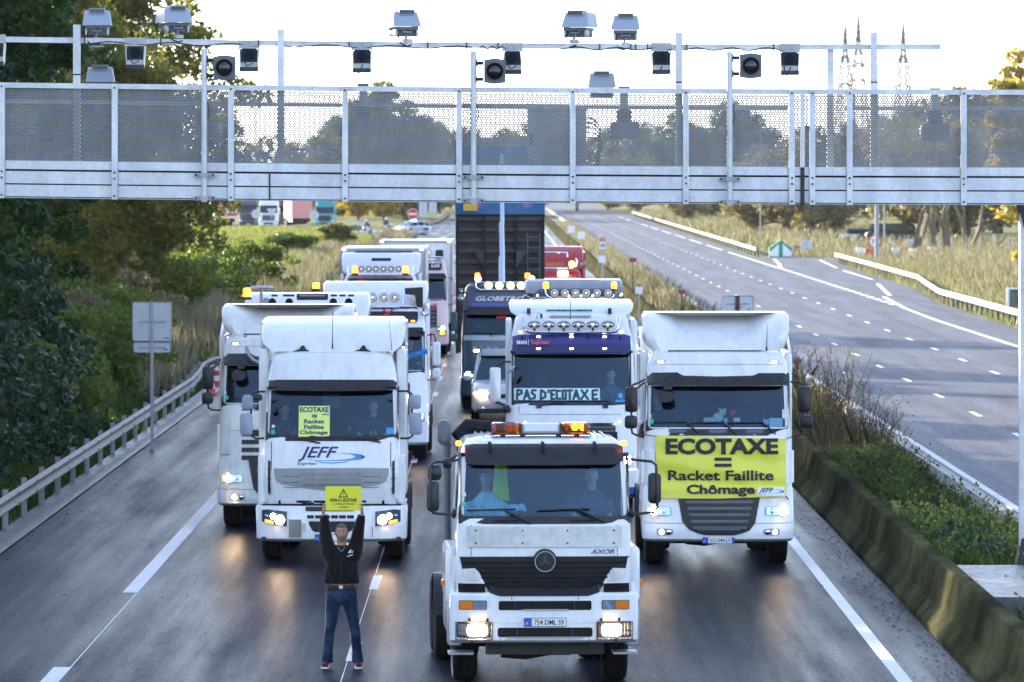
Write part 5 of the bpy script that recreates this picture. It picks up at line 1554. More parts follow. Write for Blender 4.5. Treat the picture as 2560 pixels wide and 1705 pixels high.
    b = MB(); b.tube([(T.x('A', u), .3, T.z('A', v)) for u, v in ((1950, 1062), (2050, 1062), (2082, 1085), (2086, 1300), (2090, 1490), (2050, 1512), (1975, 1510))], .018, 8); b.build('mirror_arm', 'black_plastic', T.t)
    T.mirror('A', 590, 1085, 665, 1150, y=.05, r=.04)
    T.wiper('A', (1215, 1560 - 8), (1000, 1508), (720, 1500), (1180, 1512), off=.02); T.wiper('A', (1790, 1545), (1560, 1505), (1300, 1500), (1760, 1512), off=.02)
    # inside
    T.R('mirror_pod', 'black_plastic', 'A', 1230, 1150, 1405, 1228, r=.05, off=-.06, th=.06); T.R('mirror_pod', 'black_plastic', 'A', 1228, 1095, 1400, 1150, r=.02, off=-.05, th=.05)
    n = thing('windscreen_notice', 'yellow notice reading ECOTAXE stuck inside the logo truck windscreen', 'notice', T.t.location)
    keep = T.t; T.t = n
    x0, z1_ = q('A', 1008, 1203); x1, z0_ = q('A', 1303, 1493)
    T.rect('notice_board', plain('pale_yellow', (.78, .90, .22), .6), x0, x1, z0_, z1_, r=.004, off=.010, th=.004)
    for txt, u0, v0, u1, v1, m in (('ECOTAXE', 1018, 1213, 1294, 1262, .05), ('=', 1134, 1285, 1182, 1312, .05), ('Racket', 1058, 1328, 1252, 1368, .04), ('Faillite', 1060, 1382, 1248, 1420, .04), ('Chômage', 1020, 1432, 1284, 1480, .04)):
        T.words(txt, 'navy_print', 'A', u0, v0, u1, v1, off=.016, bold=m, ext=.002)
    T.R('small_logo', 'sky_blue_print', 'A', 1230, 1276, 1296, 1290, r=.004, off=.016, th=.002)
    T.t = keep
    T.R('inspection_sticker', 'white_print', 'A', 750, 1383, 778, 1410, r=.002, off=.006, th=.003, nx=2); T.R('green_sticker', 'green_print', 'A', 745, 1428, 778, 1472, r=.002, off=.006, th=.003, nx=2); T.R('blue_sticker', 'sky_blue_print', 'A', 1842, 1410, 1915, 1470, r=.01, off=.006, th=.003, nx=2)
    for u, v, h in ((950, 1475, 50), (1490, 1420, 50), (1700, 1465, 40), (1740, 1460, 40)):
        x, z = q('A', u, v); b = MB(); b.prism([(x - .03, z - .04), (x + .03, z - .04), (x + .012, z + .05), (x - .01, z + .06)], T.yf(x, z) + .03, T.yf(x, z) + .05); b.build('pennant', plain('ochre_cloth', (.25, .16, .05), .8), T.t, smooth=0)
    T.chassis(5.9, front_y=1.35, fw=1.0)
    seated('passenger with glasses turned sideways behind the logo truck windscreen', W(*U('A', 882, 1235), 94.2), 'grey_coat', 'black_hair', crop, 'skin', yaw=.8, glasses=True, reach=(.2, -.3, .2))
    seated('driver with red collar at the wheel of the logo truck', W(*U('A', 1722, 1205), 94.2), 'dark_knit', 'grey_hair', full, 'skin_pale', reach=(.24, -.42, .12))
logo_truck()

# ===== the two trucks of one make (right with banner, left behind the logo truck) ====
def sibling(label, cx, Y, banner):
    ref = (1796, 92.2)
    T = Truck(label, cx, Y, ref, c=.18, p=4.2, bow=.06)
    q = T.q
    paint_ = 'white_paint' if banner else 'off_white_paint'
    tab = [(.415, 1.17, .08), (.46, 1.21, .02), (.70, 1.222, .0), (.717, 1.22, .01), (1.259, 1.20, .05), (1.30, 1.17, .08), (2.12, 1.168, .12), (2.234, 1.165, .16), (2.888, 1.14, .38), (3.10, 1.13, .44), (3.25, 1.12, .48), (3.38, 1.07, .58), (3.43, 1.0, .75), (3.45, .9, .95)]
    full_cab(T, tab, .717, paint_, paint_, 2.234, 2.888, D=2.25, bD=.85)
    T.steering(.5)
    T.frame(T.x('F', 335), T.x('F', 1968), 2.105, 2.95, wd=(.04, .03, .11), r=.07)
    top = T.poly('F', (350, 782), (700, 775), (735, 800), (770, 812), (1147, 820), (1540, 812), (1580, 800), (1610, 783), (1962, 786)); bot = T.poly('F', (345, 895), (430, 912), (1147, 922), (1880, 914), (1965, 895))
    T.panel('visor', 'black_plastic', top, bot, off=.16, offtop=.02, th=.012, nz=5)
    for u in (565, 938, 1365, 1740):
        x, z = q('F', u, 858); T.marker(x, z, w=.02, h=.012, lit=False, off=.12)
    T.marker(*q('F', 508, 657), lit=True, off=.02); T.marker(*q('F', 1790, 657), lit=True, off=.02)
    T.rect('roof_seam', 'black_print', -1.05, 1.05, T.z('F', 689), T.z('F', 686), r=.001, off=.003, th=.003, nx=16)
    ft = [(3.43, 1.0, .80), (3.50, 1.10, .86), (3.62, 1.15, .98), (3.75, 1.175, 1.18), (3.88, 1.185, 1.5), (3.95, 1.18, 1.78), (3.99, 1.14, 1.95)]
    def ears(x, y, z):
        a = max(0, min(1, (abs(x) - .52) / .50)); a = a * a * (3 - 2 * a)
        h = max(0, (z - 3.43) / .56)
        return x, y - a * h * .62 + (1 - a) * (.16 * math.sin(h * math.pi)), z + a * h * .06 - (1 - a) * h * .02 - (0 if banner else .09 * h)
    T.extra_shell('roof_fairing', paint_, ft, [t[0] for t in ft], 2.8, c=.18, p=4, bow=-.05, warp=ears)
    b = MB(); b.box(-.78, .78, .79, .83, 3.43, 3.452); b.build('roof_slot', 'black_print', T.t, smooth=0)
    for sx in (-1, 1):
        b = MB(); x0, x1 = sorted((sx * 1.10, sx * 1.225)); b.rbox(x0, x1, 1.0, 2.6, 1.1, 3.42, .05, ch=.03); b.build('side_deflector', paint_, T.t)
        b = MB(); b.prism([(y, z) for y, z in ((1.0, 3.40), (2.8, 3.40), (2.8, 3.78), (2.0, 3.66), (1.3, 3.50))], *sorted((sx * 1.17, sx * 1.215)), ax='x'); b.build('fairing_side', paint_, T.t, smooth=20)
        P = lambda *p: (lambda L: list(reversed(L)) if sx > 0 else L)([(x if sx < 0 else -x, z) for x, z in [(a - T.x('G', 1000), c_) for a, c_ in T.poly('G', *p)]])
        T.panel('corner_deflector', paint_, P((190, 292), (230, 284), (330, 296)), P((190, 625), (230, 640), (332, 640)), off=.05, th=.06, nx=5)
        hl = T.headlight(P((237, 884), (260, 878), (470, 878), (500, 890)), P((250, 962), (280, 968), (480, 968), (500, 962)),
             [(*[P((325, 925))[0][0], P((325, 925))[0][1]], .068, 'headlight_beam'), (P((420, 925))[0][0], P((420, 925))[0][1], .045, 'chrome')])
        T.panel('indicator_glow', 'amber_glow', P((240, 886), (285, 882)), P((252, 960), (285, 962)), off=.022, th=.006, nx=3, parent=hl)
        f_ = T.panel('fog_lamp_pod', 'silver_trim', P((350, 1118), (380, 1108), (490, 1112), (520, 1125)), P((350, 1165), (380, 1182), (490, 1180), (520, 1168)), off=.006, th=.01, nx=5)
        for u, m in ((400, 'headlight_beam' if not banner else 'small_lamp_glow'), (475, 'chrome')):
            x, z = P((u, 1145))[0]; b = MB(); b.lathe([(.044, 0), (.03, -.012), (.001, -.016)], (x, T.yf(x, z) - .008, z), 'y', 14); b.build('fog_lamp', m, f_)
        T.panel('panel_seam', 'black_print', P((212, 1048), (628, 1052)), P((212, 1052), (628, 1056)), off=.005, th=.004, nx=6)
    if True:
        top = T.poly('G', (560, 700), (1460, 700)); bot = T.poly('G', (560, 702), (620, 1040), (690, 1120), (780, 1158), (860, 1178), (1170, 1180), (1250, 1160), (1330, 1130), (1390, 1050), (1440, 790), (1460, 702))
        T.panel('grille', 'black_plastic', top, bot, off=.02, th=.04, nz=5)
        for i, v in enumerate((790, 858, 925, 995, 1062)):
            T.R('grille_slat', 'grey_plastic', 'G', 655 + i * 18, v + 22, 1370 - i * 18, v + 50, r=.012, off=.045, th=.03)
        T.R('grille_slat', 'grey_plastic', 'G', 780, 1104, 1240, 1126, r=.012, off=.045, th=.03)
    for i in range(4):
        T.R('upper_louvre', 'black_plastic', 'G', 480, 380 + i * 92, 1560, 430 + i * 92, r=.006, off=.012, th=.02)
    T.R('front_flap', paint_, 'G', 350, 150, 1680, 360, r=.01, off=.01, th=.02)
    T.R('upper_louvre', 'black_plastic', 'G', 470, 355, 1570, 384, r=.004, off=.016, th=.02)
    if not banner: T.words('DAF', 'white_print', 'G', 510, 284, 800, 340, off=.03, bold=.04, name='badge_lettering')
    if banner:
        T.plate('G', 830, 1200, 1175, 1268, 'CC-549-LV', off=.03, right_strip=True)
    T.mirror('F', 105, 935, 245, 1216, y=.12, arms=[[(330, 855, .35), (250, 890, .2), (190, 910, .17), (180, 950, .17)], [(320, 890, .35), (240, 950, .2)], [(175, 1216, .17), (175, 1260, .17)]])
    T.mirror('F', 100, 1254, 240, 1400, y=.12, arms=[[(175, 1395, .17), (185, 1450, .17), (230, 1475, .2), (320, 1480, .3)]])
    T.mirror('F', 2038, 930, 2190, 1216, y=.12, arms=[[(1975, 880, .35), (2050, 885, .2), (2095, 905, .17), (2110, 945, .17)], [(2105, 1216, .17), (2105, 1255, .17)]])
    T.mirror('F', 2064, 1250, 2218, 1396, y=.12, arms=[[(2110, 1395, .17), (2105, 1450, .17), (2050, 1480, .2), (1985, 1490, .3)]])
    T.R('kerb_mirror', 'black_plastic', 'F', 470, 985, 650, 1105, r=.10, off=.22, th=.16)
    b = MB(); x, z = q('F', 585, 950); b.rbox(x - .07, x + .07, T.yf(x, z) - .16, T.yf(x, z) - .05, z - .03, z + .05, .02); b.build('mirror_arm', 'black_plastic', T.t)
    for p_, e_, a_, c_ in (((940, 1460), (790, 1330), (430, 1332), (800, 1328)), ((1350, 1460), (1205, 1335), (830, 1338), (1215, 1332)), ((1795, 1460), (1650, 1335), (1260, 1338), (1660, 1332))):
        T.wiper('F', p_, e_, a_, c_, off=.025)
    for u in (590, 1045, 1460): T.R('washer_recess', 'grey_plastic', 'F', u, 1412, u + 200, 1446, r=.03, off=.01, th=.006)
    T.R('inspection_sticker', 'white_print', 'F', 372, 1245, 402, 1282, r=.002, off=.01, th=.004, nx=2); T.R('green_sticker', 'green_print', 'F', 388, 1294, 426, 1348, r=.002, off=.01, th=.004, nx=2)
    b = MB(); xa, za = q('F', 1712, 530); b.tube([(xa, .78, za - .01), (xa, .78, za + .06), (xa + .015, .85, T.z('F', 235))], [.018, .008, .003], 6); b.build('aerial', 'black_plastic', T.t)
    T.chassis(6.0, front_y=1.35, fw=1.0)
    b = MB(); b.box(-1.0, 1.0, .5, .8, .36, .46); b.build('under_bumper', 'dark_steel', T.t, smooth=0)
    if banner:
        n = thing('protest_banner', 'large yellow ECOTAXE banner tied across the right-hand truck', 'banner', T.t.location)
        keep = T.t; T.t = n
        def rip(x, z): return .05 + 1.5 * rip0(x, z)
        def rip0(x, z): return .010 * math.sin(x * 5.2 - z * 3.5 + 1) + .007 * math.sin(x * 2.3 + z * 9) + .008 * max(0, math.sin((x * 1.2 + z) * 7 + .6)) * (1 if x > 0 else .4) + .006 * math.sin(z * 17 + x * 2)
        T.panel('banner_cloth', plain('banner_yellow', (.76, .75, .07), .42), T.poly('G', (337, 125), (1000, 138), (1722, 162)), T.poly('G', (337, 770), (380, 788), (1000, 790), (1722, 766)), off=.0, th=.004, nx=60, nz=40, ripple=rip)
        W_ = lambda t_, u0, v0, u1, v1, m='black_print', bo=.05, sh=0: text_mesh(t_, m, n, *(lambda a, c_: (a[0], c_[0], c_[1], a[1]))(q('G', u0, v0), q('G', u1, v1)), 0, 'lettering', bo, sh, .002, yfun=lambda x, z: T.yf(x, z) - rip(x, z) - .018)
        W_('ECOTAXE', 442, 152, 1638, 325, bo=.07); W_('=', 960, 356, 1140, 454, bo=.03)
        W_('Racket Faillite', 468, 492, 1588, 600, bo=.04); W_('Chômage', 664, 642, 1388, 770, bo=.055)
        T.rect('logo_patch', 'clean_white', T.x('G', 1412), T.x('G', 1700), T.z('G', 760), T.z('G', 670), r=.004, off=.085, th=.004)
        T.words('JEFF', 'navy_print', 'G', 1424, 676, 1590, 738, off=.09, bold=.03, shear=.38, ext=.002); T.words('Express', 'navy_print', 'G', 1424, 740, 1500, 754, off=.09, shear=.2, ext=.002)
        swoosh(T, 'G', 1560, 715, 125, 18, -140, 80, .05, .3, 'sky_blue_print', .09); swoosh(T, 'G', 1600, 716, 92, 20, -70, 85, .05, .2, 'blue_print', .0915)
        b = MB(); P = lambda u, v, y: (T.x('G', u), y, T.z('G', v))
        b.tube([P(345, 132, .05), P(220, 115, .1), P(140, 118, .3)], .007, 5).tube([P(1720, 158, .02), P(1790, 140, .15), P(1860, 108, .3)], .007, 5).tube([P(1860, 130, .3), P(1840, 360, .4)], .006, 5).tube([P(1716, 770, .02), P(1745, 800, .1)], .012, 5)
        b.build('tie_cord', plain('maroon_cord', (.18, .03, .06), .8), n)
        T.t = keep
        # things on the dash
        y = Y + .45
        toy = thing('soft_toy', 'white teddy bear on the dashboard of the banner truck', 'toy', W(*U('F', 1130, 1300), y))
        b = MB(); ball(b, (.02, 0, .04), (.09, .07, .085)); ball(b, (.09, 0, .12), .06); ball(b, (.13, 0, .17), .022); ball(b, (.05, 0, .17), .022); ball(b, (-.10, -.02, -.0), (.085, .05, .05)); ball(b, (-.18, -.02, .0), .045); ball(b, (.14, -.03, -.01), (.04, .05, .05)); b.build('toy_body', plain('cream_plush', (.72, .70, .64), .9), toy)
        h = thing('heart_cushion', 'red heart-shaped cushion hanging behind the banner truck windscreen', 'cushion', W(*U('F', 1308, 1222), y - .1))
        b = MB(); b.prism([(0, -.055), (.045, -.012), (.062, .025), (.045, .05), (.018, .048), (0, .03), (-.018, .048), (-.045, .05), (-.062, .025), (-.045, -.012)], 0, .04, ch=.01); b.build('heart', plain('heart_red', (.65, .03, .08), .6), h)
        for i, (u0, v0, u1, v1) in enumerate(((1718, 1278, 1866, 1378), (1862, 1180, 1930, 1280), (1318, 1272, 1390, 1318), (1645, 1290, 1712, 1350))):
            a, c_ = W(*U('F', u0, v0), y - .15), W(*U('F', u1, v1), y - .15)
            pp = thing('paper_sheet', ['large white paper on the right of the banner truck dashboard', 'white paper stuck high at the right edge of the banner truck windscreen', 'small pale card right of the teddy bear', 'pale blue leaflet left of the large white paper'][i], 'paper', ((a.x + c_.x) / 2, y - .15, c_.z))
            MB().box(-(c_.x - a.x) / 2, (c_.x - a.x) / 2, 0, .003, 0, a.z - c_.z).build('paper', 'white_print' if i != 3 else 'pale_cyan', pp, smooth=0)
        seated('driver leaning behind the round kerb mirror of the banner truck', W(*U('F', 470, 1075), Y + 1.05), 'dark_knit', 'grey_hair', crop, 'skin', reach=(.22, -.35, .1))
    else:
        b = MB(); b.tube([(T.x('A', u) if 0 else (480 + u * .26327 - cx) * Y / FP, yy, HC - (700 + v * .26327 - VY) * Y / FP) for u, v, yy in ((488, 545, .7), (500, 640, .55), (530, 720, .4), (580, 770, .25), (650, 795, .12))], .035, 10); b.build('roof_pipe', 'silver_trim', T.t)
    return T
sibling('white truck on the right with a yellow ECOTAXE banner across its front', 1796, 92.2, True)
sibling('cream truck at far left with a bent roof pipe, half behind the logo truck', 714, 102.3, False)

# ===== white truck with blue visor ==================================================
def visor_truck():
    T = Truck('white truck with purple-blue sun visor, six roof lamps and hand-lettered windscreen sign', 1429.5, 106, c=.18, p=4.2, bow=.06)
    q = T.q
    tab = [(.35, 1.17, .08), (.42, 1.22, .0), (.85, 1.22, .0), (.90, 1.19, .04), (1.9, 1.19, .08), (2.05, 1.18, .12), (3.0, 1.13, .42), (3.2, 1.12, .46), (3.35, 1.10, .52), (3.6, 1.04, .66), (3.70, .98, .80), (3.74, .9, 1.0)]
    full_cab(T, tab, .88, 'clean_white', 'clean_white', 2.09, 2.985, D=2.25, bD=.85)
    T.steering(.5)
    T.frame(T.x('E', 325), T.x('E', 1566), T.z('E', 1296), 3.04, wd=(.03, .03, .04), r=.09)
    T.panel('visor', plain('purple_blue', (.035, .03, .19), .25, coat=.6), T.poly('E', (335, 590), (400, 572), (947, 562), (1500, 568), (1560, 586)), T.poly('E', (322, 745), (380, 762), (947, 768), (1510, 762), (1572, 745)), off=.16, offtop=.04, th=.012, nz=5)
    T.R('visor_band', plain('dark_indigo', (.018, .018, .10), .25, coat=.5), 'E', 330, 662, 1564, 752, r=.03, off=.175, offtop=.11, th=.004)
    for u in (605, 946, 1290):
        T.marker(*q('E', u, 592), w=.05, h=.02, off=.09); T.marker(*q('E', u, 712), w=.05, h=.02, off=.18)
    for u in (435, 768, 1115, 1450): T.R('visor_bracket', 'dark_rubber', 'E', u - 8, 580, u + 8, 625, r=.004, off=.085, th=.01, nx=2)
    T.words('MAN', 'white_print', 'E', 380, 628, 482, 670, off=.155, bold=.05); T.R('divider', 'white_print', 'E', 497, 620, 502, 676, r=.001, off=.155, th=.003, nx=2)
    T.words('TopUsed', 'orange_print', 'E', 522, 626, 706, 682, off=.155, bold=.03)
    ft = [(3.66, 1.0, .95), (3.74, 1.12, 1.0), (3.82, 1.15, 1.10), (3.90, 1.155, 1.35), (3.95, 1.12, 1.65)]
    T.extra_shell('roof_fairing', 'clean_white', ft, [t[0] for t in ft], 2.8, c=.2, p=4, bow=-.06)
    for sx in (-1, 1):
        b = MB(); x0, x1 = sorted((sx * 1.10, sx * 1.215)); b.rbox(x0, x1, .95, 2.4, 1.0, 3.62, .06, ch=.03); b.build('side_deflector', 'clean_white', T.t)
        x = T.x('E', 505 if sx < 0 else 1348); b = MB(); b.rbox(x - .035, x + .035, .84, .95, T.z('E', 358), T.z('E', 302), .01); b.build('roof_clamp', 'black_plastic', T.t)
    T.rect('roof_slot', 'black_print', T.x('E', 690), T.x('E', 1165), T.z('E', 336), T.z('E', 316), r=.01, off=0, th=.01, yfun=lambda x, z: .93)
    x0, z1_ = q('E', 700, 314); x1, z0_ = q('E', 1160, 334)
    text_mesh('GLOBETR', plain('teal_print', (.10, .35, .45), .5), T.t, x0, x1, z0_, z1_, .925, bold=.03)
    b = MB(); b.rbox(T.x('E', 725), T.x('E', 1150), .70, .78, T.z('E', 392), T.z('E', 374), .01); b.build('roof_hatch', 'silver_trim', T.t)
    b = MB(); x, z = q('E', 937, 400); b.tube([(x, .72, z - .02), (x, .72, z + .06), (x, .75, T.z('E', 180))], [.02, .008, .004], 6); b.build('aerial', 'black_plastic', T.t)
    b = MB(); x, z = q('E', 635, 380); b.rbox(x - .022, x + .022, .66, .7, z - .04, z + .04, .01); b.tube([(x, .68, z + .04), (x - .06, .7, z + .07), (x - .09, .65, z - .05)], .006, 5); b.build('roof_antenna', 'black_plastic', T.t)
    # lamp bar
    y = .42
    b = MB(); b.tube([(T.x('E', u), yy, T.z('E', v)) for u, v, yy in ((452, 388, .6), (455, 440, .5), (465, 500, .43), (490, 535, y), (540, 545, y), (947, 548, y), (1350, 545, y), (1405, 535, y), (1425, 500, .43), (1432, 440, .5), (1432, 386, .6))], .03, 10); b.build('lamp_bar', 'chrome', T.t)
    for u in (562, 712, 866, 1018, 1168, 1322):
        x, z = q('E', u, 466); T.spot(x, y - .03, z, .118, False, rz=.07)
        b = MB(); b.tube([(x, y, z - .06), (x, y, T.z('E', 545))], .02, 6); b.build('lamp_stalk', 'black_plastic', T.t)
    T.marker(*q('E', 415, 543), w=.05, h=.02, off=.02); T.marker(*q('E', 1470, 536), w=.05, h=.02, off=.02)
    for u0, u1 in ((590, 605), (640, 700), (1180, 1220)): pass
    # face below the screen
    for u in (404, 1500): T.R('panel_seam', 'black_print', 'E', u - 2, 1300, u + 2, 1388, r=.001, off=.004, th=.004, nx=2)
    T.R('panel_seam', 'black_print', 'E', 262, 1386, 1620, 1390, r=.001, off=.004, th=.004)
    for u in (608, 1295): T.R('wiper_cap', 'black_plastic', 'E', u - 28, 1284, u + 28, 1324, r=.02, off=.03, th=.03)
    T.wiper('E', (608, 1300), (860, 1256), (395, 1248), (830, 1250), off=.03); T.wiper('E', (1295, 1300), (1350, 1262), (880, 1250), (1330, 1250), off=.03)
    T.R('chrome_trim', 'chrome', 'E', 510, 1476, 1404, 1502, r=.01, off=.03, th=.03); T.R('grille', 'black_plastic', 'E', 520, 1502, 1400, 1660, r=.02, off=.012, th=.03)
    for i in range(4): T.R('grille_slat', 'grey_plastic', 'E', 530, 1510 + i * 40, 1390, 1530 + i * 40, r=.01, off=.03, th=.03)
    T.marker(*q('E', 466, 1471), w=.04, h=.016, off=.01); T.marker(*q('E', 1440, 1462), w=.04, h=.016, off=.01)
    for sx in (-1, 1):
        top = [(sx * .78, 1.14), (sx * 1.14, 1.18)]; bot = [(sx * .80, .90), (sx * 1.12, .94)]
        if sx < 0: top.reverse(); bot.reverse()
        T.headlight(top, bot, [(sx * 1.02, 1.05, .08, 'headlight_beam'), (sx * .88, 1.03, .05, 'chrome')])
    T.rect('grille', 'black_plastic', -.72, .72, .60, 1.5, r=.05, off=.012, th=.03)
    for i in range(6): T.rect('grille_slat', 'grey_plastic', -.68, .68, .66 + i * .14, .72 + i * .14, r=.01, off=.03, th=.03)
    T.rect('bumper_skirt', plain('deep_blue', (.02, .05, .28), .35, coat=.5), -1.18, 1.18, .35, .55, r=.03, off=.012, th=.03)
    T.mirror('E', 100, 905, 214, 1258, 'clean_white', y=.1, d=.14)
    b = MB(); b.tube([(T.x('E', u), .25, T.z('E', v)) for u, v in ((320, 850), (250, 845), (190, 880), (150, 905))], .02, 8).tube([(T.x('E', u), .25, T.z('E', v)) for u, v in ((160, 1258), (240, 1290), (310, 1320))], .022, 8); b.build('mirror_arm', 'black_plastic', T.t)
    T.mirror('E', 1640, 905, 1750, 1258, 'clean_white', y=.1, d=.14)
    b = MB(); x, z = q('E', 320, 925); b.v = []; ball(b, (0, 0, 0), (.11, .05, .045)); b.v = [(x + a * .75 - c_ * .9 * 0 + 0, .05 + bb_, z + c_ + a * .55) for a, bb_, c_ in b.v]; b.build('kerb_mirror', 'camera_grey', T.t)
    b = MB(); x, z = q('E', 375, 975); ball(b, (x, T.yf(x, z) + .05, z), (.065, .04, .10)); b.build('inner_mirror', 'black_plastic', T.t)
    b = MB(); x, z = q('E', 275, 1335); ball(b, (x, .15, z), (.08, .08, .075)); b.build('mirror_hinge', 'black_plastic', T.t)
    # windscreen sign, lettered by hand
    n = thing('windscreen_sign', 'long white handwritten sign reading PAS D\'ECOTAXE behind a windscreen', 'sign', T.t.location)
    keep = T.t; T.t = n
    T.R('sign_board', plain('pale_board', (.62, .80, .80), .7), 'E', 350, 1120, 1238, 1244, r=.004, off=.008, th=.004)
    strokes = {'P': [[(0, 0), (.05, 1)], [(.05, 1), (.7, .95), (.75, .65), (.1, .45)]], 'A': [[(0, 0), (.45, 1), (.9, 0)], [(.2, .35), (.72, .35)]], 'S': [[(.9, .95), (.3, .98), (.15, .7), (.7, .45), (.65, .1), (.0, .05)]],
               'D': [[(.05, 0), (.1, 1), (.8, .7), (.8, .25), (.05, .0)]], "'": [[(.5, 1.0), (.4, .75)]], 'E': [[(.85, .98), (.05, .95), (.08, .02), (.85, .05)], [(.08, .5), (.7, .52)]], 'C': [[(.85, .9), (.05, .95), (.1, .05), (.9, .05)]],
               'O': [[(.1, .05), (.1, .95), (.85, .95), (.85, .05), (.1, .05)]], 'T': [[(0, .95), (1, .98)], [(.5, .95), (.5, 0)]], 'X': [[(0, 0), (.9, 1)], [(.05, 1), (.95, 0)]]}
    lay = [('P', 383, 448), ('A', 455, 520), ('S', 525, 585), ('D', 625, 688), ("'", 700, 722), ('E', 735, 780), ('C', 790, 838), ('O', 850, 892), ('T', 900, 955), ('A', 965, 1030), ('X', 1045, 1120), ('E', 1160, 1225)]
    b = MB()
    for ch, u0, u1 in lay:
        for st in strokes[ch]:
            pts = [q('E', u0 + (u1 - u0) * a, 1234 - 94 * c_) for a, c_ in st]
            for (xa, za), (xc, zc) in zip(pts, pts[1:]):
                d = Vector((xc - xa, 0, zc - za)); d.normalize(); nrm = Vector((-d.z, 0, d.x)) * .021
                V = []
                for (x, z) in ((xa - d.x * .012, za - d.z * .012), (xc + d.x * .012, zc + d.z * .012)):
                    for k in (-1, 1): V.append((x + nrm.x * k, T.yf(x, z) - .014, z + nrm.z * k))
                b.add(V, [(0, 1, 3, 2)])
    b.build('lettering', plain('dark_teal_ink', (.02, .07, .085), .7), n, smooth=0)
    T.t = keep
    x, z = q('E', 1452, 1198); b = MB(); b.disc((x, T.yf(x, z) - .01, z), .058, .006, 20); b.build('round_sticker', 'sky_blue_print', T.t)
    text_mesh('5', 'white_print', T.t, x - .02, x + .02, z - .03, z + .03, T.yf(x, z) - .012, bold=.02)
    T.R('blue_sticker', 'sky_blue_print', 'E', 1398, 1240, 1495, 1264, r=.004, off=.01, th=.004)
    T.chassis(6.0, front_y=1.4, fw=1.0)
    seated('moustached driver in a striped shirt behind the blue-visored truck windscreen', W(*U('E', 1350, 980), 107), 'striped_shirt', 'grey_hair', crop, 'skin_pale', reach=(.22, -.4, .1), tilt=.05)
visor_truck()

# ===== other lorries in the queue ====================================================
def lorry(label, cx, Y, body='clean_white', hw=1.2, H=3.9, zb=2.02, zt=2.8, fair=True, grille='black_plastic', visor='black_plastic', head='headlight_beam', dark_panel=None, bumper=None, mirrors=None, detail=True, chassis=True, yaw=0, rwheel=True, glassmat='windscreen_glass', grz=(1.0, 1.75)):
    T = Truck(label, cx, Y, c=.17, p=4.2, bow=.06, yaw=yaw)
    r = 3.42 if H > 3.6 else H - .1
    d = r - 3.42
    tab = [(.36, hw * .96, .08), (.42, hw, .0), (.88, hw, .0), (.92, hw * .98, .04), (1.9, hw * .975, .08), (2.02, hw * .97, .12), (zt, hw * .94, .38), (zt + .2, hw * .93, .43), (3.30 + d, hw * .88, .56), (3.39 + d, hw * .82, .68), (3.43 + d, hw * .72, .9)]
    tab = sorted(tab)
    full_cab(T, tab, .90, body, bumper or body, zb, zt, D=2.2, bD=.85)
    T.frame(-hw * .93, hw * .93, zb - .06, zt + .05, wd=(.03, .03, .05), r=.08)
    if visor: T.rect('visor', visor, -hw * .90, hw * .90, zt - .05, zt + .15, r=.05, off=.15, offtop=.03, th=.012, nx=12)
    if fair:
        ft = [(r - .04, hw * .86, .95), (r + .06, hw * .95, 1.0), (r + .5 * (H - r), hw * .975, 1.3), (H - .05, hw * .97, 1.7), (H, hw * .94, 1.85)]
        T.extra_shell('roof_fairing', body, ft, [t[0] for t in ft], 2.7, c=.2, p=4, bow=-.05)
        for sx in (-1, 1):
            b = MB(); x0, x1 = sorted((sx * (hw - .1), sx * (hw + .005))); b.rbox(x0, x1, 1.0, 2.6, 1.0, r, .05, ch=.03); b.build('side_deflector', body, T.t)
    T.rect('grille', grille, -hw * .66, hw * .66, grz[0], grz[1], r=.08, off=.012, th=.03)
    if detail:
        for i in range(5): T.rect('grille_slat', 'grey_plastic', -hw * .62, hw * .62, grz[0] + .05 + i * .14, grz[0] + .11 + i * .14, r=.01, off=.03, th=.03)
    T.rect('bumper_opening', 'black_plastic', -hw * .5, hw * .5, .50, .82, r=.05, off=.01, th=.03)
    T.rect('number_plate', 'white_print', -.26, .26, .46, .57, r=.01, off=.03, th=.02)
    for sx in (-1, 1):
        top = [(sx * hw * .62, 1.02), (sx * hw * .93, 1.08)]; bot = [(sx * hw * .64, .84), (sx * hw * .93, .88)]
        if sx < 0: top.reverse(); bot.reverse()
        T.headlight(top, bot, [(sx * hw * .82, .96, .075, head), (sx * hw * .7, .94, .05, 'chrome')])
        b = MB(); b.rbox(sx * (hw + .17) - .09, sx * (hw + .17) + .09, .15, .28, zb + .1, zb + .62, .04, ch=.03); m = b.build('mirror', mirrors or body, T.t)
        b = MB(); b.rbox(sx * (hw + .17) - .09, sx * (hw + .17) + .09, .15, .28, zb - .18, zb + .04, .04, ch=.03); b.build('mirror', mirrors or body, T.t)
        b = MB(); b.tube([(sx * (hw - .03), .35, zt - .02), (sx * (hw + .12), .24, zt), (sx * (hw + .15), .22, zt - .1), (sx * (hw + .13), .22, zb - .2), (sx * (hw - .03), .3, zb - .22)], .016, 6); b.build('mirror_arm', 'black_plastic', T.t)
    T.wiper('S', (T.rcx - .3 * T.s, VY + T.s * (HC - zb + .06)), (T.rcx - .5 * T.s, VY + T.s * (HC - zb - .06)), (T.rcx - .95 * T.s, VY + T.s * (HC - zb - .05)), (T.rcx - .2 * T.s, VY + T.s * (HC - zb - .05)))
    if chassis: T.chassis(5.9, front_y=1.35, fw=min(1.0, hw - .18))
    if dark_panel: T.rect('forehead_panel', 'black_print', -hw * .80, hw * .80, dark_panel[0], dark_panel[1], r=.08, off=.012, th=.02)
    return T
def XZ(T, px, py): return (px - T.rcx) / T.s, HC - (py - VY) / T.s
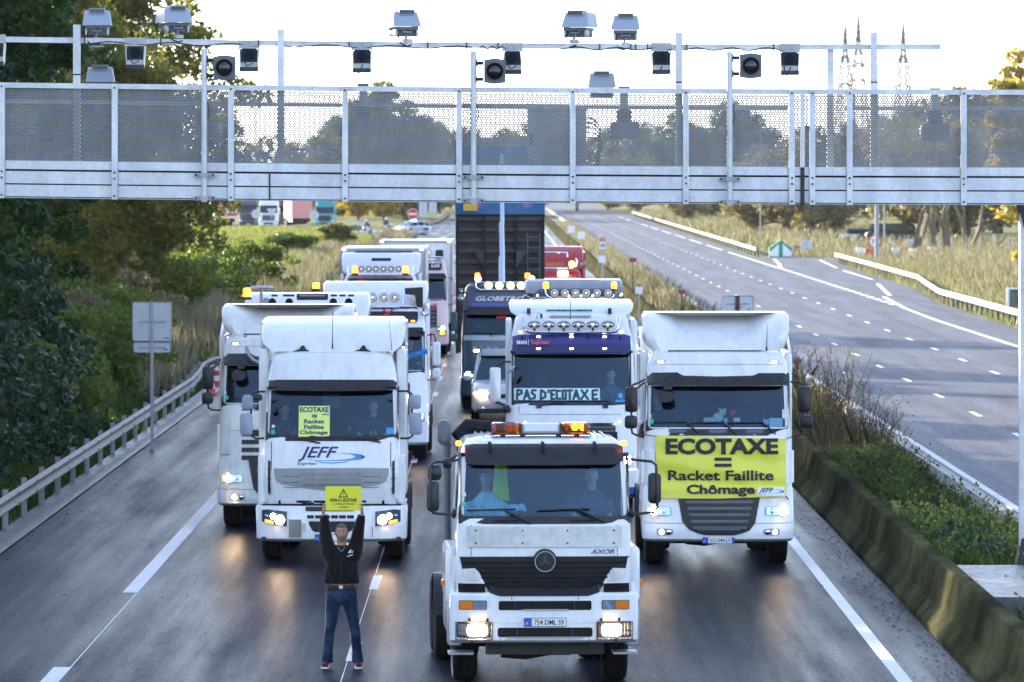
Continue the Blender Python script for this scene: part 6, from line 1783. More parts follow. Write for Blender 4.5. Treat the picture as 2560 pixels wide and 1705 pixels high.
# round-shouldered truck with horns
T = lorry('white truck with four air horns, amber beacon and satellite dish on its roof', 761, 110, H=4.0, hw=1.24, zb=2.05, zt=2.85, mirrors='camera_grey')
for u in (697, 863, 1297, 1450):
    x, z = XZ(T, *U('H', u, 1085)); b = MB(); b.lathe([(.075, 0), (.06, .03), (.03, .12), (.025, .5)], (x, .55, z), 'y', 14); o = b.build('air_horn', 'chrome', T.t)
    b = MB(); b.lathe([(.062, .01), (.001, .05)], (x, .55, z), 'y', 14); b.build('horn_mouth', 'black_print', o)
x0, z1 = XZ(T, *U('H', 935, 1003)); x1, z0 = XZ(T, *U('H', 1245, 1066)); b = MB(); b.rbox(x0, x1, .62, .72, z0, z1, .03); o = b.build('roof_hatch', 'black_plastic', T.t)
b = MB(); b.rbox(x0 + .05, x1 - .05, .60, .62, z0 + .07, z1 - .02, .02); b.build('hatch_pane', 'satin_grey', o)
x, z = XZ(T, *U('H', 440, 1035)); T.beacon(x, .9, z, .075, .17); x, z = XZ(T, *U('H', 1098, 968)); T.beacon(x, 2.4, z, .07, .12)
x, z = XZ(T, *U('H', 575, 950)); b = MB(); b.lathe([(.001, 0), (.2, .0), (.245, .025), (.2, .05), (.001, .06)], (x, 1.2, z - .02), 'z', 20); b.tube([(x, 1.2, z - .3), (x, 1.2, z)], .03, 8).lathe([(.18, -.5), (.16, -.3), (.04, -.2)], (x + .1, 1.3, z), 'z', 14); b.build('satellite_dish', 'camera_grey', T.t)
b = MB()
for u in (715, 830, 880, 1300, 1385, 1470): x, z = XZ(T, *U('H', u, 1022)); b.rbox(x - .06, x + .06, .75, .8, z - .02, z + .02, .01)
b.build('roof_clamp', 'black_plastic', T.t)
# white truck with the V on its forehead panel
T = lorry('white truck with a red V on its black forehead panel and round roof lamps', 935, 127, H=3.92, zb=2.0, zt=2.79, dark_panel=(3.04, 3.39), visor='black_plastic')
for u in (930, 958.5, 985.5, 902, 875): x, z = XZ(T, u, 745); T.spot(x, .55, z, .105, False)
x, z = XZ(T, 1010, 762); b = MB(); b.tube([(-.75, .52, z - .06), (.55, .52, z - .06), (.62, .54, z), (.64, .6, z + .14)], .025, 8); b.build('lamp_bar', 'chrome', T.t)
x0, z1 = XZ(T, *U('H', 1785, 1158)); x1, z0 = XZ(T, *U('H', 1895, 1225)); text_mesh('V', 'red_print', T.t, x0, x1, z0, z1, 0, bold=.04, shear=.2, yfun=lambda x, z: T.yf(x, z) - .02)
x, z = XZ(T, *U('H', 2083, 1270)); T.marker(x, z, w=.06, h=.03, amber=True, off=.04)
x, z = XZ(T, *U('H', 2110, 1040)); T.marker(x, z, w=.04, h=.04, amber=True, off=.02)
x, z = XZ(T, *U('J', 372, 470)); b = MB(); b.prism([(x - .28, z + .16), (x + .12, z + .18), (x + .12, z - .26), (x + .0, z - .26), (x - .06, z + .02), (x - .28, z + .04)], .75, .95, ch=.02); b.build('roof_wing', 'black_plastic', T.t)
x, z = XZ(T, *U('J', 428, 578)); b = MB(); b.lathe([(.09, 0), (.07, .05), (.04, .25)], (x, .5, z), 'y', 14); b.build('air_horn', 'chrome', T.t)
seated('shaven-headed driver beside blue cloth in the V-marked truck', W(*U('J', 327, 778), 128.0), 'black_jacket', 'cropped_hair', crop, 'skin_pale', yaw=.5)
o = thing('blue_cloth', 'bright blue rolled cloth lying across a dashboard', 'cloth', W(*U('J', 350, 862), 127.35)); b = MB(); b.tube([(-.36, 0, -.10), (-.1, 0, 0), (.30, 0, .11)], [.05, .065, .05], 8); b.build('cloth_roll', 'blue_cloth', o)
# box lorry with six lamps and two beacons
T = lorry('white box lorry with six round lamps between two amber beacons', 950, 170, H=4.02, zb=2.05, zt=2.85, dark_panel=(3.12, 3.34))
for u in (1577, 1650, 1720, 1795, 1868, 1943): x, z = XZ(T, *U('H', u, 757)); T.spot(x, .5, z, .10, False)
x, z = XZ(T, 950, 688); b = MB(); b.tube([(-.92, .5, z), (.92, .5, z)], .03, 8).tube([(-.95, .55, z), (-.98, .6, z + .25)], .02, 6).tube([(.95, .55, z), (.98, .6, z + .25)], .02, 6); b.build('lamp_bar', 'chrome', T.t)
for u in (1515, 2010): x, z = XZ(T, *U('H', u, 795)); T.beacon(x, .5, z, .08, .2)
x0, z1 = XZ(T, *U('H', 1675, 650)); x1, z0 = XZ(T, *U('H', 1868, 680)); b = MB(); b.rbox(x0, x1, .75, .85, z0, z1, .02); b.build('roof_hatch', 'black_plastic', T.t)
x0, z1 = XZ(T, *U('H', 1500, 580)); x1, z0 = XZ(T, *U('H', 2075, 595)); b = MB(); b.rbox(x0, x1, 2.3, 2.4, z0 - .02, z1 - .02, .02); b.build('wind_strip', 'black_plastic', T.t)
for i, u in enumerate((1550, 1580, 1610, 1640)): x, z = XZ(T, *U('H', u, 880)); text_mesh('ilfa'[i], 'red_print', T.t, x - .04, x + .04, z - .06, z + .06, 0, bold=.03, yfun=lambda x, z: T.yf(x, z) - .03)
T.box_trailer(-1.22, 1.27, 1.1, 4.12, 2.75, 9.5, 'clean_white', 'silver_trim')
# pink and white lorry
T = lorry('pink and white box lorry behind, half hidden by the V-marked truck', 1036, 203, body=paint('pale_pink', (.72, .52, .52), .2), H=3.5, zb=2.0, zt=2.75, fair=False, dark_panel=(3.0, 3.34), head='headlight_beam', mirrors='pale_pink', visor='black_plastic')
for px in (1003, 1024, 1046, 1069): x, z = XZ(T, px, 624); T.spot(x, .6, 3.62, .13, False)
b = MB(); b.tube([(-.9, .6, 3.46), (1.0, .6, 3.46)], .03, 8); b.build('lamp_bar', 'chrome', T.t)
x, z = XZ(T, 1102, 628); b = MB(); b.rbox(x - .2, x + .08, .9, 1.1, 3.42, 3.72, .06); b.build('roof_wing', 'black_plastic', T.t)
T.words('ER', 'white_print', 'J', 485, 266, 524, 284, off=.03, bold=.04); T.words('INE', 'red_print', 'J', 442, 520, 505, 552, off=.02, bold=.05); T.words('Z', 'white_print', 'J', 462, 244, 482, 284, off=.03, bold=.03)
T.box_trailer(-1.28, 1.28, 1.1, 4.0, 2.6, 9.5, 'clean_white', 'silver_trim')
x, z = XZ(T, *U('J', 537, 712)); T.marker(x, z, w=.1, h=.1, amber=True, off=.02)
# blue tipper with raised bed
T = lorry('dark blue tipper truck with its bed raised and five roof lamps blazing', 1262, 155, body=paint('teal_blue', (.005, .045, .08), .12), H=3.5, zb=2.03, zt=2.62, fair=False, mirrors='teal_blue', dark_panel=None, visor='black_plastic', grz=(1.05, 1.5))
T.rect('forehead_panel', plain('plum_panel', (.045, .035, .075), .25, coat=.5), -1.08, 1.08, 2.72, 3.14, r=.08, off=.02, th=.02)
T.words('GLOBETROTTER', 'white_print', 'V', 205, 172, 920, 218, off=.035, bold=.02, shear=.25)
T.R('light_strip', 'deep_blue', 'V', 160, 238, 1000, 276, r=.02, off=.035, th=.01)
T.R('grille_bar', 'silver_trim', 'V', 75, 572, 940, 624, r=.01, off=.03, th=.03); T.R('grille_trim', 'silver_trim', 'V', 172, 688, 840, 716, r=.01, off=.03, th=.03); T.words('VOLVO', 'black_print', 'V', 192, 696, 300, 712, off=.035, bold=.04)
T.marker(*T.q('V', 218, 730), w=.13, h=.05, off=.03)
b = MB(); y = .55; zb_ = T.z('I', 885); b.tube([(T.x('I', 425), y, T.z('I', 810)), (T.x('I', 430), y, T.z('I', 860)), (T.x('I', 470), y, zb_), (T.x('I', 970), y, zb_), (T.x('I', 1015), y, T.z('I', 850)), (T.x('I', 1020), y, T.z('I', 810))], .025, 8); b.tube([(T.x('I', 430), y, T.z('I', 812)), (T.x('I', 1015), y, T.z('I', 812))], .02, 8); b.build('lamp_bar', 'chrome', T.t)
for u in (553, 660, 770, 872): x, z = T.q('I', u, 842); T.spot(x, y - .02, z, .115, True)
for u in (450, 978): x, z = T.q('I', u, 775); T.spot(x, y, z, .10, True)
for u in (452, 945): x, z = T.q('I', u - 8, 770); T.beacon(x, y + .25, z, .07, .14)
b = MB(); x, z = T.q('V', 50, 180); b.lathe([(.09, 0), (.06, .05), (.03, .4)], (x, .6, z), 'y', 12).lathe([(.07, 0), (.05, .05), (.03, .4)], (x + .0, .6, z + .18), 'y', 12); b.build('air_horn', 'chrome', T.t)
T.R('dash_badge', 'red_print', 'V', 415, 372, 520, 400, r=.02, off=.02, th=.01)
x, z = T.q('V', 243, 468); b = MB(); b.rbox(x - .2, x + .2, .5, .55, z - .10, z + .07, .05); b.tube([(x, .5, z), (x - .03, .45, z + .22), (x - .1, .42, z + .34)], .014, 5); b.build('kerb_mirror', 'black_plastic', T.t)
# the raised bed: ribbed underside, blue headboard, telescopic ram
bw = 1.24
def bedpt(k, off=0.0): # k: 0 hinge end .. 1 raised front end
    return 6.9 - 1.0 * k + off * -.97, 1.35 + 5.75 * k + off * -.2
b = MB()
y0_, z0_ = bedpt(0); y1_, z1_ = bedpt(1)
xc = -.13
b.add([(xc + sx * bw, *bedpt(k, o)) for o in (0, -1.5) for k in (0, 1) for sx in (-1, 1)], [(0, 1, 3, 2), (4, 6, 7, 5), (0, 2, 6, 4), (1, 5, 7, 3), (0, 4, 5, 1), (2, 3, 7, 6)])
bed = b.build('tipper_bed', plain('bed_brown', (.055, .048, .045), .6, dirt=.6, dscale=3, dcol=(.02, .018, .016)), T.t, smooth=0)
for i in range(15):
    k = .02 + i * .052; b = MB(); ya, za = bedpt(k, .0); yb, zb2 = bedpt(k + .018, .0)
    b.box(xc - bw + .08, xc + bw - .08, ya - .10, ya + .02, za, za + .10); b.build('bed_rib', 'bed_brown', bed, smooth=0)
for xx in (xc - bw + .04, xc + bw - .04, xc - .45, xc + .45):
    b = MB(); pts = [bedpt(0, .08), bedpt(1, .08)]; b.tube([(xx, *pts[0]), (xx, *pts[1])], .06, 4, sq=True); b.build('bed_beam', 'dark_steel', bed, smooth=0)
for sx in (-1, 1): b = MB(); b.add([(xc + sx * .45, 6.2, 4.2), (xc + sx * .75, 6.15, 4.2), (xc + sx * .45, 6.25, 3.75), (xc + sx * .45, 6.0, 4.2)], [(0, 1, 2), (0, 2, 3), (0, 3, 1), (1, 3, 2)]); b.build('gusset', 'grey_plastic', bed, smooth=0)
b = MB(); ya, za = bedpt(.68, .13); yb, zb2 = bedpt(1.0, .13); b.add([(xc - bw - .01, ya, za), (xc + bw + .01, ya, za), (xc + bw + .01, yb, zb2), (xc - bw - .01, yb, zb2), (xc - bw - .01, ya + .1, za), (xc + bw + .01, ya + .1, za), (xc + bw + .01, yb + .1, zb2), (xc - bw - .01, yb + .1, zb2)], [(0, 1, 2, 3), (7, 6, 5, 4), (0, 4, 5, 1), (3, 2, 6, 7), (0, 3, 7, 4), (1, 5, 6, 2)]); b.build('headboard', paint('bed_blue', (.02, .16, .38), .3), bed, smooth=0)
x, z = T.q('I', 365, 82); b = MB(); b.rbox(x - .2, x + .2, 5.75, 5.8, z - .1, z + .1, .02); b.build('warning_label', 'amber_print', bed)
b = MB()
for u in (935, 1055): x = T.x('I', u); b.tube([(x * 1.04, 6.25, 2.6), (x * 1.04, 5.95, 4.7)], .018, 6)
for i in range(7): b.tube([(T.x('I', 935) * 1.04, 6.2 - i * .05, 2.8 + i * .3), (T.x('I', 1055) * 1.04, 6.2 - i * .05, 2.8 + i * .3)], .014, 5)
b.build('ladder', 'grey_plastic', bed)
xr = T.x('I', 688) * 1.02
for (za, zb2, r_) in ((2.4, 4.05, .088), (4.0, 5.0, .074), (4.95, 6.9, .062)):
    b = MB(); f = lambda z: 2.9 + (z - 2.4) * .62; b.tube([(xr, f(za), za), (xr - .02, f(zb2), zb2)], r_, 14); b.build('hydraulic_ram', plain('ram_steel', (.60, .64, .70), .22, metal=.7), T.t)
b = MB(); b.box(-.9, .9, 2.7, 2.9, 1.0, 2.5); b.build('ram_frame', 'dark_steel', T.t, smooth=0)
b = MB(); b.box(-1.15, 1.15, 3.2, 8.2, .95, 1.2); b.build('subframe', 'dark_steel', T.t, smooth=0)
for y_ in (6.0, 7.3):
    for sx in (-1, 1): T.wheel(sx * .95, y_, .5, .56)
# dark blue truck behind the visor truck
T = lorry('dark blue truck with six round lamps behind the blue-visored white truck', 1436, 137, body=paint('midnight_teal', (.006, .022, .042), .12), H=3.8, zb=2.0, zt=2.7, mirrors='midnight_teal', dark_panel=(3.0, 3.2))
y = .5
for u in (770, 878, 988, 1100, 1212, 1325): x, z = T.q('E', u, 138); T.spot(x, y, z, .105, False)
b = MB(); b.tube([(T.x('E', u), y + .03, T.z('E', v)) for u, v in ((672, 95), (678, 150), (720, 190), (780, 200), (1330, 200), (1380, 185), (1398, 150), (1400, 95))], .025, 8); b.build('lamp_bar', 'chrome', T.t)
for u in (682, 1388): x, z = T.q('E', u, 92); T.beacon(x, y + .1, z, .065, .16)
for u, v in ((595, 162), (942, 205), (1048, 205), (1158, 205), (1465, 150), (920, 168), (1045, 165), (1165, 165)): x, z = T.q('E', u, v); b = MB(); ball(b, (x, .5, z), .022, 8); b.build('marker_lamp', 'small_lamp_glow', T.t)
T.words('GLOBETROTTER', 'white_print', 'E', 560, 300, 1300, 336, off=.03, bold=.02, shear=.25)
# red truck
T = lorry('deep red truck with gold roof lettering beside the raised tipper bed', 1366, 180, body=paint('deep_red', (.42, .012, .02), .12), H=4.1, zb=2.05, zt=2.85, mirrors='deep_red', visor='deep_red')
T.words('KABUCO', plain('gold_print', (.50, .33, .05), .4), 'I', 1120, 616, 1298, 650, off=.03, bold=.04)
b = MB(); yy = .5; b.tube([(T.x('I', u), yy, T.z('I', v)) for u, v in ((1000, 672), (1220, 672), (1370, 672), (1420, 650), (1425, 610), (1410, 575))], .03, 8).tube([(T.x('I', u), yy + .3, T.z('I', v)) for u, v in ((1000, 520), (1250, 518), (1325, 522), (1328, 560))], .03, 8); b.build('roof_bar', 'chrome', T.t)
x0, z1 = T.q('I', 1342, 598); x1, z0 = T.q('I', 1405, 664); b = MB(); b.rbox(x0, x1, .45, .6, z0, z1, .04); o = b.build('beacon', 'red_print', T.t)
b = MB(); ball(b, ((x0 + x1) / 2, .44, (z0 + z1) / 2), .10, 10); b.build('beacon_lamp', 'amber_bright', o)
x, z = T.q('I', 1283, 725); b = MB(); b.rbox(x - .17, x + .17, .2, .3, z - .10, z + .10, .04); b.build('spot_lamp', 'lamp_warm', T.t)
T.R('lace_curtain', 'white_print', 'I', 1000, 765, 1450, 800, r=.01, off=.005, th=.01)
x, z = T.q('I', 1475, 618); b = MB(); b.lathe([(.08, 0), (.05, .05), (.03, .3)], (x, .7, z), 'y', 12); b.build('air_horn', 'chrome', T.t)
b = MB(); b.box(-1.25, 1.25, 2.9, 11, 1.1, 3.9); b.build('box_body', 'deep_red', T.t, smooth=0)

# ===== silver people carrier =========================================================
def body_loft(T, name, mat, stations, parent=None, n=16, smooth=50):
    """stations: (y, half width, z bottom, z top, corner radius)"""
    rows = []
    for (y, w, zb, zt, r) in stations: rows.append([(x, y, z) for x, z in rrect(-w, w, zb, zt, r, 4)])
    rows = [r + [r[0]] for r in rows]
    b = MB(); b.grid(rows); b.add(rows[0][:-1], [tuple(range(len(rows[0]) - 1))]); b.add(rows[-1][:-1], [tuple(reversed(range(len(rows[-1]) - 1)))])
    return b.build(name, mat, parent or T.t, smooth=smooth)
T = Truck('silver people carrier with roof rails squeezed between the tipper and white truck', 1265, 148, c=.2, p=3, cat='car', name='car')
T.tab = [(.2, .84, .05), (.5, .87, 0), (.8, .88, .05), (1.0, .86, .3), (1.8, .7, 1.2)]
silver = paint('silver_paint', (.42, .44, .48), .15)
body_loft(T, 'car_body', 'silver_paint', [(0, .70, .28, .62, .12), (.08, .84, .22, .78, .14), (.4, .88, .2, .92, .16), (1.05, .89, .2, 1.04, .16), (3.0, .90, .2, 1.05, .16), (4.2, .88, .22, 1.05, .16), (4.4, .8, .3, .95, .16)])
body_loft(T, 'greenhouse', 'dark_glass', [(1.0, .80, .98, 1.02, .02), (1.75, .70, .98, 1.66, .12), (3.9, .70, .98, 1.70, .12), (4.35, .72, .98, 1.1, .04)], smooth=30)
b = MB(); b.prism(rrect(-.70, .70, 1.65, 4.0, .15), 1.64, 1.76, ax='z', ch=0); b.build('roof', 'silver_paint', T.t)
b = MB()
for sx in (-1, 1): b.tube([(sx * .66, 1.9, 1.74), (sx * .66, 2.0, 1.83), (sx * .66, 3.6, 1.83), (sx * .66, 3.7, 1.74)], .02, 6)
b.build('roof_rail', 'black_plastic', T.t)
for sx in (-1, 1):
    b = MB(); b.tube([(sx * .83, .98, .98), (sx * .72, 1.7, 1.66)], .035, 6); b.build('pillar', 'silver_paint', T.t)
    b = MB(); b.rbox(sx * .70 - .19, sx * .70 + .19, -.02, .15, .66, .79, .05); h = b.build('headlight', 'clear_lens', T.t)
    b = MB(); ball(b, (sx * .62, -.03, .72), (.07, .03, .055)); b.build('lamp_bulb', 'headlight_beam', h)
    b = MB(); ball(b, (sx * .80, -.02, .72), (.04, .03, .04)); b.build('indicator', 'amber_bright', h)
    b = MB(); ball(b, (sx * 1.0, 1.15, 1.08), (.12, .06, .08)); b.build('mirror', 'silver_paint', T.t)
    for y_ in (.85, 3.6): T.wheel(sx * .80, y_, .31, .2)
b = MB(); b.rbox(-.45, .45, -.03, .05, .60, .70, .03); b.build('grille', 'black_plastic', T.t)
b = MB(); b.rbox(-.75, .75, -.06, .02, .24, .34, .03); b.build('bumper_opening', 'black_plastic', T.t)
b = MB(); b.rbox(-.26, .26, -.07, -.05, .44, .55, .01); o = b.build('number_plate', 'white_print', T.t); b = MB(); b.box(-.26, -.21, -.074, -.07, .44, .55); b.build('plate_band', 'blue_print', o, smooth=0); text_mesh('A', 'black_print', o, -.19, -.14, .465, .525, -.073, bold=.03, ext=.002)
b = MB()
for sx in (-1, 1): b.lathe([(.06, 0), (.001, -.01)], (sx * .58, -.03, .32), 'y', 12)
b.build('fog_lamp', 'chrome', T.t)
# ---------------------------------------------------------------- vegetation
foliage('leaf_dark', [(.005, .018, .007), (.011, .034, .009), (.028, .064, .013), (.10, .12, .028)], .42)
foliage('leaf_teal', [(.006, .020, .015), (.011, .036, .023), (.024, .060, .028), (.07, .10, .045)], .3, .38)
foliage('leaf_olive', [(.045, .065, .012), (.085, .10, .02), (.14, .14, .03), (.24, .20, .05)], .5)
foliage('leaf_autumn', [(.15, .11, .03), (.26, .20, .045), (.38, .29, .06), (.48, .38, .09)], .5)
foliage('leaf_brown', [(.09, .075, .05), (.15, .125, .075), (.22, .185, .11), (.19, .19, .09)], .45)
foliage('leaf_mid', [(.03, .06, .012), (.06, .10, .02), (.11, .15, .03), (.19, .19, .04)], .5)
foliage('grass_green', [(.016, .035, .008), (.034, .066, .012), (.06, .10, .02), (.12, .14, .04)], .4, .6, 1.2)
foliage('grass_bright', [(.09, .115, .03), (.13, .155, .045), (.18, .195, .06), (.25, .24, .10)], .4, .6, .4)
foliage('grass_dry', [(.10, .095, .06), (.17, .155, .10), (.25, .22, .155), (.34, .31, .24)], .25, .7, .8)
foliage('weed_dark', [(.022, .02, .012), (.05, .038, .022), (.08, .06, .035), (.05, .065, .02)], .3, .7, 1.5)
def leaf_mesh(name, C, size, mat, tone=None, normals=None, elong=1.7, fold=.25):
    """a folded diamond leaf at every centre in C (n x 3)"""
    n = len(C)
    d = rng.normal(size=(n, 3)); d[:, 2] -= .35; d /= np.linalg.norm(d, axis=1)[:, None]
    u = rng.normal(size=(n, 3)); a = np.cross(d, u); a /= np.linalg.norm(a, axis=1)[:, None]
    nr = np.cross(d, a)
    s = size * rng.uniform(.6, 1.35, (n, 1))
    L = d * s * elong * .5; Wd = a * s * .5
    V = np.empty((n, 4, 3))
    V[:, 0] = C - L; V[:, 1] = C + Wd + nr * s * fold * .5; V[:, 2] = C + L; V[:, 3] = C - Wd + nr * s * fold * .5
    me = bpy.data.meshes.new(name)
    me.vertices.add(4 * n); me.vertices.foreach_set('co', V.astype(np.float32).ravel())
    me.loops.add(4 * n); me.loops.foreach_set('vertex_index', np.arange(4 * n, dtype=np.int32))
    me.polygons.add(n); me.polygons.foreach_set('loop_start', np.arange(0, 4 * n, 4, dtype=np.int32)); me.polygons.foreach_set('loop_total', np.full(n, 4, dtype=np.int32))
    me.update(calc_edges=True)
    at = me.attributes.new('tone', 'FLOAT', 'FACE')
    t = rng.uniform(0, 1, n) if tone is None else tone
    at.data.foreach_set('value', t.astype(np.float32))
    me.materials.append(MATS[mat])
    return me
def clump_points(centres, radii, n_each, shell=.35):
    out = []
    for c, r, n in zip(centres, radii, n_each):
        d = rng.normal(size=(n, 3)); d /= np.linalg.norm(d, axis=1)[:, None]
        rr = r * (shell + (1 - shell) * rng.random((n, 1)) ** .6) 
        p = d * rr; p[:, 2] *= .62
        p[:, 2] -= .10 * (p[:, 0] ** 2 + p[:, 1] ** 2) / max(r, .1)
        out.append(p + c)
    return np.concatenate(out)
def tree_meshes(kind, h, rx, z0, nclump, leaves, leaf, mat, clump=(.5, 1.0), seed=1, top_round=1.0, trunk_r=.16, twigs=0, inner=.45):
    global rng
    rng = np.random.default_rng(seed); R_ = random.Random(seed)
    C = []; rad_ = []
    hc = (h + z0) / 2; hz = (h - z0) / 2
    while len(C) < nclump:
        d = rng.normal(size=3); d /= np.linalg.norm(d)
        k = inner + (1 - inner) * R_.random() ** .7
        lob = 1 + .22 * math.sin(3 * math.atan2(d[1], d[0]) + seed) + .16 * math.sin(7 * math.atan2(d[1], d[0]) + 2 * seed + d[2] * 5)
        taper = 1.0 if d[2] < 0 else (1 - .30 * d[2] ** 2 * top_round)
        C.append((d[0] * rx * k * lob * taper, d[1] * rx * k * lob * taper, hc + d[2] * hz * k)); rad_.append(R_.uniform(*clump))
    C = np.array(C)
    w = np.array(rad_) ** 2; per = np.maximum(4, (leaves * w / w.sum())).astype(int)
    P = clump_points(C, rad_, per)
    ct = rng.uniform(-.25, .25, nclump)
    tone = np.clip(np.repeat(ct, per) + rng.uniform(.1, .9, len(P)), 0, 1)
    crown = leaf_mesh('crown', P, leaf, mat, tone)
    b = MB()
    lean = R_.uniform(-.04, .04)
    tk = [(lean * z, .02 * math.sin(z), z) for z in np.linspace(-.3, h * .82, 8)]
    b.tube(tk, [trunk_r * (1.15 - .9 * i / 7) for i in range(8)], 7)
    sel = list(range(nclump)); R_.shuffle(sel)
    for i in sel[:min(nclump, 34 + twigs)]:
        c = C[i]; zb = max(h * .12, c[2] - R_.uniform(.25, .6) * math.hypot(c[0], c[1]) - .5); zb = min(zb, h * .75)
        p0 = Vector((lean * zb, .02 * math.sin(zb), zb)); p3 = Vector(c)
        m = p0.lerp(p3, .5) + Vector((R_.uniform(-.3, .3), R_.uniform(-.3, .3), -.15 * (p3 - p0).length * .4))
        r0 = trunk_r * R_.uniform(.22, .45)
        b.tube([p0, m, p3], [r0, r0 * .6, r0 * .2], 5, cap=False)
        for k in range(3):
            e = p3 + Vector((R_.uniform(-.7, .7), R_.uniform(-.7, .7), R_.uniform(-.2, .7)))
            b.tube([m.lerp(p3, R_.uniform(.3, 1)), e], [r0 * .35, r0 * .08], 4, cap=False)
    return crown, b
def make_tree(name, label, cat, loc, kw, rz=0, scale=1, group=None):
    crown, b = tree_meshes(name, **kw)
    t = thing(name, label, cat, loc, rz, group)
    if scale != 1: t.scale = (scale,) * 3
    b.build('trunk', 'bark', t, smooth=60)
    link('crown', crown, t)
    return t
# --- the leafy bank on the left
big = dict(h=17, rx=4.6, z0=.6, nclump=260, leaves=62000, leaf=.135, mat='leaf_dark', clump=(.45, 1.05), seed=3, trunk_r=.24, kind='t')
big2 = dict(h=15, rx=4.2, z0=.4, nclump=240, leaves=56000, leaf=.13, mat='leaf_teal', clump=(.45, 1.0), seed=5, trunk_r=.22, kind='t')
oli = dict(h=11, rx=4.0, z0=.8, nclump=210, leaves=36000, leaf=.12, mat='leaf_olive', clump=(.4, .9), seed=8, trunk_r=.16, kind='t')
for d in (big, big2, oli): d.pop('kind')
LB = 'broadleaf trees crowding the left bank'
A_ = make_tree('broadleaf_tree', 'dense dark green tree closest on the left bank, cut by the picture edge', 'tree', (-14.4, 133, .2), big, 0, group=LB)
B_ = make_tree('broadleaf_tree', 'blue-green tree filling the lower left edge behind the guard rail', 'tree', (-15.6, 122, .1), big2, 0, group=LB)
C_ = make_tree('broadleaf_tree', 'olive-leaved tree catching sunlight right of the dark left trees', 'tree', (-14.2, 214, .3), oli, 0, group=LB)
spots = [(A_, -16.2, 150, 1.02, 1.3, 'dark tree rising behind the leftmost gantry camera'), (B_, -17.8, 168, 1.05, 2.1, 'tall dark tree behind the left end of the gantry rail'),
         (A_, -17.6, 190, .92, 3.0, 'dark tree with sky gaps left of the lit hooded camera'), (C_, -19.0, 236, 1.45, 1.0, 'yellowish thin-leaved tree behind the left box cameras'),
         (C_, -18.6, 272, 1.5, 2.2, 'sunlit yellow-brown tree seen above the mesh at upper left'), (A_, -22, 176, 1.0, 4.0, 'dark tree in the second row of the left bank'),
         (B_, -23, 205, 1.0, 5.0, 'blue-green tree behind the second row of the left bank'), (A_, -26, 232, 1.05, .6, 'dark tree at the back of the left bank'),
         (B_, -30, 262, 1.0, 1.6, 'far blue-green tree at the back of the left bank'), (B_, -19, 106, 1.05, 2.6, 'dark tree beyond the left edge of the picture'), (A_, -17, 90, 1.0, .4, 'dark tree on the near left bank outside the frame'),
         (A_, -22, 118, 1.08, 3.6, 'dark tree behind the lower left foliage'), (B_, -24, 142, 1.1, 4.4, 'tall blue-green tree behind the front row on the left'), (A_, -32, 200, 1.1, 2.9, 'tall dark tree deep in the left wood'), (A_, -28, 160, 1.1, 5.2, 'tall dark tree behind the left bank sign')]
for (src, x, y, sc, rz, lab) in spots: dup(src, (x, y, .1), rz, lab, sc)
# hedge and brambles hanging over the rail
sh1 = dict(h=3.4, rx=1.9, z0=.0, nclump=70, leaves=11000, leaf=.095, mat='leaf_teal', clump=(.35, .7), seed=21, trunk_r=.05, inner=.3)
sh2 = dict(h=2.6, rx=1.8, z0=.0, nclump=60, leaves=9500, leaf=.085, mat='leaf_mid', clump=(.3, .6), seed=23, trunk_r=.04, inner=.3)
sh3 = dict(h=2.4, rx=1.6, z0=.0, nclump=60, leaves=9000, leaf=.08, mat='leaf_brown', clump=(.3, .6), seed=25, trunk_r=.04, inner=.3)
SG_ = 'shrubs on the bank behind the left guard rail'
S1 = make_tree('shrub', 'dark glossy shrub overhanging the guard rail at the lower left edge', 'shrub', (-11.1, 110, 0), sh1, 0, group=SG_)
S2 = make_tree('shrub', 'mid-green shrub on the bank under the back of the left road sign', 'shrub', (-11.2, 141, 0), sh2, 0, group=SG_)
S3 = make_tree('shrub', 'brownish shrub on the bank just left of the road sign post', 'shrub', (-12.0, 150, 0), sh3, 0, group=SG_)
for (src, x, y, sc, rz, lab) in [(S1, -11.6, 116, 1.1, 1, 'dark shrub above the second guard rail post from the left'), (S1, -11.0, 123, 1.0, 2, 'dark shrub tumbling towards the middle of the left guard rail'), (S2, -11.5, 129, 1.1, 3, 'leafy green shrub below the darkest left tree'),
        (S1, -12.2, 133, 1.2, 4, 'tall dark shrub between the left trees and the rail'), (S3, -11.3, 135, .9, 5, 'brown-tinged shrub low behind the left guard rail'), (S2, -11.6, 156, 1.15, 1.5, 'green shrub right of the left road sign post'), (S3, -12.2, 166, 1.2, 2.5, 'dry brown bush above the bend of the guard rail'),
        (S2, -13.2, 176, 1.25, .3, 'green bush on the slope above the rail bend'), (S2, -14.2, 192, 1.2, .9, 'green bush beside the foot of the olive tree'), (S3, -13.4, 204, 1.2, 1.9, 'brown bush low on the sunlit slope'), (S2, -13.5, 225, 1.3, 2.4, 'olive bush above the cream truck with the roof pipe'),
        (S1, -12.0, 102, 1.1, .7, 'dark shrub just outside the lower left corner'), (S1, -13.2, 145, 1.3, 5.1, 'dark shrub under the left wood'), (S2, -13.0, 246, 1.3, 5.6, 'green bush behind the horned truck'), (S3, -15.0, 262, 1.4, 4.1, 'brown-green thicket left of the horned truck'), (S2, -12.5, 282, 1.3, 3.3, 'low green bush behind the amber roof beacon')]:
    dup(src, (x, y, 0), rz, lab, sc)
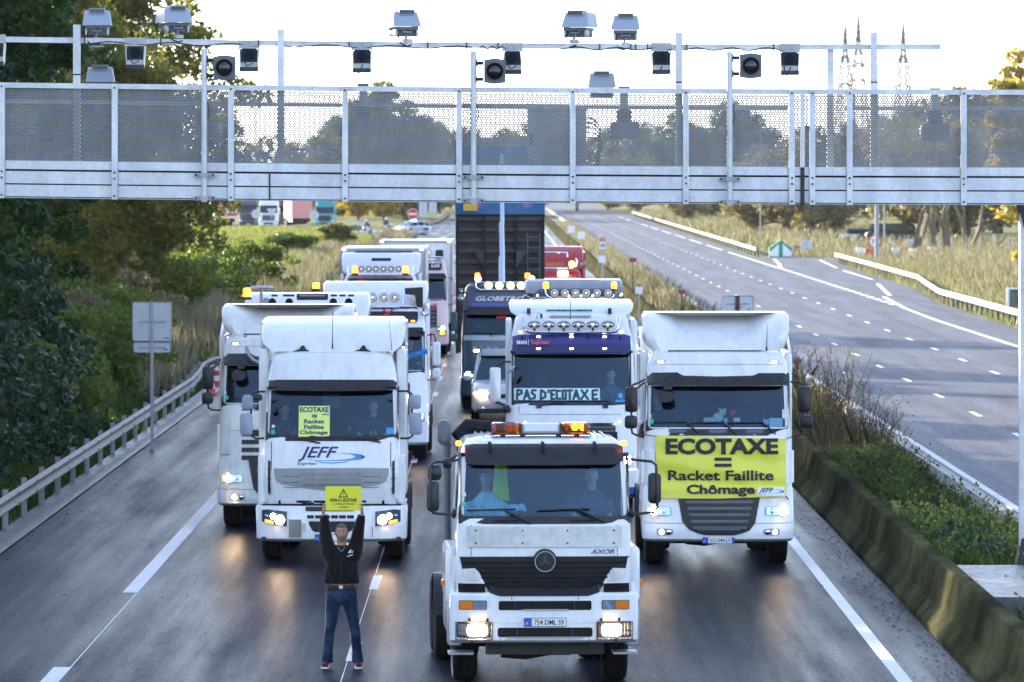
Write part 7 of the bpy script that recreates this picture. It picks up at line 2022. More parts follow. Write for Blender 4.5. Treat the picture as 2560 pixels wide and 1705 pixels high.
# --- field bushes and far trees
bu = dict(h=5.2, rx=1.75, z0=.0, nclump=80, leaves=9000, leaf=.16, mat='leaf_mid', clump=(.4, .8), seed=31, trunk_r=.06, inner=.25)
F1 = make_tree('field_bush', 'round dark green bush standing in the grass field left of the queue', 'bush', (-15.4, 414, 0), bu, 0); F1.scale = (1.0, 1, .55)
F2 = dup(F1, (-13.4, 470, 0), 2, 'thin yellowish bush right of the round field bush', (.8, .8, .62)); 
for ch in F2.children:
    if ch.name.startswith('crown'):
        ch.data = ch.data.copy(); ch.data.materials[0] = MATS['leaf_olive']
far = dict(h=18, rx=6.5, z0=1.0, nclump=150, leaves=17000, leaf=.42, mat='leaf_mid', clump=(.9, 1.9), seed=41, trunk_r=.35)
farb = dict(h=14, rx=6.0, z0=.6, nclump=130, leaves=9000, leaf=.34, mat='leaf_brown', clump=(.8, 1.7), seed=43, trunk_r=.3, twigs=70)
fara = dict(h=12, rx=4.6, z0=1.0, nclump=100, leaves=9000, leaf=.34, mat='leaf_autumn', clump=(.8, 1.5), seed=45, trunk_r=.25)
GF = 'trees on the far skyline behind the gantry'
def at(px, Y): return (px - VX) * Y / FP
FT = make_tree('far_tree', 'large green tree whose top shows above the gantry near the middle', 'tree', (at(962, 900), 900, 0), far, 0, 1.18, GF)
FBt = make_tree('far_tree', 'bare brownish tree left of the far lamp post', 'tree', (at(2030, 620), 620, 0), farb, 0, .85, GF)
FA = make_tree('far_tree', 'yellow autumn tree beside the far carriageway under the gantry', 'tree', (at(1842, 900), 900, 0), fara, 0, .75, GF)
def far_copy(src, px, Y, sc, rz, lab, mat=None): return dup(src, (at(px, Y), Y, 0), rz, lab, sc)
rows_ = [(FT, 880, 930, .95, 1, 'green tree left of the tallest skyline tree'), (FT, 1055, 940, .9, 2, 'green tree right of the tallest skyline tree'), (FBt, 810, 860, .75, 3, 'brown low tree behind the police car'), (FA, 895, 820, .6, 1, 'yellow tree above the police motorcycles'), (FA, 960, 830, .55, 2.5, 'orange-tinged tree above the police car'), (FT, 1010, 850, .5, 4, 'dark green tree behind the no-entry sign'),
         (FBt, 1100, 1050, .6, 1.2, 'brown thicket right of the no-entry sign'), (FT, 1690, 1000, .98, 3, 'green tree behind the mesh right of the equipment cabinet'), (FT, 1830, 1010, 1.1, 1.6, 'broad dark tree behind the right half of the mesh'), (FT, 1930, 1030, .85, .2, 'green tree sloping down behind the mesh joint'),
         (FBt, 1600, 1100, .55, .6, 'low brown tree where the far road vanishes'), (FBt, 1720, 800, .5, 2.9, 'pale green thicket beside the far guard rail'), (FT, 1780, 850, .42, 5, 'light green bush line behind the far guard rail'), (FBt, 1900, 640, .70, 1.1, 'twiggy bush behind the green nose sign'), (FBt, 1960, 650, .72, 4.1, 'tall twiggy bush right of the green nose sign'),
         (FBt, 2100, 640, .80, 2.2, 'dark brown tree behind the round no-parking sign'), (FBt, 2260, 700, 1.05, 5.3, 'bare tree behind the far lamp post top'), (FBt, 2330, 560, 1.0, 3.7, 'pale leafless tree top above the gantry at right'), (FBt, 2420, 540, 1.05, .9, 'bare tree with pale branches near the right edge'), (FBt, 2200, 900, 1.15, 1.9, 'thin pale tree under the right pylon'), (FBt, 2500, 620, 1.1, 2.6, 'bare tree behind the yellow tree at right'),
         (FT, 700, 980, .55, 2.2, 'low green tree behind the parked lorries'), (FBt, 620, 900, .55, 4.2, 'brown tree behind the red striped lorry'), (FT, 560, 960, .62, 3.1, 'green tree above the parked lorries at left'), (FBt, 2120, 1000, .9, 3.3, 'hazy tree below the twin pylons'), (FBt, 1450, 1500, .5, 2, 'faint low trees at the end of the road')]
for r_ in rows_: far_copy(*r_)
where = ('behind the left half of the mesh', 'behind the middle of the mesh', 'behind the right half of the mesh', 'behind the mesh near the right edge')
for i in range(22):
    px = 735 + i * 86 + (i * 37 % 23); k = i % 3
    far_copy((FT, FBt, FA)[k] if i % 5 else FBt, px, 1040 + (i * 53) % 160, (.92, 1.15, 1.25)[k] + .08 * math.sin(i * 2.1), i * 1.3, ('low green', 'brown leafless', 'golden')[k if i % 5 else 1] + ' tree ' + where[min(3, i // 6)] + (', in the hazy distant row', ', beside a taller skyline crown', ', where the far wood thins out', ', half hidden by a girder post', ', against the pale sky', ', low in the distant row')[i % 6])
YT = make_tree('autumn_tree', 'golden yellow tree at the right edge of the picture', 'tree', (at(2590, 330), 330, 0), dict(h=15, rx=3.0, z0=1.0, nclump=120, leaves=15000, leaf=.20, mat='leaf_autumn', clump=(.4, .9), seed=51, trunk_r=.2, twigs=40), 0)
# the multi-stemmed bare trees at right
def bare_tree(name, label, x, y, h, seed, n=3, leaves=1500):
    R_ = random.Random(seed); t = thing(name, label, 'tree', (x, y, 0), 0, 'gnarled bare trees beside the merging lane')
    b = MB(); tips = []
    def grow(p, d, r, L, lv):
        q = p + d * L; m = p.lerp(q, .5) + Vector((R_.uniform(-1, 1), R_.uniform(-1, 1), 0)) * L * .07
        b.tube([p, m, q], [r, r * .85, r * .65], 6 if lv < 2 else 4, cap=False)
        if lv >= 5: tips.append(q); return
        for _ in range(2 if lv < 2 else 3):
            nd = (d + Vector((R_.uniform(-.8, .8), R_.uniform(-.8, .8), R_.uniform(-.15, .35)))).normalized()
            grow(q, nd, r * .58, L * R_.uniform(.55, .8), lv + 1)
    for i in range(n):
        grow(Vector((R_.uniform(-.3, .3), R_.uniform(-.3, .3), -.1)), Vector((R_.uniform(-.35, .35), R_.uniform(-.3, .3), 1)).normalized(), R_.uniform(.16, .24), h * .34, 0)
    b.build('trunk', plain('sunlit_bark', (.13, .10, .06), .9, dirt=.5, dscale=4), t, smooth=60)
    T_ = np.array([tuple(v) for v in tips]); idx = rng.integers(0, len(T_), leaves)
    link('crown', leaf_mesh('crown', T_[idx] + rng.normal(0, .3, (leaves, 3)), .14, 'leaf_brown'), t)
for (px, Y, h, sd, lab) in ((2290, 470, 11, 1, 'forked bare tree right of the lamp post'), (2335, 480, 12, 2, 'leaning bare tree in the middle of the roadside clump'), (2375, 465, 11, 3, 'bare tree with a thick split trunk beside the mesh fence'), (2420, 500, 12, 4, 'slender bare tree furthest right in the roadside clump')):
    bare_tree('bare_tree', lab, at(px, Y), Y, h, sd)
# --- grasses
def blades(name, n, xr, yr, h, w, mat, zfun=None, lean=.35, clumps=0, dens=None, kind='stuff', seed=0, road=False):
    g = np.random.default_rng(seed)
    x = g.uniform(*xr, n); y = g.uniform(*yr, n)
    if road:
        ok = x > np.interp(y, [200, 240, 290, 330, 400, 452, 470], [21.2, 21.5, 22.0, 23.5, 24.4, 25.7, 20.6]); x, y = x[ok], y[ok]; n = len(x)
    if clumps:
        cx, cy = g.uniform(*xr, clumps), g.uniform(*yr, clumps); k = g.integers(0, clumps, n)
        x = cx[k] + g.normal(0, .28, n); y = cy[k] + g.normal(0, .6, n)
        ok = (x > xr[0]) & (x < xr[1]); x, y = x[ok], y[ok]; n = len(x)
    z = np.array([zfun(a, b) for a, b in zip(x, y)]) if zfun else np.zeros(n)
    hh = g.uniform(h[0], h[1], n) * (1 if not dens else np.array([dens(a, b) for a, b in zip(x, y)]))
    a = g.uniform(0, 6.283, n); ln = g.normal(0, lean, (n, 2)) * hh[:, None]
    ww = w * g.uniform(.6, 1.4, n)
    V = np.empty((n, 5, 3)); c, s_ = np.cos(a) * ww / 2, np.sin(a) * ww / 2
    V[:, 0] = np.stack([x - c, y - s_, z - .03], 1); V[:, 1] = np.stack([x + c, y + s_, z - .03], 1)
    V[:, 2] = np.stack([x + c * .8 + ln[:, 0] * .35, y + s_ * .8 + ln[:, 1] * .35, z + hh * .55], 1)
    V[:, 3] = np.stack([x + ln[:, 0], y + ln[:, 1], z + hh], 1)
    V[:, 4] = np.stack([x - c * .8 + ln[:, 0] * .35, y - s_ * .8 + ln[:, 1] * .35, z + hh * .55], 1)
    me = bpy.data.meshes.new(name)
    me.vertices.add(5 * n); me.vertices.foreach_set('co', V.astype(np.float32).ravel())
    me.loops.add(5 * n); me.loops.foreach_set('vertex_index', np.arange(5 * n, dtype=np.int32))
    me.polygons.add(n); me.polygons.foreach_set('loop_start', np.arange(0, 5 * n, 5, dtype=np.int32)); me.polygons.foreach_set('loop_total', np.full(n, 5, dtype=np.int32))
    me.update(calc_edges=True)
    me.attributes.new('tone', 'FLOAT', 'FACE').data.foreach_set('value', g.random(n).astype(np.float32))
    me.materials.append(MATS[mat]); return link(name, me, kind=kind)
def bank(x, y): return -.03 + (min(1.3, (-9.3 - x) * .16) if x < -9.3 else 0) + .12 * math.sin(x * .9 + y * .11) * (x < -9.3)
blades('verge_grass', 26000, (-10.4, -8.9), (85, 200), (.06, .26), .022, 'grass_green', bank, .5, seed=1)
blades('bank_grass', 30000, (-15, -9.6), (95, 330), (.15, .55), .035, 'grass_green', bank, .4, seed=2)
blades('reeds', 16000, (-13.5, -9.5), (150, 330), (.6, 1.5), .03, 'grass_dry', bank, .16, clumps=170, seed=3)
blades('reeds', 900, (-10.2, -9.3), (158, 176), (.7, 1.5), .03, 'grass_dry', bank, .2, clumps=14, seed=31)
blades('field_grass', 22000, (-34, -12), (330, 560), (.2, .6), .10, 'grass_bright', bank, .4, seed=4)
blades('field_reeds', 20000, (-30, -9.5), (300, 460), (.5, 1.3), .07, 'grass_dry', lambda x, y: .3, .2, clumps=190, seed=5)
blades('verge_grass', 16000, (-26, -9), (440, 690), (.3, 1.0), .10, 'grass_dry', lambda x, y: 0, .3, clumps=150, seed=6)
med = lambda x, y: .42 + .10 * math.sin(y * .23)
blades('median_grass', 30000, (6.35, 8.15), (83, 150), (.08, .34), .022, 'grass_green', med, .5, dens=lambda x, y: .55 + .6 * abs(math.sin(y * .31 + x)), seed=7)
blades('median_weeds', 9000, (6.4, 8.3), (118, 330), (.35, 1.0), .02, 'weed_dark', med, .3, clumps=330, seed=8)
blades('median_reeds', 16000, (6.4, 8.2), (150, 700), (.4, 1.05), .045, 'grass_dry', med, .22, clumps=420, seed=9)
blades('median_weeds', 6000, (6.4, 8.2), (96, 125), (.12, .5), .016, 'weed_dark', med, .45, clumps=60, seed=10)
blades('right_verge_grass', 24000, (20.9, 46), (225, 480), (.2, .7), .05, 'grass_dry', lambda x, y: .0 + max(0, min(.5, (x - 26) * .05)), .25, seed=11, road=True)
blades('right_verge_grass', 20000, (20.9, 46), (215, 470), (.08, .45), .05, 'grass_bright', lambda x, y: 0, .4, seed=12, road=True)
blades('right_verge_grass', 14000, (22.5, 46), (480, 1000), (.4, 1.4), .13, 'grass_dry', lambda x, y: 0, .3, seed=13)
blades('right_verge_grass', 5000, (22.5, 46), (480, 1000), (.3, .9), .13, 'grass_green', lambda x, y: 0, .3, seed=14)
def leafy_weeds(name, n, xr, yr, zf, spread, leaf, mat, cl, seed):
    g = np.random.default_rng(seed); k = g.integers(0, cl, n)
    cx, cy, ch = g.uniform(*xr, cl), g.uniform(*yr, cl), g.uniform(.12, .42, cl)
    p = np.stack([np.clip(cx[k] + g.normal(0, spread, n), xr[0], xr[1]), cy[k] + g.normal(0, spread * 1.6, n), np.zeros(n)], 1)
    p[:, 2] = [zf(a, b) for a, b in p[:, :2]]; p[:, 2] += np.abs(g.normal(0, 1, n)) * ch[k] * .6
    link(name, leaf_mesh(name, p, leaf, mat), kind='stuff')
leafy_weeds('median_weeds', 15000, (6.5, 8.15), (83.5, 118), med, .28, .05, 'grass_green', 70, 71)
leafy_weeds('median_weeds', 5000, (6.5, 8.1), (84, 96), med, .25, .055, 'grass_bright', 14, 72)
leafy_weeds('median_weeds', 2600, (6.6, 7.4), (84.5, 88), med, .22, .065, 'leaf_teal', 5, 73)
leafy_weeds('median_weeds', 3500, (6.6, 8.1), (66, 75.2), med, .25, .05, 'grass_green', 14, 74)
leafy_weeds('verge_weeds', 14000, (-10.6, -9.0), (85, 190), bank, .3, .06, 'leaf_dark', 170, 75)
# twiggy dead stems leaning over the far barrier
def twigs(name, x, y, n, h, seed, lab):
    R_ = random.Random(seed); b = MB()
    for i in range(n):
        p = Vector((R_.uniform(-.45, .45), R_.uniform(-1.6, 1.6), 0)); d = Vector((R_.uniform(-.3, .5), R_.uniform(-.3, .3), 1)).normalized(); L = h * R_.uniform(.5, 1)
        q = p + d * L * .55; e = q + (d + Vector((R_.uniform(-.3, .3), R_.uniform(-.3, .3), 0))).normalized() * L * .45
        b.tube([p, q, e], [.010, .007, .003], 4, cap=False)
        for k in range(5):
            s_ = p.lerp(e, R_.uniform(.4, .95)); b.tube([s_, s_ + Vector((R_.uniform(-.22, .22), R_.uniform(-.2, .2), R_.uniform(.05, .28)))], [.005, .002], 4, cap=False)
    t = thing(name, lab, 'weeds', (x, y, .45)); b.build('stem', plain('dead_stem', (.09, .055, .035), .9), t, smooth=0)
    P = np.array([(R_.uniform(-.5, .5), R_.uniform(-1.6, 1.6), R_.uniform(.2, h)) for _ in range(n * 9)]); link('seed_head', leaf_mesh('seed_head', P, .035, 'leaf_brown'), t)
twigs('dead_weeds', 8.0, 138, 34, 1.9, 1, 'tall dead weeds sprouting right of the banner truck mirror'); twigs('dead_weeds', 7.9, 118, 22, 1.3, 2, 'dead twigs leaning over the pale barrier below the opposite road'); twigs('dead_weeds', 7.4, 78.6, 7, .75, 3, 'few bare twigs beside the wet footing slab'); twigs('dead_weeds', 7.6, 128, 30, 1.5, 4, 'rust-brown weeds between the barriers behind the banner truck mirror'); twigs('dead_weeds', 7.6, 152, 30, 1.5, 5, 'brown weeds above the roof of the banner truck')
# ---------------------------------------------------------------- roadside things
def sign_back(name, label, px, pbase, Y, plates, post_w=.06, mat='galvanised', group=None, posts=(0,)):
    """a road sign seen from behind; plates: (dx, z0, z1, half width, round?)"""
    t = thing(name, label, 'road sign', (at(px, Y), Y, 0), 0, group)
    ztop = max(p[2] for p in plates)
    for dx in posts:
        b = MB(); b.box(dx - post_w / 2, dx + post_w / 2, 0, .05, 0, ztop); b.build('sign_post', mat, t, smooth=0)
    for (dx, z0, z1, hw, rnd_) in plates:
        b = MB()
        if rnd_ == 'o': b.disc((dx, .05, (z0 + z1) / 2), hw, .02, 24)
        elif rnd_ == 'v': b.prism([(dx - hw, z1), (dx, z0), (dx + hw, z1)], .05, .07)
        else: b.rbox(dx - hw, dx + hw, .05, .075, z0, z1, .04, ch=.0)
        o = b.build('sign_plate', plain('sign_back_grey', (.50, .53, .56), .4, metal=.4, dirt=.35, dscale=7, dcol=(.28, .3, .33)), t)
        b = MB(); zc = (z0 + z1) / 2
        b.box(dx - hw * .72, dx + hw * .72, .02, .05, zc - .015, zc + .015)
        if not rnd_:
            b.tube([(dx + x, .045, z) for x, z in rrect(-hw + .01, hw - .01, z0 + .01, z1 - .01, .04)] + [(dx + hw - .01, .045, z1 - .05)], .012, 5)
        b.build('sign_rail', 'galvanised', o, smooth=0)
        if not rnd_ and hw > .3:
            b = MB(); b.rbox(dx + hw - .17, dx + hw - .07, .044, .05, z0 + .05, z0 + .09, .01); b.build('maker_sticker', 'sky_blue_print', o)
    return t
# the left sign: large plate over a small one
Yl = 132; sl = FP / Yl
zf = lambda py: HC - (py - VY) / sl
sign_back('road_sign', 'back of a grey sign with a large plate over a small one', 380, 1000, Yl, [(0, zf(853), zf(755), 135 * .36549 / sl, ''), (0, zf(882), zf(855), 128 * .36549 / sl, '')], post_w=.07)
# median sign behind the banner truck
Ym = 150; sm = FP / Ym; zm = lambda py: HC - (py - VY) / sm
sign_back('road_sign', 'back of a wide grey plate on a rusty post behind the banner truck roof', 1844, 0, Ym, [(0, zm(780), zm(739), 40 / sm, '')], post_w=.11, mat=plain('rusty_post', (.10, .03, .025), .8, dirt=.4))
SB = 'small white marker plates along the median'
for px, py, Y, lab in ((1453, 588, 430, 'small white plate on the median furthest from the camera'), (1505, 648, 300, 'small white plate hanging on the median barrier'), (1597, 726, 215, 'small white plate on the median nearest the blue truck'), (1428, 573, 520, 'tiny white plate on the far median weeds')):
    s_ = FP / Y; z = HC - (py - VY) / s_; w = (9 if Y > 250 else 9) / s_
    t = thing('marker_plate', lab, 'marker', (at(px, Y), Y, .4), 0, SB); MB().rbox(-w, w, 0, .02, z - .4 - w, z - .4 + w, .03, ch=0).build('plate', 'white_print', t); MB().tube([(0, .03, 0), (0, .03, z - .4 + w)], .03, 6).build('post', 'galvanised', t)
# kilometre stone
Yk = 330; sk = FP / Yk; x, z = at(1507, Yk), HC - (604 - VY) / sk
t = thing('kilometre_marker', 'red-topped kilometre marker on the median barrier of the motorway', 'marker', (x, Yk, 0)); h = 18 / sk
MB().tube([(0, .05, 0), (0, .05, z)], .05, 6).build('post', 'galvanised', t)
b = MB(); b.prism([(-.19, z - .42), (.19, z - .42), (.19, z), (-.19, z)], 0, .05); b.build('white_plate', 'white_print', t, smooth=0)
b = MB(); b.prism([(.19 * math.cos(rad(a)) if 0 < a < 180 else (.19 if a == 0 else -.19), z + .001 + .24 * math.sin(rad(a))) for a in range(0, 181, 20)], 0, .05); b.build('red_cap', 'red_print', t, smooth=0)
text_mesh('A1', 'white_print', t, -.09, .09, z + .05, z + .17, -.003, bold=.03, ext=.004); text_mesh('200', 'black_print', t, -.14, .14, z - .32, z - .12, -.003, bold=.03, ext=.004)
# small red plates on the far barrier
for px, py, Y, lab in ((1582, 650, 275, 'small red-brown plate on the far barrier beyond the visor truck'), (1705, 730, 205, 'small red-brown plate on the barrier above the banner truck roof'), (1993, 903, 155, 'small red plate beside the dead weeds by the banner truck')):
    s_ = FP / Y; z = HC - (py - VY) / s_; t = thing('reflector_plate', lab, 'marker', (at(px, Y), Y, 0), 0, 'red plates on the far barrier'); w = 9 / s_
    MB().rbox(-w, w, 0, .02, z - w * .55, z + w * .55, .01, ch=0).build('plate', plain('faded_red', (.25, .06, .06), .6), t); MB().box(-.02, .02, .02, .05, .1, z).build('post', 'dark_post', t, smooth=0)
# traffic cones by the rail bend
for i, (px, pb, h, lab) in enumerate(((541, 968, .80, 'red and white traffic cone nearest the truck beside the rail bend'), (527, 987, .78, 'red and white traffic cone left of the other cone beside the rail bend'), (549, 948, .75, 'red and white cone furthest back at the rail bend'))):
    g_ = G(px, pb); t = thing('traffic_cone', lab, 'traffic cone', g_, 0, 'traffic cones at the rail bend')
    b = MB(); b.rbox(-.19, .19, -.19, .19, 0, .04, .01); b.build('cone_base', 'red_print', t)
    for k, m in enumerate(('red_print', 'white_print', 'red_print', 'white_print', 'red_print')):
        z0, z1 = .04 + k * (h - .04) / 5, .04 + (k + 1) * (h - .04) / 5; r = lambda z: .15 - .115 * z / h
        MB().lathe([(r(z0), z0), (r(z1), z1)] + ([(.001, z1)] if k == 4 else []), (0, 0, 0), 'z', 16).build('cone_band', m, t)
# green and white nose sign
p = G(1952, 643); t = thing('nose_marker', 'green nose marker with white chevrons where the slip road splits off', 'road marker', p)
w, h = .92, 1.36
b = MB(); b.prism([(-w, 0), (w, 0), (w, .72), (0, h), (-w, .72)], 0, .6); b.build('marker_body', plain('marker_green', (.0, .26, .16), .5), t, smooth=0)
b = MB()
for sx in (-1, 1): b.add([(sx * .16, -.01, .06), (sx * (w - .04), -.01, .14 + .28), (sx * .16, -.01, h - .30)], [(0, 1, 2)]).add([(sx * .16, -.01, .06), (sx * (w - .04), -.01, .08), (sx * (w - .04), -.01, .42)], [(0, 1, 2)])
b.build('white_chevron', 'white_print', t, smooth=0)
# signs on the far side
sign_back('road_sign', 'back of a round sign right of the green nose marker', 2016, 0, 480, [(0, HC - (627 - VY) / (FP / 480), HC - (598 - VY) / (FP / 480), .48, 'o')])
sign_back('road_sign', 'back of a round sign among the bare trees at right', 2274, 0, 500, [(0, HC - (626 - VY) / (FP / 500), HC - (597 - VY) / (FP / 500), .5, 'o')])
def round_front(label, px, py, Y, r, kind, panel=False):
    s_ = FP / Y; z = HC - (py - VY) / s_; t = thing('road_sign', label, 'road sign', (at(px, Y), Y, 0))
    MB().box(-.05, .05, .03, .1, 0, z).build('sign_post', 'galvanised', t, smooth=0)
    if kind == 'speed':
        MB().disc((0, 0, z), r, .03, 28).build('sign_plate', 'red_print', t); MB().disc((0, -.01, z), r * .76, .01, 28).build('sign_face', 'white_print', t); text_mesh('70', 'black_print', t, -r * .48, r * .48, z - r * .34, z + r * .34, -.013, bold=.04)
        MB().rbox(-r * .75, r * .75, 0, .03, z - r * 2.6, z - r * 1.15, .03, ch=0).build('sub_plate', 'white_print', t); MB().add([(-.02, -.004, z - r * 1.4), (.12, -.004, z - r * 1.9), (.08, -.004, z - r * 1.9), (-.1, -.004, z - r * 1.4)], [(0, 1, 2, 3)]).build('arrow', 'black_print', t, smooth=0)
    elif kind == 'end':
        MB().disc((0, 0, z), r, .03, 24).build('sign_plate', plain('tyre_brown', (.06, .045, .035), .8), t); MB().disc((0, -.01, z), r * .66, .01, 24).build('sign_face', 'grey_plastic', t); text_mesh('R', 'sign_back_grey', t, -r * .3, r * .3, z - r * .35, z + r * .35, -.013, bold=.03)
    elif kind == 'noentry':
        MB().disc((0, 0, z), r, .03, 28).build('sign_plate', 'white_print', t); MB().disc((0, -.01, z), r * .93, .01, 28).build('sign_face', 'red_print', t); MB().rbox(-r * .68, r * .68, -.02, -.01, z - r * .17, z + r * .17, .02, ch=0).build('white_bar', 'white_print', t)
    return t
round_front('white speed limit sign ringed red, half hidden by the far lamp post', 2187, 604, 470, .55, 'speed')
round_front('round dark sign left of the speed limit sign', 2154, 596, 520, .40, 'end')
round_front('red no-entry sign beside the police car', 1032, 535, 640, .61, 'noentry')
p = G(1032, 535); sign_back('direction_sign', 'back of a tall white panel right behind the no-entry sign', 1058, 0, 700, [(0, HC - (544 - VY) / (FP / 700), HC - (504 - VY) / (FP / 700), .50, '')])
sign_back('direction_sign', 'back of a grey panel far right of the no-entry sign', 1082, 0, 760, [(0, HC - (532 - VY) / (FP / 760), HC - (504 - VY) / (FP / 760), .50, '')])
FS = 'backs of signs in front of the parked lorries'
sign_back('road_sign', 'back of a round grey sign in front of the dark parked lorry', 640, 0, 690, [(0, HC - (546 - VY) / (FP / 690), HC - (524 - VY) / (FP / 690), .54, 'o')], group=FS)
sign_back('road_sign', 'back of a triangular sign in front of the white parked lorry', 679, 0, 690, [(0, HC - (544 - VY) / (FP / 690), HC - (521 - VY) / (FP / 690), .60, 'v')], group=FS)
sign_back('road_sign', 'back of a round grey sign in front of the teal parked lorry', 785, 0, 680, [(0, HC - (549 - VY) / (FP / 680), HC - (526 - VY) / (FP / 680), .56, 'o')], group=FS)
sign_back('road_sign', 'back of a triangular yield sign left of the police motorcycle', 899, 0, 630, [(0, HC - (580 - VY) / (FP / 630), HC - (556 - VY) / (FP / 630), .70, 'v')], group=FS)
# lamp posts
def lamp_post(label, px, Y, w, h=14, head=True):
    t = thing('lamp_post', label, 'lamp post', (at(px, Y), Y, 0)); b = MB(); b.tube([(0, 0, 0), (0, 0, h)], [w, w * .6], 8); b.build('post', plain('post_grey', (.30, .31, .33), .6), t)
    if head: b = MB(); b.tube([(-1.1, 0, h + .15), (-.3, 0, h + .45), (0, 0, h)], .06, 6).tube([(1.1, 0, h + .15), (.3, 0, h + .45), (0, 0, h)], .06, 6).rbox(-1.7, -1.0, -.15, .15, h + .05, h + .2, .05).rbox(1.0, 1.7, -.15, .15, h + .05, h + .2, .05); b.build('lamp_head', 'post_grey', t)
lamp_post('thick grey lamp post rising behind the gantry at right', 2192, 440, .18, 15, False)
lamp_post('thin pale post just right of the thick lamp post', 2211, 500, .09, 14, False)
lamp_post('slim pole beside the bushes behind the far guard rail', 1901, 600, .08, 13, False)
lamp_post('distant twin-headed street lamp above the gantry at left', 640, 950, .12, 21)
# mesh fence posts, water-filled barriers, roadworks at right
f = thing('wire_fence', 'grey wire fence with thin posts beyond the bare trees', 'fence', (at(2420, 450), 450, 0))
for i in range(11): b = MB(); b.box(-.035, .035, -.02, .02, 0, 1.9); b.build('fence_post', 'galvanised', f, loc=((i - 5) * 1.15, i * .4, 0), smooth=0)
b = MB()
for i in range(9): b.box(-6, 6, 1.9, 1.905, .15 + i * .2, .158 + i * .2)
b.build('fence_wire', 'galvanised', f, smooth=0)
f = thing('field_fence', 'low post and wire fence crossing the green field below the parked lorries', 'fence', (at(600, 560), 560, 0))
for i in range(13): b = MB(); b.box(-.06, .06, -.05, .05, 0, 1.5); b.build('fence_post', 'galvanised', f, loc=(i * 1.0 - .5, 0, 0), smooth=0)
b = MB()
for z in (.5, .9, 1.3): b.box(-.5, 11.5, -.01, .0, z, z + .02)
b.build('fence_wire', 'galvanised', f, smooth=0)
for i in range(9):
    px = (2172, 2240, 2262, 2284, 2306, 2330, 2352, 2150, 2375)[i]; Y = 455 + (i % 3) * 6; red = i % 2 == 0
    t = thing('water_barrier', ('red' if red else 'white') + ' plastic road barrier section ' + ('just right of the speed limit sign', 'below the round grey sign back', 'at the foot of the forked bare tree', 'between the first two bare trees', 'at the foot of the leaning bare tree', 'left of the thick split trunk', 'under the thick split trunk', 'beneath the round dark sign', 'furthest right under the bare trees')[i], 'barrier', (at(px, Y), Y, 0), 0, 'plastic barriers at the roadworks')
    b = MB(); b.prism([(-.34, 0), (.34, 0), (.34, .25), (.30, .75), (-.30, .75), (-.34, .25)], 0, .4); b.build('barrier_body', plain('barrier_red', (.60, .06, .04), .5) if red else 'white_print', t, smooth=0)
t = thing('parked_van', 'dark van behind the lamp post beyond the roadworks', 'van', (at(2230, 540), 540, 0))
b = MB(); b.rbox(-2.4, 2.4, 0, 2, .4, 1.3, .3); b.build('body', 'black_plastic', t); b = MB(); b.rbox(-2.0, 2.2, .2, 1.8, 1.2, 2.1, .4); b.build('cabin', 'dark_glass', t)
for x in (-1.5, 1.5): b = MB(); b.lathe([(.1, 0), (.34, 0), (.34, .2), (.1, .2)], (x, 0, .36), 'y', 16); b.build('wheel', 'dark_rubber', t)
t = thing('parked_car', 'white car half seen behind the round dark sign', 'car', (at(2150, 560), 560, 0))
b = MB(); b.rbox(-2.1, 2.1, 0, 1.7, .3, .9, .2); b.build('body', 'clean_white', t); b = MB(); b.rbox(-1.2, 1.3, .15, 1.55, .85, 1.4, .25); b.build('cabin', 'dark_glass', t)
for x in (-1.3, 1.3): b = MB(); b.lathe([(.1, 0), (.32, 0), (.32, .2), (.1, .2)], (x, -.02, .32), 'y', 16); b.build('wheel', 'dark_rubber', t)
t = thing('cabinet', 'white-framed green box at the right edge beside the guard rail', 'cabinet', (at(2536, 262), 262, 0)); b = MB(); b.box(-.35, .6, 0, .1, .2, 1.3); b.build('frame', 'white_print', t, smooth=0); b = MB(); b.box(-.22, .6, -.02, 0, .3, 1.22); b.build('panel', plain('mottled_green', (.06, .08, .05), .9, dirt=.9, dscale=6, dcol=(.3, .3, .25)), t, smooth=0)
# parked lorries behind the field
lorry('dark grey parked lorry with a pale bumper stripe, second from the left', 621, 735, body=plain('slate', (.06, .06, .075), .4, coat=.5), H=3.9, head='chrome', detail=False, chassis=False, glassmat='dark_glass')
lorry('white parked lorry with a long grille beside the dark lorry', 671, 728, H=3.95, head='chrome', detail=True, chassis=True, glassmat='dark_glass')
T_ = lorry('teal parked lorry at the right of the parked row', 812, 720, body=plain('teal_cab', (.01, .26, .28), .35, coat=.6), H=3.9, head='chrome', detail=False, chassis=True, glassmat='dark_glass', visor='teal_cab')
for nm, lab, px0, px1, m, Y in (('trailer', 'pink curtain-sided trailer between the white and teal lorries', 729, 781, plain('curtain_pink', (.72, .30, .28), .6), 745), ('trailer', 'red and white striped trailer half behind the olive tree', 540, 592, 'white_print', 745)):
    s_ = FP / Y; t = thing(nm, lab, 'trailer', (at((px0 + px1) / 2, Y), Y, 0), .12); w = (px1 - px0) / 2 / s_
    b = MB(); b.box(-w, w, 0, 12, 1.2, 4.1); b.build('trailer_body', m, t, smooth=0)
    b = MB(); b.box(-w + .2, w - .2, 1, 11, .7, 1.2); b.build('underframe', 'dark_steel', t, smooth=0)
    for y in (8.5, 9.8, 11): b = MB(); b.lathe([(.2, -w), (.5, -w), (.5, w), (.2, w)], (0, y, .5), 'x', 16); b.build('axle_wheels', 'dark_rubber', t)
    if m == 'white_print':
        for z in (1.7, 2.6, 3.5): b = MB(); b.box(-w - .01, w + .01, -.02, 0, z - .2, z + .2); b.build('red_stripe', 'red_print', t, smooth=0)
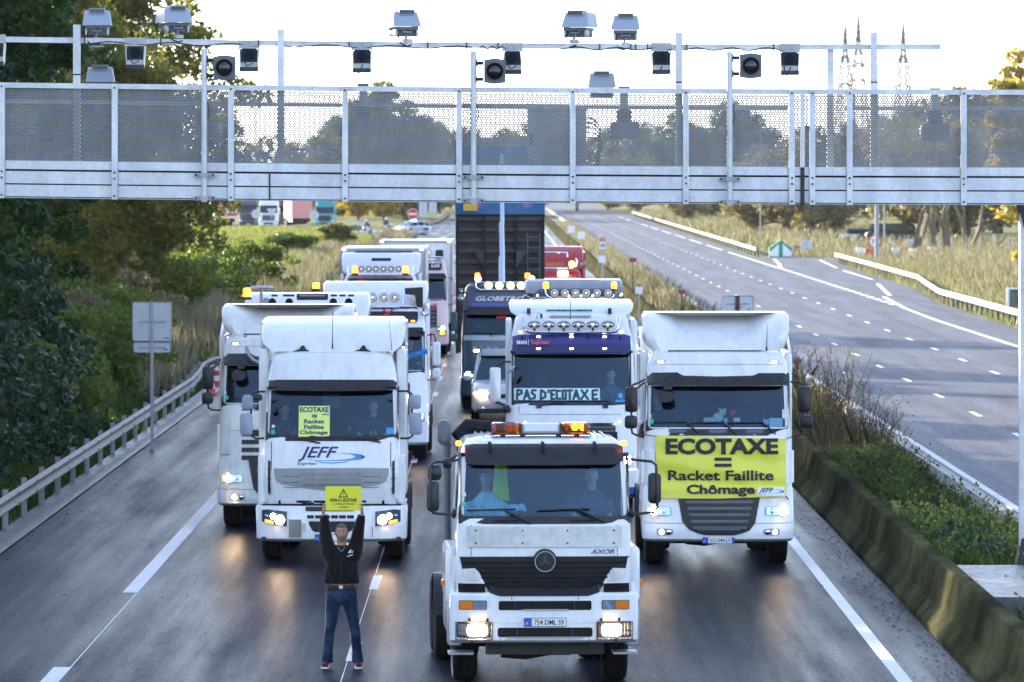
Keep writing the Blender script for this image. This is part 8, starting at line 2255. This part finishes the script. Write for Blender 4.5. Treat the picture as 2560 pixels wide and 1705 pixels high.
t = thing('parked_lorry', 'dark lorry in shadow between the white lorry and the pink trailer', 'truck', (at(706, 760), 760, 0)); b = MB(); b.rbox(-.8, .8, 0, 2, .4, 3.6, .15); b.build('cab_body', 'slate', t); b = MB(); b.rbox(-.7, .7, -.02, 0, 1.9, 2.8, .1); b.build('windscreen', 'dark_glass', t)
b = MB(); b.lathe([(.2, -.8), (.5, -.8), (.5, .8), (.2, .8)], (0, 1.2, .5), 'x', 16); b.build('axle_wheels', 'dark_rubber', t)
# crash barrier of white blocks by the slip road
t = thing('block_barrier', 'low line of white concrete blocks left of the police car', 'barrier', (at(862, 640), 640, 0))
for i in range(11): b = MB(); b.prism([(-.34, 0), (.34, 0), (.30, .6), (-.30, .6)], 0, .4); b.build('block', 'white_print', t, loc=((i - 4.5) * .74, (i % 3) * .1, 0), smooth=0)
# police car
T = Truck('white police estate car with blue roof lights flashing on the far slip road', 995, 646, c=.2, p=3, cat='police car', name='police_car', yaw=rad(-52))
T.t.location.x = at(990, 646)
T.tab = [(.2, .84, .05), (1.8, .7, 1.2)]
body_loft(T, 'car_body', 'clean_white', [(0, .68, .26, .60, .12), (.08, .82, .20, .74, .14), (.4, .86, .18, .88, .16), (1.1, .88, .18, 1.0, .14), (3.4, .88, .18, 1.04, .14), (4.3, .84, .22, 1.02, .16), (4.42, .78, .3, .9, .14)])
body_loft(T, 'greenhouse', 'dark_glass', [(1.0, .78, .96, 1.0, .02), (1.75, .66, .96, 1.46, .12), (3.6, .66, .96, 1.50, .12), (4.3, .72, .96, 1.08, .04)], smooth=30)
b = MB(); b.prism(rrect(-.64, .64, 1.75, 3.7, .15), 1.46, 1.53, ax='z', ch=0); b.build('roof', 'clean_white', T.t)
for sx in (-1, 1):
    for (ya, za, yb, zb2) in ((1.0, .98, 1.75, 1.46), (2.55, .98, 2.5, 1.48), (3.45, .98, 3.5, 1.5)): b = MB(); b.tube([(sx * .79, ya, za), (sx * .665, yb, zb2)], .035, 5); b.build('pillar', 'clean_white', T.t)
    b = MB(); b.rbox(min(sx * .87, sx * .895), max(sx * .87, sx * .895), 1.2, 3.9, .52, .84, .02, ch=0); b.build('livery_stripe', 'deep_blue', T.t)
    b = MB(); b.rbox(min(sx * .88, sx * .90), max(sx * .88, sx * .90), 1.5, 3.2, .60, .74, .01, ch=0); b.build('lettering_band', 'white_print', T.t)
    b = MB(); b.rbox(sx * .66 - .18, sx * .66 + .18, -.02, .2, .60, .76, .06); b.build('headlight', 'clear_lens', T.t)
    b = MB(); ball(b, (sx * .62, -.03, .68), (.09, .04, .07)); b.build('lamp_bulb', 'small_lamp_glow', T.t)
    b = MB(); ball(b, (sx * .98, 1.2, 1.0), (.11, .06, .08)); b.build('mirror', 'clean_white', T.t)
    for y in (.85, 3.5): T.wheel(sx * .80, y, .32, .2)
b = MB(); b.rbox(-.5, .5, -.02, .08, .30, .52, .05); b.build('grille', 'black_plastic', T.t)
b = MB(); b.rbox(-.55, .0, 2.2, 2.45, 1.55, 1.67, .04); b.build('light_bar', 'white_print', T.t); b = MB(); b.rbox(.0, .55, 2.2, 2.45, 1.55, 1.69, .04); b.build('light_bar_lit', 'blue_flash', T.t)
def motorcycle(label, px, Y, rz, rider):
    t = thing('motorcycle', label, 'motorcycle', (at(px, Y), Y, 0), rz)
    for y in (0, 1.5): b = MB(); b.lathe([(.24, -.06), (.33, -.05), (.33, .05), (.24, .06), (.24, -.06)], (0, y, .33), 'x', 20); b.build('wheel', 'dark_rubber', t); b = MB(); b.lathe([(.03, -.03), (.24, -.02), (.24, .02), (.03, .03)], (0, y, .33), 'x', 14); b.build('rim', 'steel', t)
    b = MB(); b.tube([(0, .15, .5), (0, .3, .85), (0, .9, .85), (0, 1.5, .8)], [(.1, .12), (.22, .25), (.2, .16), (.14, .1)], 10).tube([(0, .6, .35), (0, 1.0, .35)], .2, 8); b.build('fairing', 'clean_white', t)
    b = MB(); b.add([(-.2, .1, .9), (.2, .1, .9), (.17, .28, 1.3), (-.17, .28, 1.3)], [(0, 1, 2, 3)]); b.build('windshield', 'dark_glass', t, smooth=0)
    b = MB(); b.tube([(-.38, .45, 1.05), (0, .35, 1.0), (.38, .45, 1.05)], .02, 6).tube([(0, .3, .95), (0, .02, .33)], .035, 6); b.build('handlebar', 'dark_steel', t)
    for sx in (-1, 1): b = MB(); b.rbox(sx * .34 - .14, sx * .34 + .14, 1.3, 1.8, .5, .9, .05); b.build('pannier', 'deep_blue', t)
    b = MB(); ball(b, (0, .02, .85), (.09, .05, .08)); b.build('headlight', 'clear_lens', t)
    p = thing('person', rider, 'person', (at(px, Y), Y + .0, 0), rz)
    M = headmat(Vector((0, .75, 1.66)), .2)
    B = MB(); add_head(B, M); B.tube([(0, .8, 1.0), (0, .78, 1.45), (0, .75, 1.6)], [.1, .1, .055], 10)
    for sx in (-1, 1):
        B.tube([(0, .78, 1.42), (sx * .2, .75, 1.4), (sx * .32, .6, 1.18), (sx * .33, .45, 1.06)], [.05, .055, .045, .03], 8); hand(B, (sx * .33, .47, 1.06), (0, -1, -.1), sx, (0, 0, -1), .9)
        B.tube([(sx * .1, .95, .92), (sx * .28, .5, .8), (sx * .26, .7, .3), (sx * .26, .62, .05)], [.1, .08, .06, .05], 8)
    remeshed(B, 'body', 'skin', p, .014, 2)
    J = MB(); J.tube([(0, .95, .85), (0, .85, 1.1), (0, .78, 1.42), (0, .76, 1.52)], [(.18, .13), (.2, .13), (.2, .12), (.08, .07)], 12)
    for sx in (-1, 1): J.tube([(sx * .15, .77, 1.42), (sx * .22, .74, 1.38), (sx * .33, .6, 1.17), (sx * .33, .49, 1.08)], [.08, .07, .06, .045], 8); J.tube([(sx * .1, .95, .92), (sx * .29, .5, .8), (sx * .27, .7, .3), (sx * .27, .62, .03)], [.12, .1, .075, .08], 8)
    remeshed(J, 'uniform', 'grey_coat', p, .02, 2)
    b = MB(); ball(b, tuple(M @ Vector((0, .01, .03))), (.13, .15, .14), 14); b.build('helmet', 'white_print', p)
motorcycle('white police motorcycle left of the police car, turned towards the queue', 925, 640, rad(35), 'motorcycle policeman with white helmet left of the police car')
motorcycle('white police motorcycle just behind the front of the police car', 962, 668, rad(-10), 'helmeted policeman on the motorcycle behind the police car bonnet')
# pylons and wires
def pylon(label, px, pytop, Y, h):
    t = thing('pylon', label, 'pylon', (at(px, Y), Y, 0), .3, 'electricity pylons on the right skyline')
    b = MB(); r = .26; H = h; w = lambda z: 3.2 * (1 - z / H) ** 1.3 + .55 if z < H * .8 else .55 * (1 - (z - H * .8) / (H * .2)) + .05
    lv = [0, .12, .24, .35, .45, .54, .62, .70, .76, .82, .91, 1.0]
    for a, c_ in zip(lv, lv[1:]):
        za, zc = a * H, c_ * H; wa, wc = w(za), w(zc)
        for sx, sy in ((1, 1), (1, -1), (-1, -1), (-1, 1)):
            b.tube([(sx * wa, sy * wa, za), (sx * wc, sy * wc, zc)], r * .7, 4, cap=False)
            nx, ny = (sy, -sx)
            b.tube([(sx * wa, sy * wa, za), (nx * wc, ny * wc, zc)], r * .45, 4, cap=False)
            b.tube([(sx * wc, sy * wc, zc), (nx * wc, ny * wc, zc)], r * .4, 4, cap=False)
            b.tube([(nx * wa, ny * wa, za), (sx * wc, sy * wc, zc)], r * .45, 4, cap=False)
    b.build('mast', plain('pylon_steel', (.10, .12, .11), .7), t, smooth=0)
    for k, L in ((.62, 4.6), (.76, 6.2), (.90, 3.8)):
        z = k * H; b = MB()
        for sx in (-1, 1):
            for sy in (-.4, .4): b.tube([(sx * .4, sy, z), (sx * L, 0, z + .1)], r * .6, 4, cap=False).tube([(sx * .3, sy, z + 1.8), (sx * L, 0, z + .1)], r * .5, 4, cap=False)
            for i in range(4): f = (i + .5) / 4; b.tube([(sx * L * f, 0, z), (sx * L * (f - .12), 0, z + 1.7 * (1 - f))], r * .35, 4, cap=False)
            b.tube([(sx * L, 0, z + .1), (sx * (L + 2.6), 0, z + .3)], .16, 5)
        b.build('crossarm', 'pylon_steel', t, smooth=0)
    return t
pylon('lattice pylon on the left of the twin pylons at right', 2113, 50, 1500, 47)
pylon('tallest lattice pylon, right one of the close pair', 2146, 28, 1620, 53)
pylon('lattice pylon standing apart furthest to the right', 2258, 54, 1420, 45)
pylon('hazy pylon behind the trees at upper left', 470, 0, 1250, 50)
for i, (za, zb2, xa) in enumerate(((45, 38, 2257), (38, 33, 2257), (33, 25, 2113), (40, 30, 2143), (47, 41, 2143), (29, 22, 2113))):
    t = thing('power_line', ('highest', 'second highest', 'middle', 'lower middle', 'second lowest', 'lowest')[(5, 3, 1, 2, 4, 0)[i]] + ' of the thin power lines crossing the white sky', 'power line', (0, 0, 0), 0, 'power lines crossing the sky')
    p0 = Vector((at(xa, 1500), 1500, za)); p1 = Vector((at(380 + 60 * i, 1250), 1250, zb2 + 4)); pts = [p0.lerp(p1, k / 16) - Vector((0, 0, 9 * math.sin(math.pi * k / 16))) for k in range(17)]
    b = MB(); b.tube(pts, .07, 4, cap=False); b.build('wire', 'pylon_steel', t, smooth=0)
# thin haze over the far road
m = bpy.data.materials.new('haze'); m.use_nodes = True; nt = m.node_tree; nt.nodes.clear()
pv = nt.nodes.new('ShaderNodeVolumePrincipled'); pv.inputs['Density'].default_value = .00002; pv.inputs['Color'].default_value = (.93, .95, 1, 1); pv.inputs['Anisotropy'].default_value = .45
ou = nt.nodes.new('ShaderNodeOutputMaterial'); nt.links.new(pv.outputs[0], ou.inputs[1])
MATS['haze'] = m
hz = MB().box(-1900, 1900, -90, 4300, -1.2, 64).build('haze', 'haze', smooth=0, kind='stuff')
